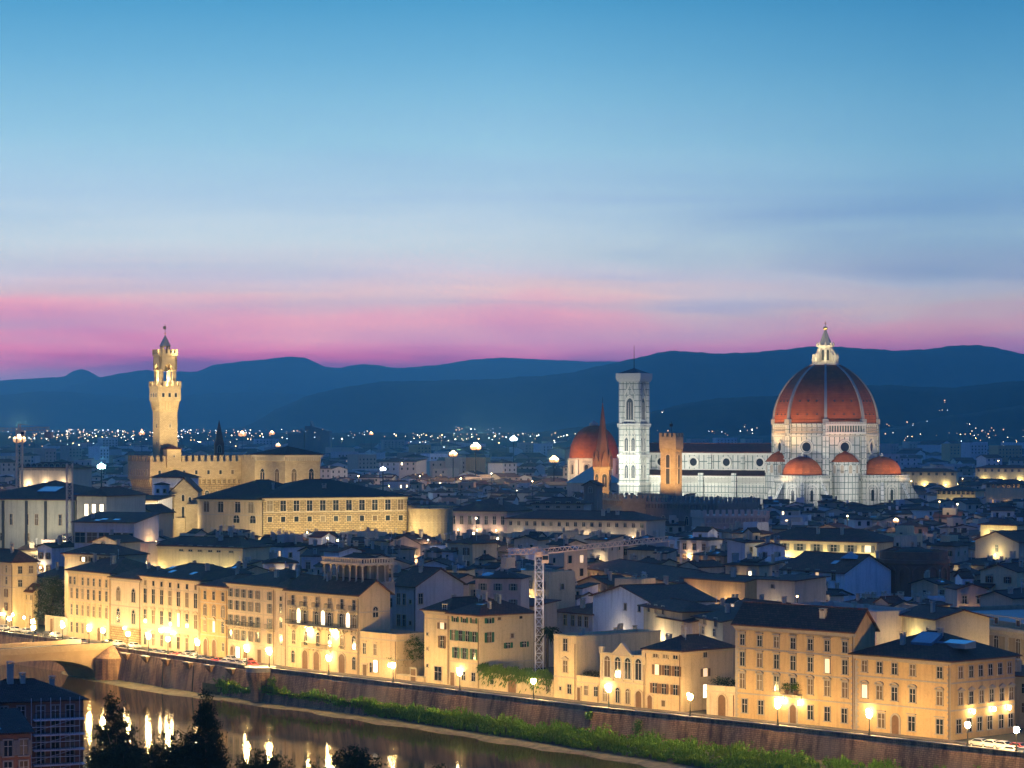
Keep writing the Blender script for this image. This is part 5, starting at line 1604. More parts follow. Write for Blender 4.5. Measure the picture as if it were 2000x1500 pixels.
MB().lathe([(6.6, 0), (6.6, zat(996, 875)), (7.0, zat(995.8, 875)), (7.0, zat(994, 875)), (6.5, zat(993.8, 875))], 28).xf(Matrix.Diagonal((1, 1, 1, 1))).build('wall', ASHLAR, t_)
# arched lower annex joining it
building('low_annex', 'low floodlit annex joining the rusticated palace and the curved building', 'house', (at(795.5, 888), 888), (at(838, 879), 879), zat(995, 875), 10, wall=ASHLAR, roof='flat', chimneys=0, rows=[(zat(1025, 875), 'arch', 1.6, 3.0, 3)])

# lone dark spire
sd = thing('brick_spire', 'lone dark pointed church spire behind the battlements right of the town hall tower', 'church tower', (at(428, 1300), 1300, 0), rad(10))
MB().box(-2.3, 2.3, -2.3, 2.3, 0, zat(866, 1300)).build('shaft', BRICK, sd)
MB().lathe([(3.1, zat(866, 1300)), (.08, zat(820, 1300))], 4, ph=rad(45)).build('spire', BRICK, sd)
for a_ in (0, -1): p_ = rotv(0, -2.3, a_ * math.pi / 2); window(sd, p_[0], p_[1], zat(884, 1300), a_ * math.pi / 2, 'bifora', 1.8, 3.6)
# distant courthouse with jagged towers
jt = thing('courthouse', 'distant dark courthouse of jagged stepped towers on the plain', 'courthouse', (at(605, 3900), 3900, 0), 0)
for i, (a_, b_, pt, sl) in enumerate(((562, 590, 846, 0), (587, 594, 836, 8), (596, 607, 832, 0), (607, 611, 822, 10), (609, 632, 832, 6), (630, 645, 838, 4))):
    x0, x1 = at(a_, 3900) - at(605, 3900), at(b_, 3900) - at(605, 3900)
    q = MB(); q.slab([(x0, 0), (x1, 0), (x1, zat(pt + sl, 3900)), (x0, zat(pt, 3900))], -i * 3.0, 40); q.build('tower', GREYWOOD, jt)
# ------------------------------------------------------------------ other buildings of the old town one can pick out
q = MB(); q.bar((0, 0, 0), (0, -.6, .1), .06); q.lathe([(.1, -.25), (.22, -.1), (.22, .1), (.1, .25)], 8, 0, -.75); q.m = [0] * 6 + [1] * (len(q.f) - 6)
LANEB = q.mesh('wall_lamp', [DARKIRON, LAMPWARM])
YEL, ORA, PAL = (1, .86, .42), (1, .66, .32), (1, .82, .55)


def feat(name, label, cat, L, R, py, depth, low=None, **kw):
    """L, R = (photo column, distance) of the front's ends; py = photo row of the eave at L; low = lowest photo row still seen"""
    h = zat(py, L[1])
    if low: LIMITS.append((min(L[0], R[0]) - 5, max(L[0], R[0]) + 5, min(L[1], R[1]), low))
    lit, nl, dz, col = kw.pop('lit', (0, 0, 0, 0))
    res = building(name, label, cat, (at(*L), L[1]), (at(*R), R[1]), h, depth, **kw) + (h,)
    for k in range(nl):                             # lamps on brackets low on the front wash it from below
        lm = obj('wall_lamp', LANEB, res[0], ((k + .5) / nl * res[1], -.02, h - dz))
        point(lm, (0, -2.2, .2), lit, col, .3)
    return res


for lim in ((240, 330, 890, 1004), (330, 388, 896, 1026), (386, 516, 880, 1030), (514, 800, 858, 1036), (795, 880, 866, 1030), (1105, 1215, 1060, 985), (1215, 1500, 1040, 988), (1490, 1760, 1290, 958)): LIMITS.append(lim)
t_, Wd, hz_, h_ = feat('gallery_building', 'big grey green gallery building with dark pilasters and blue skylights at the left edge', 'building', (-60, 852), (147, 838), 974, 40, 1042, wall=stucco('grey_green', (.44, .43, .34)), roof='hip', rise=5.5, cornice=False,
    rows=[(25.4, 'plain', 1.0, 3.4, [.27, .40, .55, .64, .86]), (20.4, 'plain', 1.8, 2.4, [.3, .55, .92])], chimneys=0)
for fx in (.325, .545, .725, .985): MB().box(-.45, .45, -.3, -.003, 0, h_ - .5).build('pilaster', DARKSLATE, t_, (fx * Wd, 0, 0))
for x_, w_ in ((Wd * .62, 3.4), (Wd * .88, 2.6)):
    q = MB(); a_, b_ = hz_(x_, 7), hz_(x_, 12)
    q.add([(x_ - w_, 7, a_ + .3), (x_ + w_, 7, a_ + .3), (x_ + w_, 12, b_ + .3), (x_ - w_, 12, b_ + .3), (x_ - w_, 7, a_ - .2), (x_ + w_, 7, a_ - .2), (x_ + w_, 12, b_ - .2), (x_ - w_, 12, b_ - .2)], [(0, 1, 2, 3), (0, 4, 5, 1), (1, 5, 6, 2), (2, 6, 7, 3), (3, 7, 4, 0)])
    q.build('skylight', SKYLIGHT, t_)
feat('annex', 'grey green annex with three tall lit windows beside the gallery building', 'building', (150, 836), (208, 832), 968, 24, 1010, wall=stucco('grey_green_annex', (.46, .43, .32)), roof='hip', rise=2.4, cornice=False, rows=[(zat(1007, 836), 'plain', 1.35, 3.6, [.33, .58, .84], {'lit': 2})], chimneys=0)
feat('long_hall', 'long low floodlit hall with arcaded eaves far left behind the gallery building', 'building', (38, 1250), (142, 1235), 913, 14, 920, wall='cream', roof='hip', rise=2.4, rows=[(zat(918, 1245), 'arch', 2.6, 3.0, 9)], chimneys=0, lit=(1500, 3, 8, PAL))
feat('office_slab', 'dark low slab with wide glazed bays under skylights below the gallery building', 'building', (145, 790), (262, 782), 1019, 14, 1045, wall='grey', roof='shed', rise=2.6, rows=[(22.2, 'plain', 3.4, 3.0, 5)], chimneys=1, skylights=3, cornice=False)
feat('brick_terrace_house', 'small brick house with battlemented roof terrace and arched windows', 'house', (264, 760), (290, 758), 1066, 10, 1094, wall='pinkish', roof='flat', rows=[(17.4, 'arch', 1.2, 3.2, 2)], chimneys=0, lit=(900, 1, 5, ORA))
feat('yellow_house', 'wide pale yellow house with a row of square windows right of the brick terrace house', 'house', (291, 764), (474, 745), 1064, 12, 1088, wall='pale yellow', roof='hip', rise=2.4, rows=[(zat(1078, 752), 'plain', 1.4, 1.6, [.35, .45, .55, .66, .75, .88])], chimneys=3, lit=(1100, 4, 7.5, YEL))
feat('rooftop_house', 'small cream house with an arched attic gable above the river palazzi', 'house', (180, 745), (234, 740), 1058, 9, 1072, wall='cream', roof='gable_y', rise=1.8, rows=[(zat(1070, 745), 'arch', 1.6, 1.8, [.4])], chimneys=1, cornice=False, lit=(900, 1, 4, PAL))
feat('cream_house', 'low cream house with brown shutters and one glowing window behind the evergreen tree', 'house', (126, 728), (228, 716), 1080, 11, 1100, wall='pale yellow', roof='hip', rise=2.4, rows=[(zat(1097, 722), 'plain', 1.3, 2.2, [.37, .54, .74, .92], {'shutter': 'brown', 'lit_at': {0: 2}})], chimneys=1, lit=(1200, 3, 6.5, PAL))
feat('long_convent', 'long dusky mauve building with evenly spaced small windows right of the curved end wall', 'building', (878, 985), (990, 975), 997, 22, 1035, wall='pinkish', roof='hip', rise=4.4, rows=[(zat(1024, 980), 'plain', 1.3, 3.0, 7)], chimneys=2, lit=(500, 3, 7, PAL))
feat('long_convent_wing', 'very long low wing with a row of small dark windows before the bell tower', 'building', (990, 950), (1262, 925), 1012, 16, 1036, wall='buff', roof='hip', rise=2.8, rows=[(zat(1028, 938), 'plain', 1.15, 2.0, 17)], chimneys=3, lit=(420, 6, 6, PAL))
feat('upper_convent', 'pale upper house with five windows behind the very long low wing', 'building', (1040, 990), (1140, 985), 983, 12, 1000, wall='buff', roof='hip', rise=2.2, rows=[(zat(992, 988), 'plain', 1.4, 2.2, 5)], chimneys=1)
feat('belfry_house', 'dark narrow turret house with a small arched belfry below the spired tower', 'house', (1140, 1010), (1166, 1008), 948, 6, 985, wall='brown', roof='gable_y', rise=1.8, rows=[(zat(962, 1010), 'arch', 1.4, 2.2, [.5])], chimneys=0, cornice=False)
t_, Wd, hz_, h_ = feat('arcade_building', 'long rose building with paired pilasters and dark tall openings behind the casino', 'building', (1142, 742), (1334, 668), 1108, 15, 1160, wall='pinkish', roof='hip', rise=2.6, rows=[(zat(1150, 700), 'plain', 1.7, 3.6, 10)], chimneys=0, over=1.2, lit=(1300, 5, 7, ORA))
for k in range(11): MB().box(-.5, .5, -.3, -.003, 0, h_ - 1.0).build('pilaster', STONE_TRIM, t_, (k * Wd / 10, 0, 0))
feat('blank_wall_house', 'house with a big blank ochre party wall sloping down to the right', 'house', (1336, 668), (1455, 650), 1128, 12, 1165, wall='ochre', roof='gable_x', rise=1.0, rows=[], chimneys=2, cornice=False, lit=(1300, 2, 6, ORA))
feat('yellow_palazzo', 'long bright yellow palazzo front with seven dark square windows right of centre', 'palazzo', (1482, 800), (1712, 778), 1053, 16, 1082, wall='pale yellow', roof='hip', rise=3.4, rows=[(zat(1076, 790), 'plain', 2.0, 2.0, 7, {'shutter': 'grey', 'lit_at': {6: 1}})], chimneys=3, lit=(1300, 6, 5.5, YEL))
t_, Wd, hz_, h_ = feat('white_gable_house', 'white gabled house with a glass roof lantern below the yellow palazzo', 'house', (1530, 712), (1650, 694), 1112, 17, 1140, wall='white', roof='gable_x', rise=4.6, rows=[(zat(1132, 700), 'plain', 1.2, 2.4, [.1, .4, .56, .82], {'lit_at': {2: 1}})], chimneys=1, skylights=1, cornice=False)
q = MB(); q.add([(-2.6, -1.5, 0), (2.6, -1.5, 0), (2.6, 1.5, 0), (-2.6, 1.5, 0), (0, 0, 1.9)], [(0, 1, 4), (1, 2, 4), (2, 3, 4), (3, 0, 4), (3, 2, 1, 0)]); q.build('roof_lantern', SKYLIGHT, t_, (Wd * .82, 6.5, hz_(Wd * .8, 6.5) - .2))
LIMITS.append((1715, 1850, 690, 1160))
rt = thing('round_brick_hall', 'round dark brick hall with blind arches and a parapet, right of the white gabled house', 'hall', (at(1785, 712), 712, 0), 0)
MB().lathe([(9.0, 0), (9.0, 20.0), (9.4, 20.3), (9.4, 21.2), (9.0, 21.3), (9.0, 23.4), (8.6, 23.4), (8.6, 21.6)], 28).build('wall', BRICK, rt)
MB().lathe([(8.6, 21.7), (4.0, 23.6), (.2, 24.4)], 28).build('roof', ROOF_GREY, rt)
for k in range(-3, 4):
    a = k * rad(25)
    q = MB(); arch_ring(q, 2.4, 4.6, .5, -.3, .1); q.build('blind_arch', BRICK, rt, (9.0 * math.sin(a), -9.0 * math.cos(a), 14.6), a)
FOOT.append((at(1785, 712) - 10, 702, 1, 0, 20, 20))
# houses just behind the river row
feat('white_house', 'plain white gabled house with two small windows behind the flat roofed little house', 'house', (1158, 628), (1276, 602), 1163, 16, 1225, wall='white', roof='gable_y', rise=3.2, rows=[(zat(1192, 612), 'plain_small', 1.0, 1.4, [.55, .78])], chimneys=1, cornice=False, skylights=1, lit=(700, 1, 9, PAL))
feat('pale_house', 'pale house with a band of dark windows left of the plain white gabled house', 'house', (1082, 640), (1157, 628), 1193, 13, 1228, wall='grey', roof='hip', rise=2.0, rows=[(zat(1222, 634), 'plain', 1.2, 2.4, [.3, .5, .68, .85])], chimneys=2, cornice=False)
feat('altana_house', 'yellow tower house with an open rooftop loggia and spreading eaves behind the casino', 'house', (1257, 588), (1332, 568), 1182, 9, 1242, wall='pale yellow', roof='hip', rise=1.7, over=1.1, rows=[(zat(1198, 580), 'plain', 1.2, 1.7, [.15, .33, .52])], chimneys=0, cornice=False, lit=(1500, 1, 7, PAL))
feat('loggia_terrace_house', 'pinkish house with a covered roof loggia right of the yellow tower house', 'house', (1290, 580), (1352, 564), 1204, 12, 1245, wall='pinkish', roof='shed', rise=2.4, rows=[(zat(1214, 574), 'plain', 1.4, 1.7, [.15, .34, .54]), (zat(1243, 574), 'plain', 1.1, 1.8, [.2, .6])], chimneys=2, cornice=False, lit=(700, 1, 7, PAL))
feat('balcony_house', 'house with a white parapet balcony and dark windows left of the big ochre palazzo', 'house', (1358, 566), (1412, 550), 1203, 11, 1245, wall='pale yellow', roof='shed', rise=2.0, rows=[(zat(1221, 558), 'plain', 1.5, 1.7, [.35, .75]), (zat(1240, 558), 'plain', 1.4, 1.5, [.3, .7])], chimneys=1, cornice=False, lit=(700, 1, 6, PAL))
feat('brick_house', 'rose brick house with a lit attic window above the balcony house', 'house', (1412, 590), (1510, 572), 1192, 12, 1210, wall='pinkish', roof='gable_x', rise=2.4, rows=[(zat(1190, 588), 'plain_small', 1.1, 1.2, [.2], {'lit': 1})], chimneys=2, cornice=False, lit=(700, 2, 4, ORA))
feat('cube_house', 'plain mauve cube house with one tiny window above the brick house', 'house', (1478, 640), (1552, 632), 1130, 12, 1180, wall='buff', roof='shed', rise=.6, rows=[(zat(1148, 638), 'plain_small', .9, .9, [.42])], chimneys=1, cornice=False, lit=(700, 1, 8, PAL))
feat('roof_garden_house', 'low house with terracotta parapets and a planted roof behind the big ochre palazzo', 'house', (1545, 566), (1712, 540), 1186, 11, 1205, wall='pinkish', roof='flat', rows=[], chimneys=3, lit=(800, 3, 3.5, ORA))
feat('yellow_gable_house', 'small bright yellow house end between the ochre palazzo and the sandstone palace', 'house', (1752, 545), (1828, 530), 1199, 12, 1240, wall='pale yellow', roof='gable_x', rise=1.8, rows=[(zat(1236, 540), 'plain', 1.0, 1.6, [.8])], chimneys=1, cornice=False, lit=(1200, 1, 5, YEL))
feat('pale_gable_house', 'pale green gabled house with a lit side far right', 'house', (1905, 790), (1990, 775), 1055, 16, 1082, wall='cream', roof='gable_y', rise=3.0, rows=[(zat(1078, 782), 'plain', 1.2, 2.0, [.5])], chimneys=1, cornice=False, lit=(1100, 1, 4, YEL))
feat('yellow_block', 'small yellow block with a flat front at the right edge beyond the rooftops', 'house', (1915, 900), (1986, 893), 1024, 10, 1040, wall='pale yellow', roof='hip', rise=1.8, rows=[], chimneys=1, cornice=False, lit=(800, 2, 3.5, YEL))
for a_, b_, Y, py, lab in ((1745, 1868, 1750, 921, 'long yellow lamplit range with a raised row of windows right of the apse'), (1905, 2010, 1900, 914, 'yellow lamplit barrack like range at the right edge of the far town'), (1925, 2005, 1300, 945, 'dark flat range with a bluish roof at the right edge'), (1830, 1905, 1380, 958, 'floodlit yellow market front right of the cathedral')):
    feat('long_range', lab, 'building', (a_, Y), (b_, Y - 10), py, 14, py + 8, wall='pale yellow', roof='hip', rise=2.0, rows=[(zat(py + 7, Y), 'plain', 1.5, 1.7, 8)], chimneys=0, cornice=False, lit=(1100 if 'lamplit' in lab or 'floodlit' in lab else 0, 3, 8.5, YEL))
# ------------------------------------------------------------------ the roofs of the old town
def in_foot(x, y, pad=2.0):
    for lx, ly, dx, dy, w, d in FOOT:
        rx, ry = x - lx, y - ly
        u, v = rx * dx + ry * dy, -rx * dy + ry * dx
        if -pad < u < w + pad and -pad < v < d + pad: return True
    return False


for cx, cy, r_ in ((CCX, CY, 46), (at(1238, KY), KY, 14), (at(1400, 1385), 1385, 34), (at(1330, 1400), 1400, 34), (at(1290, 1395), 1395, 26), (at(1160, MY), MY, 20), (at(1177, BY), BY, 10), (at(1311, GY), GY, 9), (at(428, 1300), 1300, 6)):
    FOOT.append((cx - r_, cy - r_, 1, 0, 2 * r_, 2 * r_))
FOOT += [(pc.x - 2, pc.y - 2, math.cos(PROT), math.sin(PROT), 50, 26), (at(380, 1000), 1000, 1, 0, 50, 40), (pe.x, pe.y, .7071, .7071, 18, 18), (at(331, 905), 900, 1, 0, 10, 32), (at(310, 915), 910, 1, 0, 6, 10), (at(838, 884) - 8, 876, 1, 0, 16, 16),
         (at(1160, 1085), 1060, 1, 0, 50, 48), (at(1375, 980), 978, 1, 0, 25, 22)]
WKEYS = ['white', 'grey', 'buff', 'pinkish', 'cream', 'sand', 'brown', 'pale yellow']
WKW = [5, 2, 5, 3, 5, 4, 2, 3]
RKINDS = ['hip', 'gable_x', 'gable_y', 'shed', 'flat']
RWORD = {'hip': 'hipped', 'gable_x': 'ridged', 'gable_y': 'front gabled', 'shed': 'single pitch', 'flat': 'flat terrace'}
MARKS = [(60, 'gallery building'), (200, 'lit annex'), (330, 'gabled church front'), (450, 'smooth floodlit palace'), (620, 'rusticated palace'), (760, 'rusticated palace end'), (870, 'curved end wall'), (1000, 'mauve convent'), (1120, 'spired tower'), (1240, 'marble bell tower'), (1330, 'ochre tower'), (1430, 'nave'), (1560, 'left apse dome'), (1640, 'great dome'), (1720, 'right apse dome'), (1830, 'yellow market front'), (1950, 'right edge ranges')]
USEDL = {}


def house_label(px, Y, desc):
    m = min(MARKS, key=lambda q: abs(q[0] - px))
    side = 'below' if abs(m[0] - px) < 22 else ('left below' if px < m[0] else 'right below')
    dist = 'near the river' if Y < 690 else ('mid town' if Y < 840 else 'farther off')
    base = f'{desc} {dist}, {side} the {m[1]}'
    return base


def limit_h(px0, px1, Y, h, rise):
    for a, b, Yl, row in LIMITS:
        if Y < Yl and px1 > a and px0 < b:
            h = min(h, zat(row + 2, Y) - rise)
    return h


n_house = 0
cand = []
U = (FAC[-2] - FAC[1]).normalized()
O = FAC[1]
NN = Vector((-U.y, U.x))
for j in range(0, 66):
    for i in range(-50, 60):
        r = random.Random(i * 131 + j * 17)
        p = O + U * (i * 12.4 + (j % 2) * 6 + r.uniform(-3, 3)) + NN * (30 + j * 11.6 + r.uniform(-2.5, 2.5))
        if p.y > 1010 or p.y < 300: continue
        px = CX + FPX * p.x / p.y
        if not -25 < px < 2025: continue
        cand.append((p.y, px, p, r))
cand.sort(key=lambda q: q[0])
SEEN_L = {}
HOUSES = []
for Y, px, p, r in cand:
    w, d = r.uniform(6.5, 12.5), r.uniform(6.5, 9.6)
    if r.random() < .12: w *= 1.4
    yaw = math.atan2(U.y, U.x) + r.choice((0, 0, 0, rad(90), rad(45), rad(20))) + r.gauss(0, rad(7))
    ux, uy = math.cos(yaw), math.sin(yaw)
    # front must face the viewer
    if -uy * (-p.x) + ux * (-p.y) > 0: yaw += math.pi; ux, uy = -ux, -uy
    Lx, Ly = p.x - ux * w / 2 + uy * d / 2, p.y - uy * w / 2 - ux * d / 2
    ok = True
    for fu in (0, .25, .5, .75, 1):
        for fv in (0, .33, .66, 1):
            if in_foot(Lx + ux * w * fu - uy * d * fv, Ly + uy * w * fu + ux * d * fv, .8): ok = False
    if not ok or town_depth(p) < 24 + d / 2: continue
    roof = r.choices(RKINDS, [4, 4, 2.5, 2, 1.3])[0]
    rise = {'hip': .17, 'gable_x': .17, 'gable_y': .17, 'shed': .14, 'flat': 0}[roof] * (d if roof != 'gable_y' else w)
    h = r.uniform(13.0, 21.5)
    if r.random() < .12: h += 3
    if 760 < Y < 862 and 380 < px < 890: h = r.uniform(19, 24)
    pxs = [CX + FPX * (p.x + s_ * w * .6) / p.y for s_ in (-1, 1)]
    h = limit_h(pxs[0], pxs[1], Y, h, rise + 1)
    if h < 9: continue
    wc = r.choices(WKEYS, WKW)[0]
    nf = max(2, int(w / 3.4)); ns = max(1, int(d / 4.5))
    lit = r.random() < .17
    wk = r.choice(('plain', 'plain', 'plain_small', 'lintel'))
    ww, wh = r.choice(((1.1, 1.8), (1.0, 1.5), (1.3, 2.0)))
    shut = r.choice((None, None, 'brown', 'grey'))
    la = {r.randrange(nf): r.choice((1, 1, 2))} if lit else {}
    top = h - r.uniform(.9, 1.5) - wh - .3
    rows = [(top, wk, ww, wh, nf, {'lit_at': la, 'shutter': shut})]
    if Y < 760 or r.random() < .4: rows.append((top - 3.6, wk, ww, wh, nf, {'shutter': shut}))
    side = [(top, 'plain_small', .9, 1.3, ns)] if r.random() < .75 else []
    desc = f"{wc} house, {RWORD[roof]} roof"
    if lit: desc += ', lit window'
    t, Wd, hz = building('house', 'x', 'house', (Lx, Ly), (Lx + ux * w, Ly + uy * w), h, d, wall=wc, roof=roof, rise=rise, rows=rows, side=side, left=side if r.random() < .3 else (), cornice=False,
                         chimneys=r.choice((1, 1, 2, 3, 4)), over=r.uniform(.4, .8), group='houses of the dark old town', roofm=r.choice((ROOF, ROOF_GREY)) if roof != 'flat' else CONCRETE,
                         aerials=r.choice((0, 1, 1, 2)), skylights=r.choice((0, 0, 0, 1, 1, 2)) if roof != 'flat' else 0)
    if r.random() < .13 and roof == 'hip' and w > 13:                 # a rooftop room
        q = MB(); q.box(w * .3, w * .62, d * .35, d * .7, h, h + rise + 2.6); rm_ = q.build('rooftop_room', WALL[wc], t)
        q, _ = roof_mesh(w * .3, w * .62, d * .35, d * .7, h + rise + 2.65, .8, 'hip', .5); q.build('roof', ROOF, rm_)
    if r.random() < .6:                                               # a side wing or raised attic block at another height
        ww_, wd_ = w * r.uniform(.3, .55), d * r.uniform(.45, .8)
        if r.random() < .5:
            x0_, y0_, hh = r.choice((-.25 * ww_, w - .75 * ww_)), -r.uniform(1.5, 4), h - r.uniform(2.2, 5)
        else:
            x0_, y0_, hh = r.uniform(0, w - ww_), d * r.uniform(.1, .4), h + r.uniform(1.6, 3.2)
            hh = limit_h(pxs[0], pxs[1], Y, hh, 1.5)
        k_ = r.choice(('shed', 'hip', 'flat', 'gable_x'))
        wr = {'shed': 1.0, 'hip': 1.1, 'flat': 0, 'gable_x': 1.3}[k_]
        if hh > 8:
            wg = wall_mesh(x0_, x0_ + ww_, y0_, y0_ + wd_, hh, k_, wr, .4).build('wing', WALL[r.choices(WKEYS, WKW)[0]], t)
            q, _ = roof_mesh(x0_, x0_ + ww_, y0_, y0_ + wd_, hh, wr, k_, .4); q.build('roof', r.choice((ROOF, ROOF_GREY)) if k_ != 'flat' else CONCRETE, wg)
            for kk in range(max(1, int(ww_ / 3))): window(wg, x0_ + (kk + .5) * ww_ / max(1, int(ww_ / 3)), y0_, hh - 2.2, 0, 'plain_small', .9, 1.2)
    if r.random() < .42:                                              # a lamp on its front wall lights the lane
        lm = obj('wall_lamp', LANEB, t, (w * r.uniform(.2, .8), -.02, h - r.uniform(4.0, 6.5)))
        point(lm, (0, -1.1, .1), r.uniform(300, 1300), r.choice(((1, .74, .38), (1, .62, .28), (1, .84, .56))), .2)
    t['label'] = house_label(px, Y, desc)
    HOUSES.append((t, px, Y))
    n_house += 1
    if n_house >= 300: break
print('HOUSES', n_house, Y)
# tell equal labels apart by how near and how far left they are
from collections import defaultdict
byl = defaultdict(list)
for t, px, Y in HOUSES: byl[t['label']].append((t, px, Y))
ORD = ['nearest', 'second', 'third', 'fourth', 'fifth', 'sixth', 'seventh', 'eighth']
for lab, its in byl.items():
    if len(its) > 1:
        for k, (t, px, Y) in enumerate(sorted(its, key=lambda q: q[2])):
            t['label'] = ORD[min(k, 7)] + ' ' + lab

# ------------------------------------------------------------------ everything farther off: one mass of roofs out to the hills
FARW = [stucco('far_plaster_a', (.62, .60, .55), .3, .2), stucco('far_plaster_b', (.52, .44, .33), .3, .2), stucco('far_plaster_c', (.42, .40, .40), .3, .2), stucco('far_plaster_d', (.42, .28, .20), .3, .2)]
far_mats = FARW + [ROOF, ROOF_GREY, CONCRETE, GLASS, glow('far_lit_window', (1, .74, .38), 5.0), SKYLIGHT]
fm = MB()
r = random.Random(99)
BLOCKS = []
Y = max(HOUSES[-1][2] - 6, 600) if n_house >= 300 else 1012.0
Y_IN = Y
Y = 560.0
while Y < 8600:
    step = max(11.5, Y * .0142)
    lat = max(12.2, Y * .0102)
    x = -Y * .29
    while x < Y * .29:
        yy = Y + r.uniform(-.3, .3) * step
        xx = x + r.uniform(-.25, .25) * lat
        x += lat
        px = CX + FPX * xx / yy
        if r.random() < .07 or in_foot(xx, yy, 8): continue
        if Y < Y_IN and (-30 < px < 2030 or town_depth(Vector((xx, yy))) < 24): continue
        if not -30 < px < 2030 and Y > 5000: continue
        w, d, h = lat * r.uniform(.5, .98), step * r.uniform(.45, .75), r.uniform(12, 21) if Y < 2200 else r.uniform(9, 22)
        if Y > 1900 and r.random() < .12: h += r.uniform(6, 14)
        d = min(d, 26 if Y < 3000 else 45)
        roof = r.choices(RKINDS, [4, 4, 2.5, 1, 1 if Y < 1900 else 5])[0]
        rise = {'hip': .17, 'gable_x': .17, 'gable_y': .17, 'shed': .13, 'flat': 0}[roof] * min(w, d)
        h = limit_h(px - 25, px + 25, yy, h, rise + 1)
        if h < 8: continue
        tmp = wall_mesh(-w / 2, w / 2, -d / 2, d / 2, h, roof, rise, .5)
        mw = r.choices((0, 1, 2, 3), (4, 3, 3, 1))[0]
        tmp.m = [mw] * len(tmp.f)
        rmb, hz = roof_mesh(-w / 2, w / 2, -d / 2, d / 2, h, rise, roof, .5)
        tmp.add(rmb.v, rmb.f, 6 if roof == 'flat' else r.choice((4, 5)))
        if Y < 2600:
            n_ = max(2, int(w / 4.5))
            for rowk in range(2 if Y > 1500 else 2):
                z0 = h - 2.6 - rowk * 3.6
                for k in range(n_):
                    xw = -w / 2 + (k + .5) * w / n_
                    lit_ = r.random() < .035
                    tmp.box(xw - .6, xw + .6, -d / 2 - .06, -d / 2 + .1, z0, z0 + 1.7, 8 if lit_ else 7)
            for _c in range(r.choice((0, 1, 1, 2))):
                cx_ = r.uniform(-.3, .3) * w; tmp.box(cx_ - .5, cx_ + .5, -.3, .4, h, hz(cx_, 0) + 1.4, mw)
            if r.random() < .12 and roof != 'flat':
                tmp.add([(-1.2, -d * .3 - .8, hz(0, -d * .3 - .8) + .12), (1.2, -d * .3 - .8, hz(0, -d * .3 - .8) + .12), (1.2, -d * .3 + .8, hz(0, -d * .3 + .8) + .12), (-1.2, -d * .3 + .8, hz(0, -d * .3 + .8) + .12)], [(0, 1, 2, 3)], 9)
        else:
            for k in range(r.choice((0, 0, 1, 2))):
                xw = r.uniform(-.4, .4) * w; z0 = h * r.uniform(.4, .9)
                tmp.box(xw - .9, xw + .9, -d / 2 - .1, -d / 2 + .1, z0, z0 + 1.8, 8 if r.random() < .4 else 7)
        if Y < 2200 and r.random() < .5:                              # wings and attic rooms
            w2, d2 = w * r.uniform(.3, .55), d * r.uniform(.4, .7); x2, y2 = r.uniform(-w / 2, w / 2 - w2), -d / 2 + r.choice((-1.5, d * .2)); h2 = h + (r.uniform(1.4, 3) if y2 > -d / 2 else -r.uniform(2, 4))
            h2 = limit_h(px - 25, px + 25, yy, h2, 1.4)
            if h2 > 6:
                k2 = r.choice(('shed', 'flat', 'hip')); wm2 = wall_mesh(x2, x2 + w2, y2, y2 + d2, h2, k2, .9, .3); tmp.add(wm2.v, wm2.f, r.choice((0, 1, 2)))
                rm2, _ = roof_mesh(x2, x2 + w2, y2, y2 + d2, h2, .9, k2, .3); tmp.add(rm2.v, rm2.f, 6 if k2 == 'flat' else 5)
                tmp.box(x2 + w2 * .3, x2 + w2 * .3 + 1, y2 - .06, y2 + .1, h2 - 2.2, h2 - .9, 7)
        a = r.choice((0, .3, .75, -.4)) + r.gauss(0, .1)
        tmp.xf(Matrix.Translation((xx, yy, 0)) @ Matrix.Rotation(a, 4, 'Z'))
        o = len(fm.v); fm.v.extend(tmp.v); fm.f.extend([[i + o for i in f] for f in tmp.f]); fm.m.extend(tmp.m)
    Y += step
tag(fm.build('distant_houses', far_mats), kind='stuff')

# ------------------------------------------------------------------ bigger blocks on the plain, each by itself
BL = [(135, 160, 2900, 872, 'pinkish'), (88, 110, 2500, 878, 'pinkish'), (195, 213, 2800, 874, 'white'), (14, 60, 2300, 893, 'cream'), (200, 230, 3600, 856, 'grey'), (815, 842, 3000, 870, 'ochre'), (902, 922, 2100, 896, 'cream'), (948, 958, 2100, 896, 'ochre'), (1026, 1050, 3300, 866, 'pinkish'), (1060, 1080, 3200, 868, 'grey'),
      (840, 875, 2500, 888, 'white'), (1740, 1755, 3200, 868, 'pinkish'), (1776, 1808, 3600, 864, 'buff'), (1855, 1895, 3000, 868, 'ochre'), (1896, 1928, 2900, 866, 'grey'), (1950, 1996, 2700, 872, 'ochre'), (1715, 1732, 3600, 868, 'grey'), (660, 700, 2700, 884, 'grey'), (700, 735, 2300, 890, 'buff'), (1400, 1440, 4200, 856, 'grey'), (1455, 1490, 4300, 858, 'buff'), (1350, 1385, 4000, 858, 'pinkish'), (500, 545, 4200, 858, 'grey'), (750, 790, 4200, 860, 'buff')]
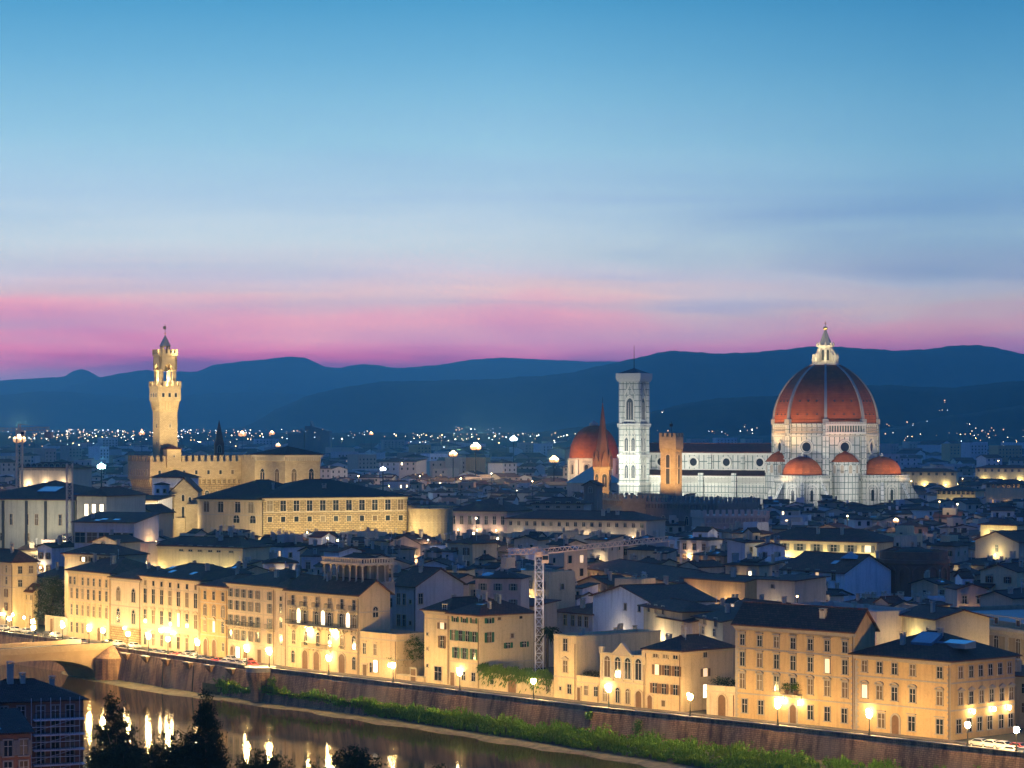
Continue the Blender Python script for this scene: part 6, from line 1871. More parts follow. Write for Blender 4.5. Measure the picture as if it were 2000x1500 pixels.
for k, (a_, b_, Yb, py, wc) in enumerate(BL):
    m = min(MARKS, key=lambda q: abs(q[0] - (a_ + b_) / 2))
    h = max(12, zat(py, Yb))
    t, Wd, hz = building('apartment_block', f"{wc} flat roofed apartment block on the plain {'at' if abs(m[0] - a_) < 30 else ('left of' if a_ < m[0] else 'right of')} the {m[1]}, {['tall and narrow', 'broad'][int((b_ - a_) > 28)]}, top at the {['dark', 'blue', 'hazy', 'lamplit'][k % 4]} horizon band", 'apartment block',
        (at(a_, Yb), Yb), (at(b_, Yb + 12), Yb + 12), h, 16, wall=wc, roof='flat', chimneys=0, group='apartment blocks on the plain', rows=[(h - 4 - 3.4 * q_, 'plain_small', 1.4, 1.5, max(3, int((b_ - a_) / 6))) for q_ in range(3)])
    t['label'] = f"{wc} {'broad' if b_ - a_ > 28 else 'narrow'} flat roofed block on the far plain, {'above' if abs(m[0] - a_) < 30 else ('left above' if a_ < m[0] else 'right above')} the {m[1]}"
# ------------------------------------------------------------------ foliage
def leafmat(name, c1, c2):
    m, t = newmat(name)
    g = t.n('ShaderNodeNewGeometry')
    n1 = t.n('ShaderNodeTexNoise', inp={'Vector': (g, 'Position'), 'Scale': .8, 'Detail': 3.0})
    a = t.mix((g, 'Random Per Island'), tuple(c1) + (1,), tuple(c2) + (1,))
    a = t.mix(t.math('MULTIPLY', (n1, 0), .6), a, tuple(x * .5 for x in c1) + (1,))
    n2 = t.n('ShaderNodeTexNoise', inp={'Vector': (g, 'Position'), 'Scale': .16, 'Detail': 4.0, 'Roughness': .7})
    a = t.mix(t.n('ShaderNodeMapRange', inp={0: (n2, 0), 1: .48, 2: .7, 3: 0.0, 4: .45}), a, (c1[0] * 1.25, c1[1] * .6, c1[2] * .9, 1))
    d = t.n('ShaderNodeBsdfDiffuse', inp={0: (a, 2)})
    tr = t.n('ShaderNodeBsdfTranslucent', inp={0: (a, 2)})
    mx = t.n('ShaderNodeMixShader', inp={0: .25, 1: d, 2: tr})
    t.n('ShaderNodeOutputMaterial', inp={0: mx})
    return m
LEAF_DARK = leafmat('dark_leaves', (.020, .035, .018), (.05, .07, .03))
LEAF_OLIVE = leafmat('olive_leaves', (.05, .06, .025), (.12, .12, .05))
LEAF_GREEN = leafmat('green_leaves', (.05, .11, .02), (.12, .20, .04))
LEAF_REED = leafmat('reed_leaves', (.12, .26, .03), (.26, .42, .06))
LEAF_CYP = leafmat('cypress_leaves', (.012, .024, .014), (.03, .045, .022))
BARK = plain('bark', (.10, .075, .05), .9)


def leaf(mb, c, s_, r, up=.3):
    n = Vector((r.gauss(0, 1), r.gauss(0, 1), r.gauss(0, 1) + up)).normalized()
    a = n.cross(Vector((r.gauss(0, 1), r.gauss(0, 1), r.gauss(0, 1)))).normalized() * s_
    b = n.cross(a) * r.uniform(.35, .6)
    c = Vector(c)
    mb.add([tuple(c - a), tuple(c + b), tuple(c + a * 1.1), tuple(c - b)], [(0, 1, 2, 3)])


def crown(blobs, n, s_, seed, shell=.55):
    """leaf clumps through the volume of several lumpy blobs (cx, cy, cz, rx, ry, rz)"""
    r = random.Random(seed)
    mb = MB()
    vol = [b[3] * b[4] * b[5] for b in blobs]
    for b, v in zip(blobs, vol):
        k = int(n * v ** .67 / sum(x ** .67 for x in vol))
        nc = max(6, k // 16)
        for _ in range(nc):
            d = Vector((r.gauss(0, 1), r.gauss(0, 1), r.gauss(0, 1))).normalized()
            q = r.uniform(shell, 1.04) * (1 + .16 * math.sin(d.x * 5 + seed) * math.cos(d.z * 6 + d.y * 4))
            cc = Vector((b[0] + d.x * b[3] * q, b[1] + d.y * b[4] * q, b[2] + d.z * b[5] * q))
            cs = s_ * r.uniform(1.2, 2.6)
            for _ in range(16): leaf(mb, cc + Vector((r.gauss(0, cs), r.gauss(0, cs), r.gauss(0, cs * .7))), s_ * r.uniform(.6, 1.2), r)
    return mb


def trunk(h, r0, limbs, seed):
    r = random.Random(seed)
    mb = MB()
    mb.tube((0, 0, -.3), (r.uniform(-.2, .2), 0, h * .5), r0, 8, r0 * .72); mb.tube((0, 0, h * .48), (.1, 0, h), r0 * .72, 8, r0 * .2)
    for k in range(limbs):
        a = k * 2.4 + r.random(); z = h * r.uniform(.3, .75); L = h * r.uniform(.2, .38)
        mb.tube((0, 0, z), (math.cos(a) * L, math.sin(a) * L, z + L * .7), r0 * .35, 6, r0 * .08)
    return mb


def tree(name, label, x, y, z, h, blobs, n, s_, mat_, seed, r0=.35, limbs=6, cat='tree', group=None):
    t = thing(name, label, cat, (x, y, z), 0, group)
    trunk(h * .8, r0, limbs, seed).build('trunk', BARK, t)
    crown(blobs, n, s_, seed).build('crown', mat_, t)
    return t


# evergreen on the river front
q = fl(99, 8)
tree('evergreen_tree', 'big dark evergreen tree between the yellow corner house and the cream palazzo', q.x, q.y, 0, 15,
     [(-.6, 0, 9, 4.6, 4, 5.2), (1.6, 0, 8.2, 3.8, 4, 5.4), (.4, -.5, 12.4, 3.0, 3, 3.2), (2.3, 0, 11, 2.4, 2.5, 3.2), (-2.2, -1, 5.2, 2.6, 2.6, 3.4)], 9000, .22, LEAF_OLIVE, 3)
q = fl(800, 4)
tree('garden_tree', 'leafy garden tree behind the low cream wall right of the low house', q.x, q.y, 0, 9, [(1, 0, 6.5, 3.0, 2.5, 2.6), (-1.2, 0, 5.4, 2.2, 2, 2.0), (.2, 0, 8.6, 1.8, 1.6, 1.4)], 3600, .16, LEAF_GREEN, 8, .2)
q = fl(762, 1.2)
tree('small_garden_tree', 'small leafy tree in front of the low balustraded house', q.x + 1.5, q.y - 1.5, 0, 5.6, [(0, 0, 4.2, 1.7, 1.6, 1.7), (1, 0, 3.3, 1.3, 1.3, 1.2)], 1800, .14, LEAF_GREEN, 12, .14)
# palm behind the hanging garden
q = fl(1068, 11)
pt = thing('palm_tree', 'dark palm tree behind the crane mast and the hanging creeper', 'tree', (q.x, q.y, 0))
MB().tube((0, 0, 0), (.2, 0, 12.5), .34, 8, .26).build('trunk', BARK, pt)
mb = MB(); r = random.Random(5)
for k in range(46):
    a = r.uniform(0, 6.28); e = r.uniform(-.5, 1.2); p0 = Vector((.2, 0, 12.5)); L = r.uniform(2.6, 3.6)
    prev = p0
    for i in range(1, 6):
        u = i / 5
        p1 = p0 + Vector((math.cos(a) * L * u * math.cos(e * .6), math.sin(a) * L * u * math.cos(e * .6), L * (u * math.sin(e) - u * u * .75)))
        sdir = Vector((-math.sin(a), math.cos(a), 0)) * .34 * (1.1 - u * .8)
        mb.add([tuple(prev - sdir), tuple(p1 - sdir * .8 + Vector((0, 0, -.22))), tuple(p1), tuple(prev)], [(0, 1, 2, 3)])
        mb.add([tuple(prev), tuple(p1), tuple(p1 + sdir * .8 + Vector((0, 0, -.22))), tuple(prev + sdir)], [(0, 1, 2, 3)])
        prev = p1
mb.build('crown', LEAF_DARK, pt)

# creeper hanging over the garden wall
t_, Wd, h_ = GW
cp = tag(obj('hanging_creeper', None, None, t_.location, t_.rotation_euler.z), 'thick green creeper spilling over the top of the long garden wall', 'plant')
mb = MB(); r = random.Random(21)
for _ in range(3000):
    x_ = r.uniform(.2, Wd - .3); z_ = h_ + 2.0 - abs(r.gauss(0, 1.25)) * 1.2 + .4 * math.sin(x_ * 1.3); y_ = r.uniform(-.9, 1.2)
    L = r.uniform(.4, 1.0); a = r.uniform(-.5, .5); w_ = .11
    mb.add([(x_, y_, z_), (x_ + w_, y_ - .1, z_ - L * .5), (x_ + a, y_ - .3, z_ - L), (x_ - w_ + a * .4, y_ - .15, z_ - L * .5)], [(0, 1, 2, 3)])
mb.build('leaves', LEAF_GREEN, cp)
MB().bar((.3, .3, h_ + .3), (Wd - .3, .3, h_ + .4), .25).build('stem', BARK, cp)
# planters
def potplant(label, parent_loc, s_, seed, mat_=LEAF_GREEN):
    t = thing('potted_plant', label, 'plant', parent_loc)
    MB().lathe([(.25 * s_, 0), (.38 * s_, .6 * s_), (.42 * s_, .62 * s_), (.36 * s_, .64 * s_)], 10).build('pot', BRICK, t)
    crown([(0, 0, 1.25 * s_, .8 * s_, .7 * s_, .75 * s_)], 420, .12 * s_, seed, .3).build('leaves', mat_, t)
    return t
t_, Wd, hz_, h_, dp_ = HB['Q']
for fx, lb in ((.46, 'left'), (.535, 'right')):
    p_ = t_.matrix_basis @ Vector((fx * Wd, -.7, 5.6))
    potplant(f'{lb} one of two bushy plants on the flower balcony over the palazzo door', p_, 1.15, int(fx * 100))
t_, Wd, hz_, h_, dp_ = HB['P']
for k in range(4):
    p_ = t_.matrix_basis @ Vector(((.2 + .22 * k) * Wd, 1.2, h_ + .02)); potplant(f"{['first', 'second', 'third', 'fourth'][k]} dark shrub from the left on the gatehouse terrace", p_, 1.2, 40 + k, LEAF_DARK)
t_, Wd, hz_, h_, dp_ = HB['M']
for k in range(3):
    p_ = t_.matrix_basis @ Vector(((.25 + .22 * k) * Wd, 1.2, h_ + .02)); potplant(f"{['left', 'middle', 'right'][k]} potted shrub on the terrace beside the arcaded casino", p_, 1.0, 50 + k, LEAF_OLIVE)

# ------------------------------------------------------------------ reeds and bushes along the foot of the wall
mb = MB(); r = random.Random(31)
for _ in range(3600):
    u = r.random(); i = int(u * NB * .999); f = u * NB - i
    A_, B_ = bank_rows[i], bank_rows[i + 1]
    pw, pi_ = A_[0].lerp(B_[0], f), A_[1].lerp(B_[1], f)
    if u < .015 or (math.sin(u * 97) * math.sin(u * 41 + 1) > .7 and r.random() < .6): continue
    v = r.random() ** .8
    p = pw.lerp(pi_, .03 + v * .95)
    z = -4.1 - 2.3 * v
    hgt = r.uniform(.9, 2.3) * (1.0 if v < .75 else .7) * (.7 + .5 * math.sin(u * 60) ** 2)
    spread = r.uniform(.5, 1.2)
    bush = r.random() < .45
    for k in range(16):
        a = r.uniform(0, 6.28); d = r.uniform(.1, 1) * spread
        b0 = Vector((p.x + r.uniform(-.4, .4), p.y + r.uniform(-.4, .4), z))
        if bush:
            leaf(mb, b0 + Vector((math.cos(a) * d, math.sin(a) * d, hgt * r.uniform(.15, .95))), r.uniform(.18, .36), r)
        else:
            tip = b0 + Vector((math.cos(a) * d * .8, math.sin(a) * d * .8, hgt * r.uniform(.6, 1.1))); mid = b0.lerp(tip, .5) + Vector((0, 0, .2)); w_ = Vector((-math.sin(a), math.cos(a), 0)) * .09
            mb.add([tuple(b0 - w_), tuple(mid - w_), tuple(tip), tuple(mid + w_), tuple(b0 + w_)], [(0, 1, 2, 3, 4)])
tag(mb.build('reeds', LEAF_REED), kind='stuff')
for px_, lb in ((533, 'shrub growing out of the wall beside the old pier'), (1246, 'green shrub sprouting from the middle of the embankment wall'), (1150, 'small tuft of leaves on the embankment wall')):
    p = on_line(offset_line(WLX, -.9), px_); s_ = 1.0 if px_ != 1150 else .45
    t = thing('wall_shrub', lb, 'plant', (p.x, p.y, -3.4 if px_ != 1150 else -2))
    MB().tube((.5, .4, .2), (0, 0, 1.2), .08, 5).build('stem', BARK, t)
    crown([(0, 0, 1.4, 1.0 * s_, .9 * s_, 1.7 * s_)], 800, .15, px_, .3).build('leaves', LEAF_GREEN, t)

# ------------------------------------------------------------------ bridge at the left, stone pier housings on the wall
b0 = WL[0] + ext0 * -1.0
bt = thing('stone_bridge', 'low stone bridge with a flat arch leaving the embankment at the left edge', 'bridge', (b0.x, b0.y, 0), math.atan2(-NDIR.y, -NDIR.x))
Lb = 150
deck = MB()
nseg, span = 24, 38.0
def archz(u): return -6.9 + 5.6 * math.sqrt(max(0, 1 - (2 * u - 1) ** 2)) ** .9
pts = []
for kk in range(4):
    x0 = 4.0 + kk * (span + 5)
    pts += [(x0 - (4 if kk == 0 else 5), -9)] if kk == 0 else []
    pts += [(x0, -9)] + [(x0 + span * i / nseg, archz(i / nseg)) for i in range(nseg + 1)] + [(x0 + span, -9), (x0 + span + 5, -9)]
pts = pts[:-1] + [(Lb + 30, -9), (Lb + 30, .9), (0, .9)]
deck.slab(pts, -7.2, 7.2)
deck.f[0], deck.f[1] = deck.f[0], deck.f[1]
deck.build('arch_span', plain('bridge_stone', (.42, .30, .18), .9, var=.3, scale=.4), bt)
MB().box(0.2, Lb, -6.8, 6.8, .903, 1.0).build('roadway', ASPHALT, bt)
for s_ in (-1, 1): MB().box(.2, Lb, s_ * 7.3 - .25, s_ * 7.3 + .25, .5, 2.0).build('parapet', plain('bridge_parapet', (.48, .36, .22), .9), bt)
for kk in range(3):
    x_ = 4 + span + 2.5 + kk * (span + 5)
    q = MB(); q.prism([(x_ - 2.4, -7.3), (x_ - 2.4, -9.5), (x_, -11.5), (x_ + 2.4, -9.5), (x_ + 2.4, -7.3)][::1], -9, -1.5); q.prism([(x_ - 2.4, 7.3), (x_ + 2.4, 7.3), (x_ + 2.4, 9.5), (x_, 11.5), (x_ - 2.4, 9.5)], -9, -1.5); q.build('cutwater', EMBANK, bt)
q = MB()
q.lathe([(4.2, -9), (4.2, -1.5), (.3, 1.4)], 16, 1.5, 9.5); q.build('abutment', EMBANK, bt)
# triangular buttress hoods under the coping
for k, px_ in enumerate((247, 285, 325, 368, 410, 452)):
    p = on_line(offset_line(WLX, -.5), px_)
    t = thing('wall_bracket', f"{['first', 'second', 'third', 'fourth', 'fifth', 'sixth'][k]} triangular stone bracket from the bridge along the embankment wall", 'bracket', (p.x, p.y, 0), math.atan2(-.755, .656), 'stone brackets under the coping')
    MB().add([(-1.3, .6, -.1), (1.3, .6, -.1), (1.3, -.9, -.1), (-1.3, -.9, -.1), (0, .5, -2.3)], [(3, 2, 1, 0), (0, 1, 4), (1, 2, 4), (2, 3, 4), (3, 0, 4)]).build('hood', EMBANK, t)
    MB().box(-1.45, 1.45, -1.0, .6, -.097, .12).build('cap', GREY_TRIM, t)
p = on_line(offset_line(WLX, -.6), 508)
t = thing('bastion', 'rounded stone bastion jutting from the embankment wall where the green bank begins', 'bastion', (p.x, p.y, 0))
MB().lathe([(2.0, -9), (2.2, -4.0), (3.4, -.6), (3.4, .2), (3.2, .25)], 18).build('base', EMBANK, t)
MB().lathe([(3.3, .25), (3.3, 1.1), (3.6, 1.15), (3.6, 1.3), (.2, 1.35)], 18).build('parapet', GREY_TRIM, t)
for k, px_ in enumerate((316, 375)):
    p = on_line(offset_line(WLX, -1.45), px_)
    t = tag(MB().tube((.35, .3, -.6), (0, 0, -6.8), .14, 6).build('drainpipe', DARKIRON, None, (p.x, p.y, 0)), f"{['left', 'right'][k]} rusty drainpipe on the bare embankment wall", 'drainpipe')

# ------------------------------------------------------------------ tower cranes
def lattice(mb, p, q, w, bay, tri=False):
    p, q = Vector(p), Vector(q)
    t = (q - p); L = t.length; t /= L
    a = t.cross(Vector((0, 0, 1)))
    if a.length < .1: a = Vector((1, 0, 0))
    a.normalize(); b = a.cross(t).normalized()
    cs = [(-.5, 0), (.5, 0), (0, .9)] if tri else [(-.5, -.5), (.5, -.5), (.5, .5), (-.5, .5)]
    cs = [(a * u + b * v) * w for u, v in cs]
    for c in cs: mb.bar(p + c, q + c, w * .13)
    n = max(1, round(L / bay))
    for i in range(n):
        for k in range(len(cs)):
            c0, c1 = cs[k], cs[(k + 1) % len(cs)]
            s0, s1 = p + t * L * i / n, p + t * L * (i + 1) / n
            mb.bar(s0 + c0, s1 + c1, w * .07)
            mb.bar(s0 + c0, s0 + c1, w * .06)
    return mb


def crane(label, x, y, ztop, jib_end, cj_end, apex=2.0, w=1.7, z0=0, mast=CRANE_GREY, jibm=CRANE_PAINT):
    t = thing('tower_crane', label, 'crane', (x, y, 0))
    q = MB(); lattice(q, (0, 0, z0), (0, 0, ztop), w, w * 1.15); q.build('mast', mast, t)
    q = MB(); q.box(-1.6, 1.6, -1.6, 1.6, z0 - .5, z0 + .3); q.build('base', CONCRETE, t)
    J, K = Vector(jib_end) - Vector((x, y, 0)), Vector(cj_end) - Vector((x, y, 0))
    top = Vector((0, 0, ztop))
    q = MB(); lattice(q, top, J, 1.15, 1.5, True); q.build('jib', jibm, t)
    q = MB(); lattice(q, top, K, 1.2, 1.6, True); q.bar(top + Vector((0, 0, apex)), K + Vector((0, 0, .6)), .1); q.build('counter_jib', jibm, t)
    q = MB(); q.box(-.9, .9, -.9, .9, ztop - .6, ztop + .5); lattice(q, (0, 0, ztop), (0, 0, ztop + apex), .8, .8); q.build('slewing_head', jibm, t)
    dk = K.normalized(); sd_ = Vector((-dk.y, dk.x, 0))
    c = K - dk * 1.2
    q = MB(); q.box(-1.3, 1.3, -.8, .8, -1.7, .5); q.build('counterweight', CONCRETE, t, tuple(c), math.atan2(dk.y, dk.x))
    q = MB(); q.box(-.7, .7, -.7, .7, 0, 1.8); cb = q.build('cab', jibm, t, (1.3, -.9, ztop - 1.9))
    MB().box(-.6, .6, -.74, -.703, .7, 1.6).build('pane', GLASS, cb)
    return t
cy = 575.0
crane('slim lattice tower crane with an orange jib standing behind the hanging garden', at(1053, cy), cy, zat(1082, cy), (at(1305, 600), 600, zat(1057, 600)), (at(990, 568), 568, zat(1083, 568)), 1.6)
crane('far lattice crane at the left edge with a boxy counterweight, orange lit', at(38, 930), 930, zat(842, 930), (at(-140, 940), 940, zat(840, 940)), (at(97, 925), 925, zat(840, 925)), 2.5, 2.0, z0=10, mast=CRANE_PAINT)
q = MB(); lattice(q, (0, 0, 16), (0, 0, zat(905, 800)), 1.7, 2.0)
cm = thing('hoist_mast', 'yellow lattice hoist mast standing before the gallery building', 'mast', (at(136, 800), 800, 0))
q.build('mast', CRANE_PAINT, cm)
MB().box(-1.6, 1.6, -1.6, 1.6, 15, 16.2).build('base', CONCRETE, cm)

# ------------------------------------------------------------------ parked cars
CARP = [plain('car_paint_' + n_, c, .3, spec=.6, var=.05) for n_, c in (('silver', (.45, .46, .48)), ('white', (.75, .74, .72)), ('red', (.40, .03, .03)), ('black', (.03, .03, .035)), ('blue', (.05, .08, .16)))]
CARN = ['silver', 'white', 'red', 'black', 'dark blue']
TYRE = plain('tyre_rubber', (.02, .02, .02), .9)
HEADL = plain('headlamp_glass', (.7, .7, .68), .1)
def car_proto(k):
    t = thing('parked_car', 'x', 'car', (0, 0, 0), 0, 'cars parked along the river road')
    L, wd = 4.2, 1.72
    prof = [(-2.1, .35), (-2.1, .75), (-1.95, .92), (-1.2, .98), (-.55, 1.42), (.85, 1.45), (1.55, 1.05), (2.0, .95), (2.1, .6), (2.1, .35)]
    mb = MB()
    n_ = len(prof)
    for s_ in (0, 1):
        pass
    ys = [(-wd / 2, .0), (-wd / 2 + .02, .0), (wd / 2 - .02, .0), (wd / 2, 0)]
    vs = []
    for yy in (-1, 1):
        for x_, z_ in prof: vs.append((x_, yy * (wd / 2 - max(0, z_ - .9) * .38), z_))
    mb.add(vs, [tuple(range(n_)), tuple(range(2 * n_ - 1, n_ - 1, -1))] + [((i + 1) % n_, i, n_ + i, n_ + (i + 1) % n_) for i in range(n_)])
    mb.build('body', CARP[k], t)
    wins = MB()
    for yy in (-1, 1):
        q = [(-.98, 1.02), (-.5, 1.36), (.8, 1.38), (1.32, 1.06)]
        v_ = [(x_, yy * (wd / 2 - max(0, z_ - .9) * .38 + .012), z_) for x_, z_ in q]
        v_ += [(x_, yy * (wd / 2 - max(0, z_ - .9) * .38 - .02), z_) for x_, z_ in q]
        wins = MB().add(v_, [(0, 1, 2, 3), (7, 6, 5, 4), (0, 4, 5, 1), (1, 5, 6, 2), (2, 6, 7, 3), (3, 7, 4, 0)])
        wins.build('side_window', GLASS, t)
    for x0, z0, x1, z1, nm in ((-1.16, 1.03, -.62, 1.40, 'windscreen'), (1.50, 1.10, .92, 1.43, 'rear_window')):
        MB().add([(x0 - .02 * (1 if x0 < 0 else -1), -.68, z0), (x0 - .02 * (1 if x0 < 0 else -1), .68, z0), (x1 - .02 * (1 if x0 < 0 else -1), .58, z1), (x1 - .02 * (1 if x0 < 0 else -1), -.58, z1), (x1, -.58, z1 - .06), (x1, .58, z1 - .06)], [(0, 1, 2, 3), (3, 2, 5, 4), (0, 3, 4), (1, 5, 2)]).build(nm, GLASS, t)
    for x_ in (-1.3, 1.3):
        for s_ in (-1, 1):
            w_ = MB().tube((x_, s_ * (wd / 2 - .2), .32), (x_, s_ * (wd / 2 + .02), .32), .32, 14).build('wheel', TYRE, t)
            MB().tube((x_, s_ * (wd / 2 + .02), .32), (x_, s_ * (wd / 2 + .035), .32), .2, 10).build('rim', CRANE_GREY, w_)
    for s_ in (-1, 1):
        MB().box(-2.14, -2.06, s_ * .6 - .2, s_ * .6 + .2, .62, .78).build('headlight', HEADL, t)
        MB().box(2.05, 2.13, s_ * .62 - .16, s_ * .62 + .16, .68, .84).build('tail_light', plain('tail_lamp', (.3, .02, .02), .3), t)
    return t
protos = {}
CAR_SPOTS = [('k', 8), ('k', 30), ('k', 52), ('p', 62), ('k', 95), ('k', 110), ('p', 142), ('p', 158), ('k', 212), ('k', 232), ('k', 262), ('p', 298), ('p', 314), ('p', 330), ('p', 346), ('p', 362), ('k', 372), ('p', 378), ('p', 394), ('p', 410), ('p', 426), ('p', 442), ('k', 452), ('p', 458), ('p', 474), ('p', 490), ('k', 486),
             ('k', 1915), ('k', 1938), ('k', 1960), ('p', 1975), ('k', 1990), ('p', 2000)]
ln_p, ln_k = offset_line(WLX, 3.6), offset_line(WLX, 8.4)
cn = {}
WHERE = [(60, 'before the tall yellow corner house'), (135, 'before the garden wall gate'), (215, 'before the long cream palazzo'), (280, 'before the gothic corner house'), (335, 'at the seven bay palazzo, left'), (392, 'at the seven bay palazzo, right'), (446, 'before the narrow arched house'), (500, 'before the balconied hotel'), (2100, 'at the right edge')]
r = random.Random(4)
for wh, px_ in CAR_SPOTS:
    k = r.choices(range(5), (4, 3, 2, 4, 2))[0]
    q = on_line(ln_p if wh == 'p' else ln_k, px_)
    if k not in protos: protos[k] = o = car_proto(k)
    else: o = copy_tree(protos[k])
    o.location = (q.x, q.y, .02)
    o.rotation_euler.z = math.atan2(-.755, .656) + (math.pi if wh == 'k' else 0) + r.gauss(0, .03)
    w_ = next(tx for lim, tx in WHERE if px_ < lim)
    lab = f"{CARN[k]} car parked {'along the parapet' if wh == 'p' else 'on the house side'} {w_}"
    cn.setdefault(lab, []).append(o)
for lab, os_ in cn.items():
    for k, o in enumerate(os_):
        o['label'] = lab if len(os_) == 1 else ['first ', 'second ', 'third ', 'fourth '][min(k, 3)] + lab

# ------------------------------------------------------------------ near bank: brick house with balconies, scaffold, trees
NY = 392.0
hA, hB = Vector((at(-60, NY - 3), NY - 3)), Vector((at(163, NY + 3), NY + 3))
Wd = (hB - hA).length
nrz = math.atan2(hB.y - hA.y, hB.x - hA.x)
zt = zat(1370, NY)
rh = thing('brick_house', 'dark red brick house with white balconies and chimneys in the lower left corner', 'house', (hA.x, hA.y, 0), nrz)
MB().box(0, Wd, 0, 12, 0, zt).build('wall', BRICK, rh)
q, hz_ = roof_mesh(0, Wd, 0, 12, zt + .1, 2.6, 'hip', .7); q.build('roof', ROOF_GREY, rh)
for x_, h_, w_ in ((Wd * .41, 2.6, .9), (Wd * .52, .9, .7), (Wd * .78, .8, .7)): chimney(rh, x_, 5, hz_(x_, 5), h_, w_, .8)
for k, zz in enumerate((zt - 2.6, zt - 4.8, zt - 7.0, zt - 9.2)):
    ba = MB().box(Wd * .55, Wd - .05, -1.5, -.003, zz - .22, zz).build('balcony', WALL['white'], rh)
    q = MB(); q.box(Wd * .55, Wd - .1, -1.48, -1.42, zz + .95, zz + 1.02)
    for i in range(24): xx = Wd * .55 + .1 + i * (Wd * .45 - .3) / 23; q.box(xx - .015, xx + .015, -1.475, -1.445, zz, zz + .95)
    q.build('railing', DARKIRON, ba)
    for fx in (.62, .75, .88): window(rh, fx * Wd, 0, zz + .05, 0, 'plain', 1.1, 1.8, trim='grey')
    for fx in (.15, .3, .45): window(rh, fx * Wd, 0, zz + .3, 0, 'plain', 1.0, 1.6, trim='grey')
WA, WB_ = Vector((at(-80, 374), 374)), Vector((at(60, 378), 378))
lean = building('low_wing', 'lower blue roofed wing with a chimney in front of the brick house', 'house', WA, WB_, zat(1432, 376), 9, wall=BRICK, roof='shed', rise=2.4, chimneys=1, cornice=False, roofm=ROOF_GREY, over=.5, rows=[(zat(1478, 376), 'plain', 1.1, 2.2, [.68, .9], {'shutter': 'grey'}), (zat(1520, 376), 'plain', 1.1, 2.2, [.68, .9])], trim='grey', skylights=1)
sp0 = hA.lerp(hB, .56) + Vector((0, -1.9))
sc = thing('scaffold', 'thin steel scaffold with pale boards before the balconied brick house', 'scaffold', (sp0.x, sp0.y, 0), nrz)
for i in range(6): MB().tube((i * Wd * .085, 0, 0), (i * Wd * .085, 0, zt + .6), .04, 6).build('pole', CRANE_GREY, sc)
for k in range(4): MB().box(-.2, Wd * .43, -.1, .3, zt - 3.7 - 2.2 * k, zt - 3.62 - 2.2 * k).build('board', WHITEWOOD, sc)
for k in range(4): MB().tube((0, 0, zt - 11 + 2.2 * k), (Wd * .425, 0, zt - 9 + 2.2 * k), .03, 5).build('brace', CRANE_GREY, sc)

def bush(px_, Yb, py_top, wpx, n, mat_, seed, label, name='dark_shrub', r0=.25, blobs=None):
    z_ = zat(py_top, Yb); w_ = wpx * Yb / FPX / 2
    r = random.Random(seed)
    bl = blobs or [(r.uniform(-.5, .5) * w_, r.uniform(-1, 1), z_ * r.uniform(.55, .72), w_ * r.uniform(.5, .75), w_ * .6, z_ * .26) for _ in range(5)] + [(0, 0, z_ * .78, w_ * .55, w_ * .5, z_ * .22)]
    return tree(name, label, at(px_, Yb), Yb, 0, z_, bl, n, .20, mat_, seed, r0, 7)
# cypress
z_ = zat(1350, 372)
tree('cypress', 'tall dark cypress on the near bank against the river', at(402, 372), 372, 0, z_, [(0, 0, z_ * (.30 + .052 * k), w_, w_, 1.9) for k, w_ in enumerate((3.9, 3.8, 3.6, 3.3, 3.0, 2.75, 2.5, 2.2, 1.95, 1.7, 1.4, 1.1, .7))], 26000, .17, LEAF_CYP, 71, .35, 3)
z_ = zat(1353, 380)
tree('pine_tree', 'loose dark pine tree on the near bank left of the cypress', at(222, 380), 380, 0, z_, [(-.2, 0, z_ * .93, .8, .8, 1.3), (.2, 0, z_ * .84, 1.4, 1.3, 1.4), (1.2, 0, z_ * .72, 1.7, 1.5, 1.3), (-1.3, 0, z_ * .70, 1.6, 1.5, 1.3), (.2, 0, z_ * .62, 2.6, 2, 1.6), (2.1, 0, z_ * .52, 2.0, 2, 1.4), (-1.6, 0, z_ * .48, 2.3, 2, 1.6), (.4, 0, z_ * .40, 3.2, 2.4, 2)], 14000, .19, LEAF_DARK, 73, .3, 9)
bush(330, 376, 1426, 210, 16000, LEAF_DARK, 75, 'broad dark evergreen between the pine and the cypress', 'evergreen_tree')
bush(240, 370, 1436, 150, 11000, LEAF_DARK, 77, 'dark shrub mass at the foot of the loose pine')
bush(505, 385, 1464, 150, 8000, LEAF_DARK, 79, 'low dark treetop right of the cypress at the bottom edge')
bush(690, 385, 1458, 120, 9000, LEAF_DARK, 81, 'rounded dark treetop in the middle of the bottom edge')
bush(610, 392, 1484, 60, 2500, LEAF_DARK, 83, 'small dark treetop left of the rounded one at the bottom edge')
bush(860, 392, 1493, 60, 2500, LEAF_DARK, 85, 'lowest dark treetop barely showing at the bottom edge')
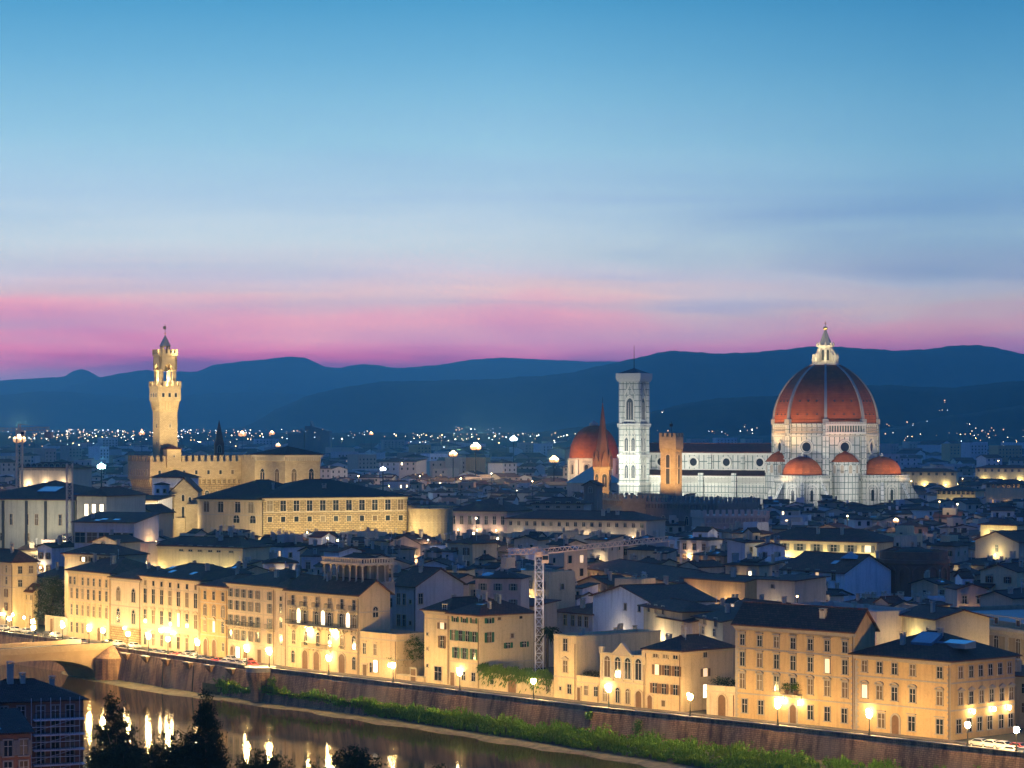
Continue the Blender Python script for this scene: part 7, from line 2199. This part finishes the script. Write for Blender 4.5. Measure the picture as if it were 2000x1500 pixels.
# ------------------------------------------------------------------ street lamps on the river road
def lamp_proto():
    t = thing('street_lamp', 'x', 'street lamp', (0, 0, 0), 0, 'lit street lamps along the river road')
    mb = MB()
    mb.lathe([(.26, 0), (.26, .25), (.16, .4), (.14, 1.0), (.09, 1.15), (.07, 2.9), (.12, 3.0), (.05, 3.1)], 8)
    mb.build('post', DARKIRON, t)
    mb = MB()
    mb.lathe([(.2, 0), (.42, .22), (.47, .65), (.34, 1.0)], 8)
    ln = mb.build('lantern', LAMPGLOW, t, (0, 0, 3.1))
    mb = MB(); mb.lathe([(.42, 1.01), (.22, 1.15), (.07, 1.28), (.04, 1.5)], 8); mb.build('lantern_cap', DARKIRON, ln)
    return t
LP = lamp_proto()
PARAP = offset_line(WLX, .1)
KERB = offset_line(WLX, 10.6)
first = True
LAMPS = [  # photo column, on the parapet or by the houses, what it stands before, power
    (-30, 'p', 'left of the tall corner house at the far left', 1.0), (18, 'p', 'before the tall yellow corner house at the far left', 1.6), (64, 'p', 'before the low yellow loggia house', 1.5), 
    (122, 'p', 'in front of the tall garden wall gate', 1.3), (174, 'p', 'before the four floor cream palazzo, middle', 1.0), (201, 'p', 'before the right end of the four floor cream palazzo', 1.0), (250, 'p', 'at the corner of the gothic twin window house', 1.2),
    (290, 'p', 'before the left bay of the seven bay palazzo', .9), (328, 'p', 'before the middle of the seven bay palazzo', 1.4), (386, 'p', 'between the seven bay palazzo and the narrow house', 1.0), (434, 'p', 'before the narrow house with two arched doors', .7), (482, 'p', 'before the shop window of the balconied hotel', 1.0), (526, 'p', 'before the right end of the balconied hotel', 1.0),
    (590, 'k', 'before the left doors of the loggia hotel', .6), (642, 'p', 'before the middle door of the loggia hotel', 1.0), (705, 'p', 'before the right corner of the loggia hotel', .8), (768, 'p', 'before the leafy garden tree', 1.0), (832, 'p', 'before the tall plain yellow house', .7), (898, 'p', 'before the green shuttered corner house', 1.0), (968, 'p', 'left of the iron garden gate', .7), (1042, 'p', 'under the hanging creeper', 1.0),
    (1118, 'p', 'before the small flat roofed house', .7), (1189, 'p', 'before the arcaded casino', 1.0), (1268, 'p', 'between the casino and the brown shuttered house', .8), (1348, 'p', 'before the side wall of the brown shuttered house', 1.0), (1432, 'p', 'left of the big ochre palazzo', .8), (1519, 'p', 'left of the lamplit palazzo door', 1.0), (1606, 'p', 'before the right half of the big ochre palazzo', .8), (1698, 'p', 'before the left bay of the corner palazzo', 1.0), (1790, 'p', 'before the right bays of the corner palazzo', .8),
    (1890, 'p', 'at the river corner of the corner palazzo', 1.2), (1985, 'p', 'by the parked cars at the right edge', 1.2)]
DARK = {434: 1, 590: 1, 705: 1, 832: 1, 968: 1, 1118: 1, 1268: 1, 1432: 1, 1606: 1, 1790: 1}
for px, wh, txt, pw in LAMPS:
    if px in DARK: continue
    q = on_line(PARAP if wh == 'p' else KERB, px)
    o = LP if first else copy_tree(LP)
    first = False
    o.location = (q.x, q.y, 1.17 if wh == 'p' else .15)
    o['label'] = 'lit street lamp ' + txt
# house front lanterns; most stand behind street lamps, added for a wall glow
q = MB(); q.bar((0, 0, .75), (0, -.75, .85), .07); q.bar((0, 0, .3), (0, -.5, .82), .05); WB = q.mesh('wall_lantern', DARKIRON)
q = MB(); q.lathe([(.12, 0), (.24, .12), (.28, .5), (.2, .7)], 8); WG = q.mesh('lantern_glass', glow('wall_lantern_glass', (1.0, .70, .32), 150.0, sample=True))
for px, zz, tx in ((8, 4.2, 'tall yellow corner house, left'), (30, 4.4, 'tall yellow corner house, right corner'), (52, 4.0, 'low yellow loggia house'), (70, 3.6, 'low yellow loggia house, right end'), (126, 4.0, 'tall garden wall, added for glow'), (178, 4.0, 'four floor cream palazzo, middle, added for glow'), (205, 3.6, 'four floor cream palazzo, right end, added glow'), (248, 4.6, 'gothic corner house, added for glow'), (292, 3.8, 'seven bay palazzo, left bay, added for glow'), (318, 5.2, 'seven bay palazzo, third bay'), (330, 5.4, 'seven bay palazzo, middle'), (341, 5.0, 'seven bay palazzo, fourth pier'), (388, 3.8, 'seven bay palazzo, right end, added for glow'), (484, 3.8, 'balconied hotel, shop window, added for glow'), (527, 3.8, 'balconied hotel, right end, added for glow'), (645, 3.8, 'loggia hotel, middle door, added for glow'),
                   (766, 3.4, 'low balustraded house, added for glow'), (900, 4.0, 'green shuttered house, added for glow'), (1045, 3.4, 'long garden wall, added for glow'), (1190, 4.0, 'arcaded casino, added for glow'), (1350, 4.0, 'gatehouse wall'), (1521, 4.4, 'ochre palazzo door, left'), (1534, 4.4, 'ochre palazzo door, near left'), (1566, 4.4, 'ochre palazzo door, right'), (1700, 4.2, 'corner palazzo, left bay, added for glow')):
    a, b = fl(px - 6), fl(px + 6); q = fl(px, -.02); d = (b - a)
    o = tag(obj('wall_lantern', WB, None, (q.x, q.y, zz - .7), math.atan2(d.y, d.x)), 'lit bracket lantern on the front of the ' + tx, 'lantern', 'bracket lanterns on the river fronts')
    obj('lantern_glass', WG, o, (0, -.78, .1))
t_, Wd, hz_, h_, dp_ = HB['R']
for fy, tx in ((.30, 'near'), (.62, 'middle'), (.86, 'far')):
    p_ = t_.matrix_basis @ Vector((Wd + .02, fy * dp_, 4.4))
    o = tag(obj('wall_lantern', WB, None, p_, t_.rotation_euler.z + rad(90)), f'lit bracket lantern on the {tx} part of the corner palazzo side wall', 'lantern', 'bracket lanterns on the river fronts')
    obj('lantern_glass', WG, o, (0, -.78, .1))
for k, (x_, y_, tx) in enumerate(((14, -7.3, 'first lit lamp on the stone bridge from the embankment'), (34, -7.3, 'second lit lamp on the stone bridge near the left edge'))):
    o = copy_tree(LP); p_ = bt.matrix_basis @ Vector((x_, y_, 2.0)); o.location = p_; o['label'] = tx; o['group'] = 'lit lamps on the bridge'
for k, (px_, Y_, z_, tx) in enumerate(((118, 372, 2.2, 'street lamp below the balconied brick house on the near bank'), (36, 364, 2.2, 'street lamp below the low blue roofed wing on the near bank'))):
    o = copy_tree(LP); o.location = (at(px_, Y_), Y_, z_); o['label'] = tx; o['group'] = 'lit lamps on the near bank'
    for c in o.children:
        if c.name.startswith('lantern'): c.data = c.data.copy(); c.data.materials[0] = glow('dim_street_lamp_glass', (1, .6, .25), 70.0, sample=True)
# ------------------------------------------------------------------ floodlights of the monuments
def cworld(x, y, z): 
    p_ = rotv(x, y, CROT); return (CCX + p_[0], CY + p_[1], z)
FL = 1.0
COOL, WARM, AMBER = (1.0, .99, .84), (1.0, .78, .40), (1.0, .58, .22)
for i, x_ in enumerate((-90, -66, -42)):
    spot('floodlight', cworld(x_, -62, 27), cworld(x_, -20, 36), 74000 * FL, COOL, 80, .8)
spot('floodlight', cworld(-14, -72, 27), cworld(-4, -24, 38), 70000 * FL, (1, .96, .86), 80, .8)
spot('floodlight', cworld(38, -62, 27), cworld(16, -20, 36), 70000 * FL, (1, .96, .86), 80, .8)
spot('floodlight', cworld(72, -30, 27), cworld(24, -6, 36), 48000 * FL, (1, .96, .8), 80, .8)
spot('floodlight', cworld(60, 20, 27), cworld(28, 10, 36), 15000 * FL, (1, .97, .86), 80, .8)
# warm lamps on the tribune roofs wash the foot of the dome
for x_, y_, pw, c in ((-32, -28, 75000, AMBER), (-12, -42, 50000, AMBER), (26, -36, 24000, (1, .42, .2)), (48, -4, 26000, AMBER)):
    spot('floodlight', cworld(x_, y_, 43), cworld(x_ * .42, y_ * .42, 61), pw * .8 * FL, c, 62, .95)
spot('floodlight', cworld(-8, -56, 30), cworld(0, -32, 38), 20000 * FL, AMBER, 50, .8)
spot('floodlight', cworld(56, -8, 30), cworld(32, 0, 38), 16000 * FL, AMBER, 50, .8)
for x_, y_ in ((-14, -15), (15, -13), (0, -20)):
    spot('floodlight', cworld(x_, y_, 88), cworld(0, 0, 99), 17000 * FL, WARM, 70, .8)
# bell tower
kx, ky = at(1238.5, KY), KY
for dx, dy, tz, pw in ((-26, -52, 26, 22000), (-34, -46, 58, 140000), (30, -42, 45, 110000), (-14, -56, 50, 45000)):
    spot('floodlight', (kx + dx, ky + dy, 26), (kx, ky, tz), pw * FL, COOL, 60, .9)
# chapel dome
mx = at(1160, MY)
spot('floodlight', (mx - 30, MY - 34, 22), (mx - 6, MY, 34), 60000 * FL, (1, .80, .48), 70, .8)
spot('floodlight', (mx - 20, MY - 26, 31), (mx - 4, MY, 42), 17000 * FL, (1, .45, .2), 80, .9)
spot('floodlight', (mx + 24, MY - 32, 33), (mx + 8, MY, 42), 17000 * FL, (1, .40, .18), 80, .9)
# spired tower, ochre tower
bx, by = at(1177, BY), BY
spot('floodlight', (bx - 14, by - 24, 25), (bx, by, 34), 60000 * FL, AMBER, 60, .9)
spot('floodlight', (bx + 6, by - 24, 27), (bx, by, 50), 40000 * FL, AMBER, 60, .9)
gx, gy = at(1311, GY), GY
spot('floodlight', (gx - 9, gy - 24, 30), (gx, gy, 42), 62000 * FL, AMBER, 60, .9)
spot('floodlight', (gx + 18, gy - 14, 30), (gx, gy, 40), 36000 * FL, AMBER, 60, .9)
spot('floodlight', (at(1190, 1050), 1034, 24), (at(1195, 1070), 1070, 26), 9000 * FL, AMBER, 90, .9)
spot('floodlight', (at(1290, 1030), 1022, 14), (at(1300, 1060), 1060, 24), 4000 * FL, AMBER, 110, .9)
# town hall: tower, body, wing
tx, ty = at(322.5, TY), TY
for dx, dy, tz, pw in ((20, -34, 62, 160000), (8, -36, 84, 150000), (-30, -16, 66, 90000), (-26, -20, 84, 70000)):
    spot('floodlight', (tx + dx, ty + dy, 44), (tx, ty, tz), pw * .6 * FL, WARM, 50, .9)
point(None, (tx, ty, z4 + 1.4), 9000 * FL, WARM, .5)
for px_, yy, tz in ((345, 985, 40), (400, 985, 40), (450, 988, 40)):
    spot('floodlight', (at(px_, yy), yy - 6, 31), (at(px_, 1025), 1025, 42), 22000 * FL, WARM, 110, .9)
spot('floodlight', (at(240, 960), 965, 20), (at(272, 1008), 1008, 38), 40000 * FL, AMBER, 80, .9)
spot('floodlight', (at(520, 950), 962, 28), (at(530, 995), 995, 40), 26000 * FL, WARM, 90, .9)
spot('floodlight', (at(610, 950), 966, 28), (at(588, 995), 995, 40), 26000 * FL, WARM, 90, .9)
# church front, rusticated palace: lamps in the square before them
spot('floodlight', (at(352, 880), 878, 22), (at(356, 905), 905, 30), 15000 * FL, (1, .80, .44), 120, .9)
spot('floodlight', (at(310, 890), 884, 24), (at(316, 915), 915, 34), 14000 * FL, (1, .84, .5), 110, .9)
for i, px_ in enumerate((420, 480, 540, 600, 660, 720, 780, 835)):
    Yw = RY0 - (px_ - 514) * (RY0 - RY1) / 281 if px_ < 800 else 880
    spot('floodlight', (at(px_, Yw - 12), Yw - 12, 21), (at(px_, Yw), Yw, 28), 9000 * FL, (1, .80, .40), 140, .9)
# lamps in the lanes beside the gallery building and the loggia house
for px_, yy, ty_, tz, pw in ((20, 822, 848, 27, 9000), (75, 820, 844, 27, 9000), (125, 818, 840, 27, 7000), (180, 815, 834, 27, 7000)):
    spot('floodlight', (at(px_, yy), yy, 20.5), (at(px_, ty_), ty_, tz), pw * FL, (1, .88, .6), 130, .9)
spot('floodlight', (at(322, 930), 926, 33), (at(325, 943), 943, 36), 2600 * FL, WARM, 130, .9)
spot('floodlight', (at(285, 888), 884, 23), (at(282, 898), 898, 28), 4000 * FL, WARM, 130, .9)
# library front: lamps in the square below it
for px_, yy in ((1800, 556), (1880, 540), (1960, 522)):
    spot('floodlight', (at(px_, yy), yy, 3), (at(px_, yy + 24), yy + 24, 15), 9000 * FL, (1, .72, .34), 130, .9)
spot('floodlight', (at(1040, 560), 566, 9), (at(1053, cy), cy, 28), 3000 * FL, (.9, .85, 1.0), 60, .9)
spot('floodlight', (at(1100, 560), 562, 16), (at(1120, 585), 585, 32), 6000 * FL, (1, .7, .5), 90, .9)
point(None, (tx - 1.6, ty - 4.6, zc + .6), 900, WARM, .3)
point(None, (tx + 4.4, ty - 3.2, zc + .6), 900, WARM, .3)
# ------------------------------------------------------------------ lights of the plain
def lamp_mesh(name, hm, r_, m_):
    mb = MB(); mb.tube((0, 0, -hm), (0, 0, 0), .12 + r_ * .06, 5)
    k0 = len(mb.f)
    mb.lathe([(r_ * .1, -r_), (r_ * .75, -r_ * .65), (r_, 0), (r_ * .75, r_ * .65), (r_ * .1, r_)], 8)
    mb.m = [0] * k0 + [1] * (len(mb.f) - k0)
    return mb.mesh(name, [DARKIRON, m_])
# the big blazing floodlight masts
for px_, py_, Y_, m_, r_, txt, col, pw in ((38, 858, 1500, LAMPWARM, 2.6, 'blazing orange floodlight mast before the crane at the left edge', AMBER, 160000), (929, 873, 1900, LAMPWARM, 2.9, 'tallest blazing yellow floodlight mast left of the spired tower', WARM, 160000), (885, 887, 1850, LAMPWARM, 2.2, 'smaller orange floodlight mast left of the tallest one', AMBER, 120000), (1082, 898, 1750, LAMPWARM, 2.4, 'orange floodlight mast close left of the red chapel dome', AMBER, 160000),
        (1003, 857, 2400, LAMPWHITE, 2.4, 'bluish white floodlight mast between the yellow masts and the chapel', COOL, 60000), (198, 911, 1350, LAMPGREEN, 1.5, 'greenish white floodlight left of the town hall battlements', (.6, 1, .85), 60000), (473, 848, 3600, LAMPWARM, 4.0, 'big warm floodlight on the plain right of the town hall tower', WARM, 0), (531, 846, 3700, LAMPWARM, 3.0, 'second warm floodlight on the plain above the gothic wing', WARM, 0),
        (543, 870, 2500, LAMPWARM, 1.8, 'warm lamp just above the roof of the gothic wing', WARM, 20000), (277, 846, 3600, LAMPWARM, 3.0, 'bright warm floodlight left of the town hall tower', WARM, 0), (748, 916, 1500, LAMPWHITE, 1.2, 'bluish white lamp among the roofs right of the gothic wing', (.5, .75, 1), 14000), (1750, 1017, 940, LAMPWARM, .8, 'bright lamp on a roof below the right apse', AMBER, 9000), (725, 847, 3600, LAMPWARM, 2.2, 'warm floodlight on the plain right of the courthouse', WARM, 0)):
    t = thing('floodlight_mast', txt, 'floodlight', (at(px_, Y_), Y_, zat(py_, Y_)), 0, 'floodlight masts on the plain')
    hm = zat(py_, Y_)
    r_ *= 1.45
    MB().tube((0, 0, -hm), (0, 0, -r_ * .9), .5, 6, .3).build('pole', DARKIRON, t)
    for k in range(7):
        a = k * 6.2832 / 7
        hd = MB(); hd.lathe([(.1, -.5 * r_), (.36 * r_, -.3 * r_), (.4 * r_, .1 * r_), (.2 * r_, .34 * r_)], 8)
        hd.build('lamp_halo_head', m_ if k == 6 or m_ != LAMPWARM else LAMPHALO, t, ((math.cos(a) * r_ * .55, math.sin(a) * r_ * .55, 0) if k < 6 else (0, 0, .35 * r_)))  # amber outer heads imitate the halo around the middle lamp
    MB().lathe([(.62 * r_, -.52 * r_), (.62 * r_, -.6 * r_), (.1, -.62 * r_)], 12).build('lamp_ring', DARKIRON, t)
    if pw: point(t, (0, -r_ * .6, r_ * 1.9), pw * .6, col, r_ * .6)
# three hundred nearest lamps one by one, the rest as one swarm
r = random.Random(202)
VARI = [(lamp_mesh('street_lamp', 26, r_, m_)) for m_ in (LAMPWARM, glow('warm_white_lamp', (1, .86, .6), 9), LAMPWHITE, glow('dim_orange_lamp', (1, .58, .25), 2.5)) for r_ in (.22, .32, .5, .75)]
def clear(px_, py_, Y_):
    return not ((px_ > 1105 and px_ < 1760 and py_ > 850 and Y_ > 1300) or (235 < px_ < 625 and py_ > 885 and Y_ > 950))
n_ = 0
pts = []
for _ in range(560):
    c = r.random()
    if c < .55: px_, py_ = r.triangular(-5, 760, 120), 838 + abs(r.gauss(9, 10))
    elif c < .75: px_, py_ = r.uniform(760, 1200), 846 + abs(r.gauss(6, 9))
    elif c < .9: px_, py_ = r.uniform(1280, 2000), 840 + abs(r.gauss(12, 12))
    else: px_, py_ = r.uniform(0, 2000), r.uniform(870, 985)
    pts.append((py_, px_))
pts.sort(reverse=True)
rest = MB()
def speck(px_, Y_, hl):
    q = Y_ * .00015 * r.choice((.5, .7, 1.0, 1.5)) * r.uniform(.7, 1.3)
    rest.lathe([(q * .2, -q), (q, 0), (q * .2, q)], 6, at(px_, Y_), Y_, m=r.choices((0, 1, 2, 3), (5, 3, 1, 2))[0])
    rest.v[-18:] = [(x_, y_, z_ + hl) for x_, y_, z_ in rest.v[-18:]]
for py_, px_ in pts:
    hl = r.uniform(8, 24) if py_ > 862 else r.uniform(9, 40)
    Y_ = (CH - hl) * FPX / max(3, py_ - HY)
    if Y_ > 4700: Y_ = r.uniform(3800, 4700); hl = zat(py_, Y_)
    if Y_ < 950 or not clear(px_, py_, Y_): continue
    sz = min(3, int(Y_ / 2000) + (r.random() < .25))
    if n_ < 280:
        me = VARI[r.choices((0, 1, 2, 3), (2, 3, 2, 5))[0] * 4 + sz]
        o = obj('distant_street_lamp', me, None, (at(px_, Y_), Y_, hl))
        tag(o, 'small distant street lamp glowing among the lights of the far town and plain', 'street lamp', 'distant street lamps of the plain')
        n_ += 1
    else:
        speck(px_, Y_, hl)
# villages on the hill slopes
for cx_, cy_, sx, sy, k in ((1460, 836, 24, 6, 9), (1400, 843, 30, 6, 6), (1295, 803, 14, 3, 2), (900, 838, 34, 4, 10), (960, 842, 20, 6, 7), (1845, 783, 12, 4, 4), (1845, 802, 14, 2, 4), (1780, 830, 40, 8, 6), (1930, 842, 30, 8, 8), (1890, 828, 6, 2, 2), (640, 850, 60, 8, 10), (120, 850, 140, 8, 26), (330, 848, 60, 8, 12), (700, 848, 60, 6, 12), (60, 856, 60, 10, 12), (1030, 850, 60, 5, 10)):
    for _ in range(k):
        px_, py_ = cx_ + r.gauss(0, sx / 2), cy_ + r.gauss(0, sy / 2)
        hp = on_hill(px_, min(py_, 860))
        if not hp: continue
        speck(px_, hp.y, hp.z)
tag(rest.build('distant_lights', [glow('distant_light_orange', (1, .55, .22), 2.2), glow('distant_light_warm', (1, .8, .5), 4), glow('distant_light_bright', (1, .9, .7), 14), glow('distant_light_cool', (.7, .85, 1), 4)]), kind='stuff')
# lamps in the lanes between the dark houses
r = random.Random(77)
lanes = [(640, 1051, 780), (660, 1056, 775), (836, 1055, 790), (925, 1042, 830), (915, 1075, 745), (972, 1052, 815), (1140, 1072, 745), (305, 1058, 790), (930, 1012, 930), (1835, 980, 1080), (1870, 985, 1100), (1960, 1018, 930), (1560, 1048, 830), (1655, 1008, 980), (600, 1040, 830), (700, 930, 1350), (590, 925, 1400), (900, 935, 1350), (960, 925, 1420), (1040, 940, 1300), (660, 1000, 980), (1880, 935, 1500), (1780, 940, 1450), (1950, 900, 2000), (820, 930, 1450), (760, 950, 1200), (1700, 1195, 575), (1557, 1165, 610)]
for k, (px_, py_, Y_) in enumerate(lanes):
    hl = zat(py_, Y_)
    o = obj('lane_lamp', VARI[r.choice((0, 1, 4, 5))], None, (at(px_, Y_), Y_, hl))
    tag(o, 'small warm lamp on a pole glowing between the dark roofs of the old town', 'lamp', 'lamps between the dark roofs')
    point(o, (0, -1.2, .3), r.uniform(900, 2600) * (Y_ / 900) ** 1.5, r.choice((WARM, AMBER, WARM)), .4)
# ------------------------------------------------------------------ the evening haze over the plain
hz, t = newmat('evening_haze')
v = t.n('ShaderNodeVolumePrincipled', inp={'Color': (.24, .72, 1.0, 1), 'Density': HAZE_D, 'Anisotropy': .72})
o = t.n('ShaderNodeOutputMaterial')
t.t.links.new(v.outputs[0], o.inputs['Volume'])
mb = MB().box(-16000, 16000, -300, 19500, -30, 1300)
tag(mb.build('haze', hz), kind='stuff')
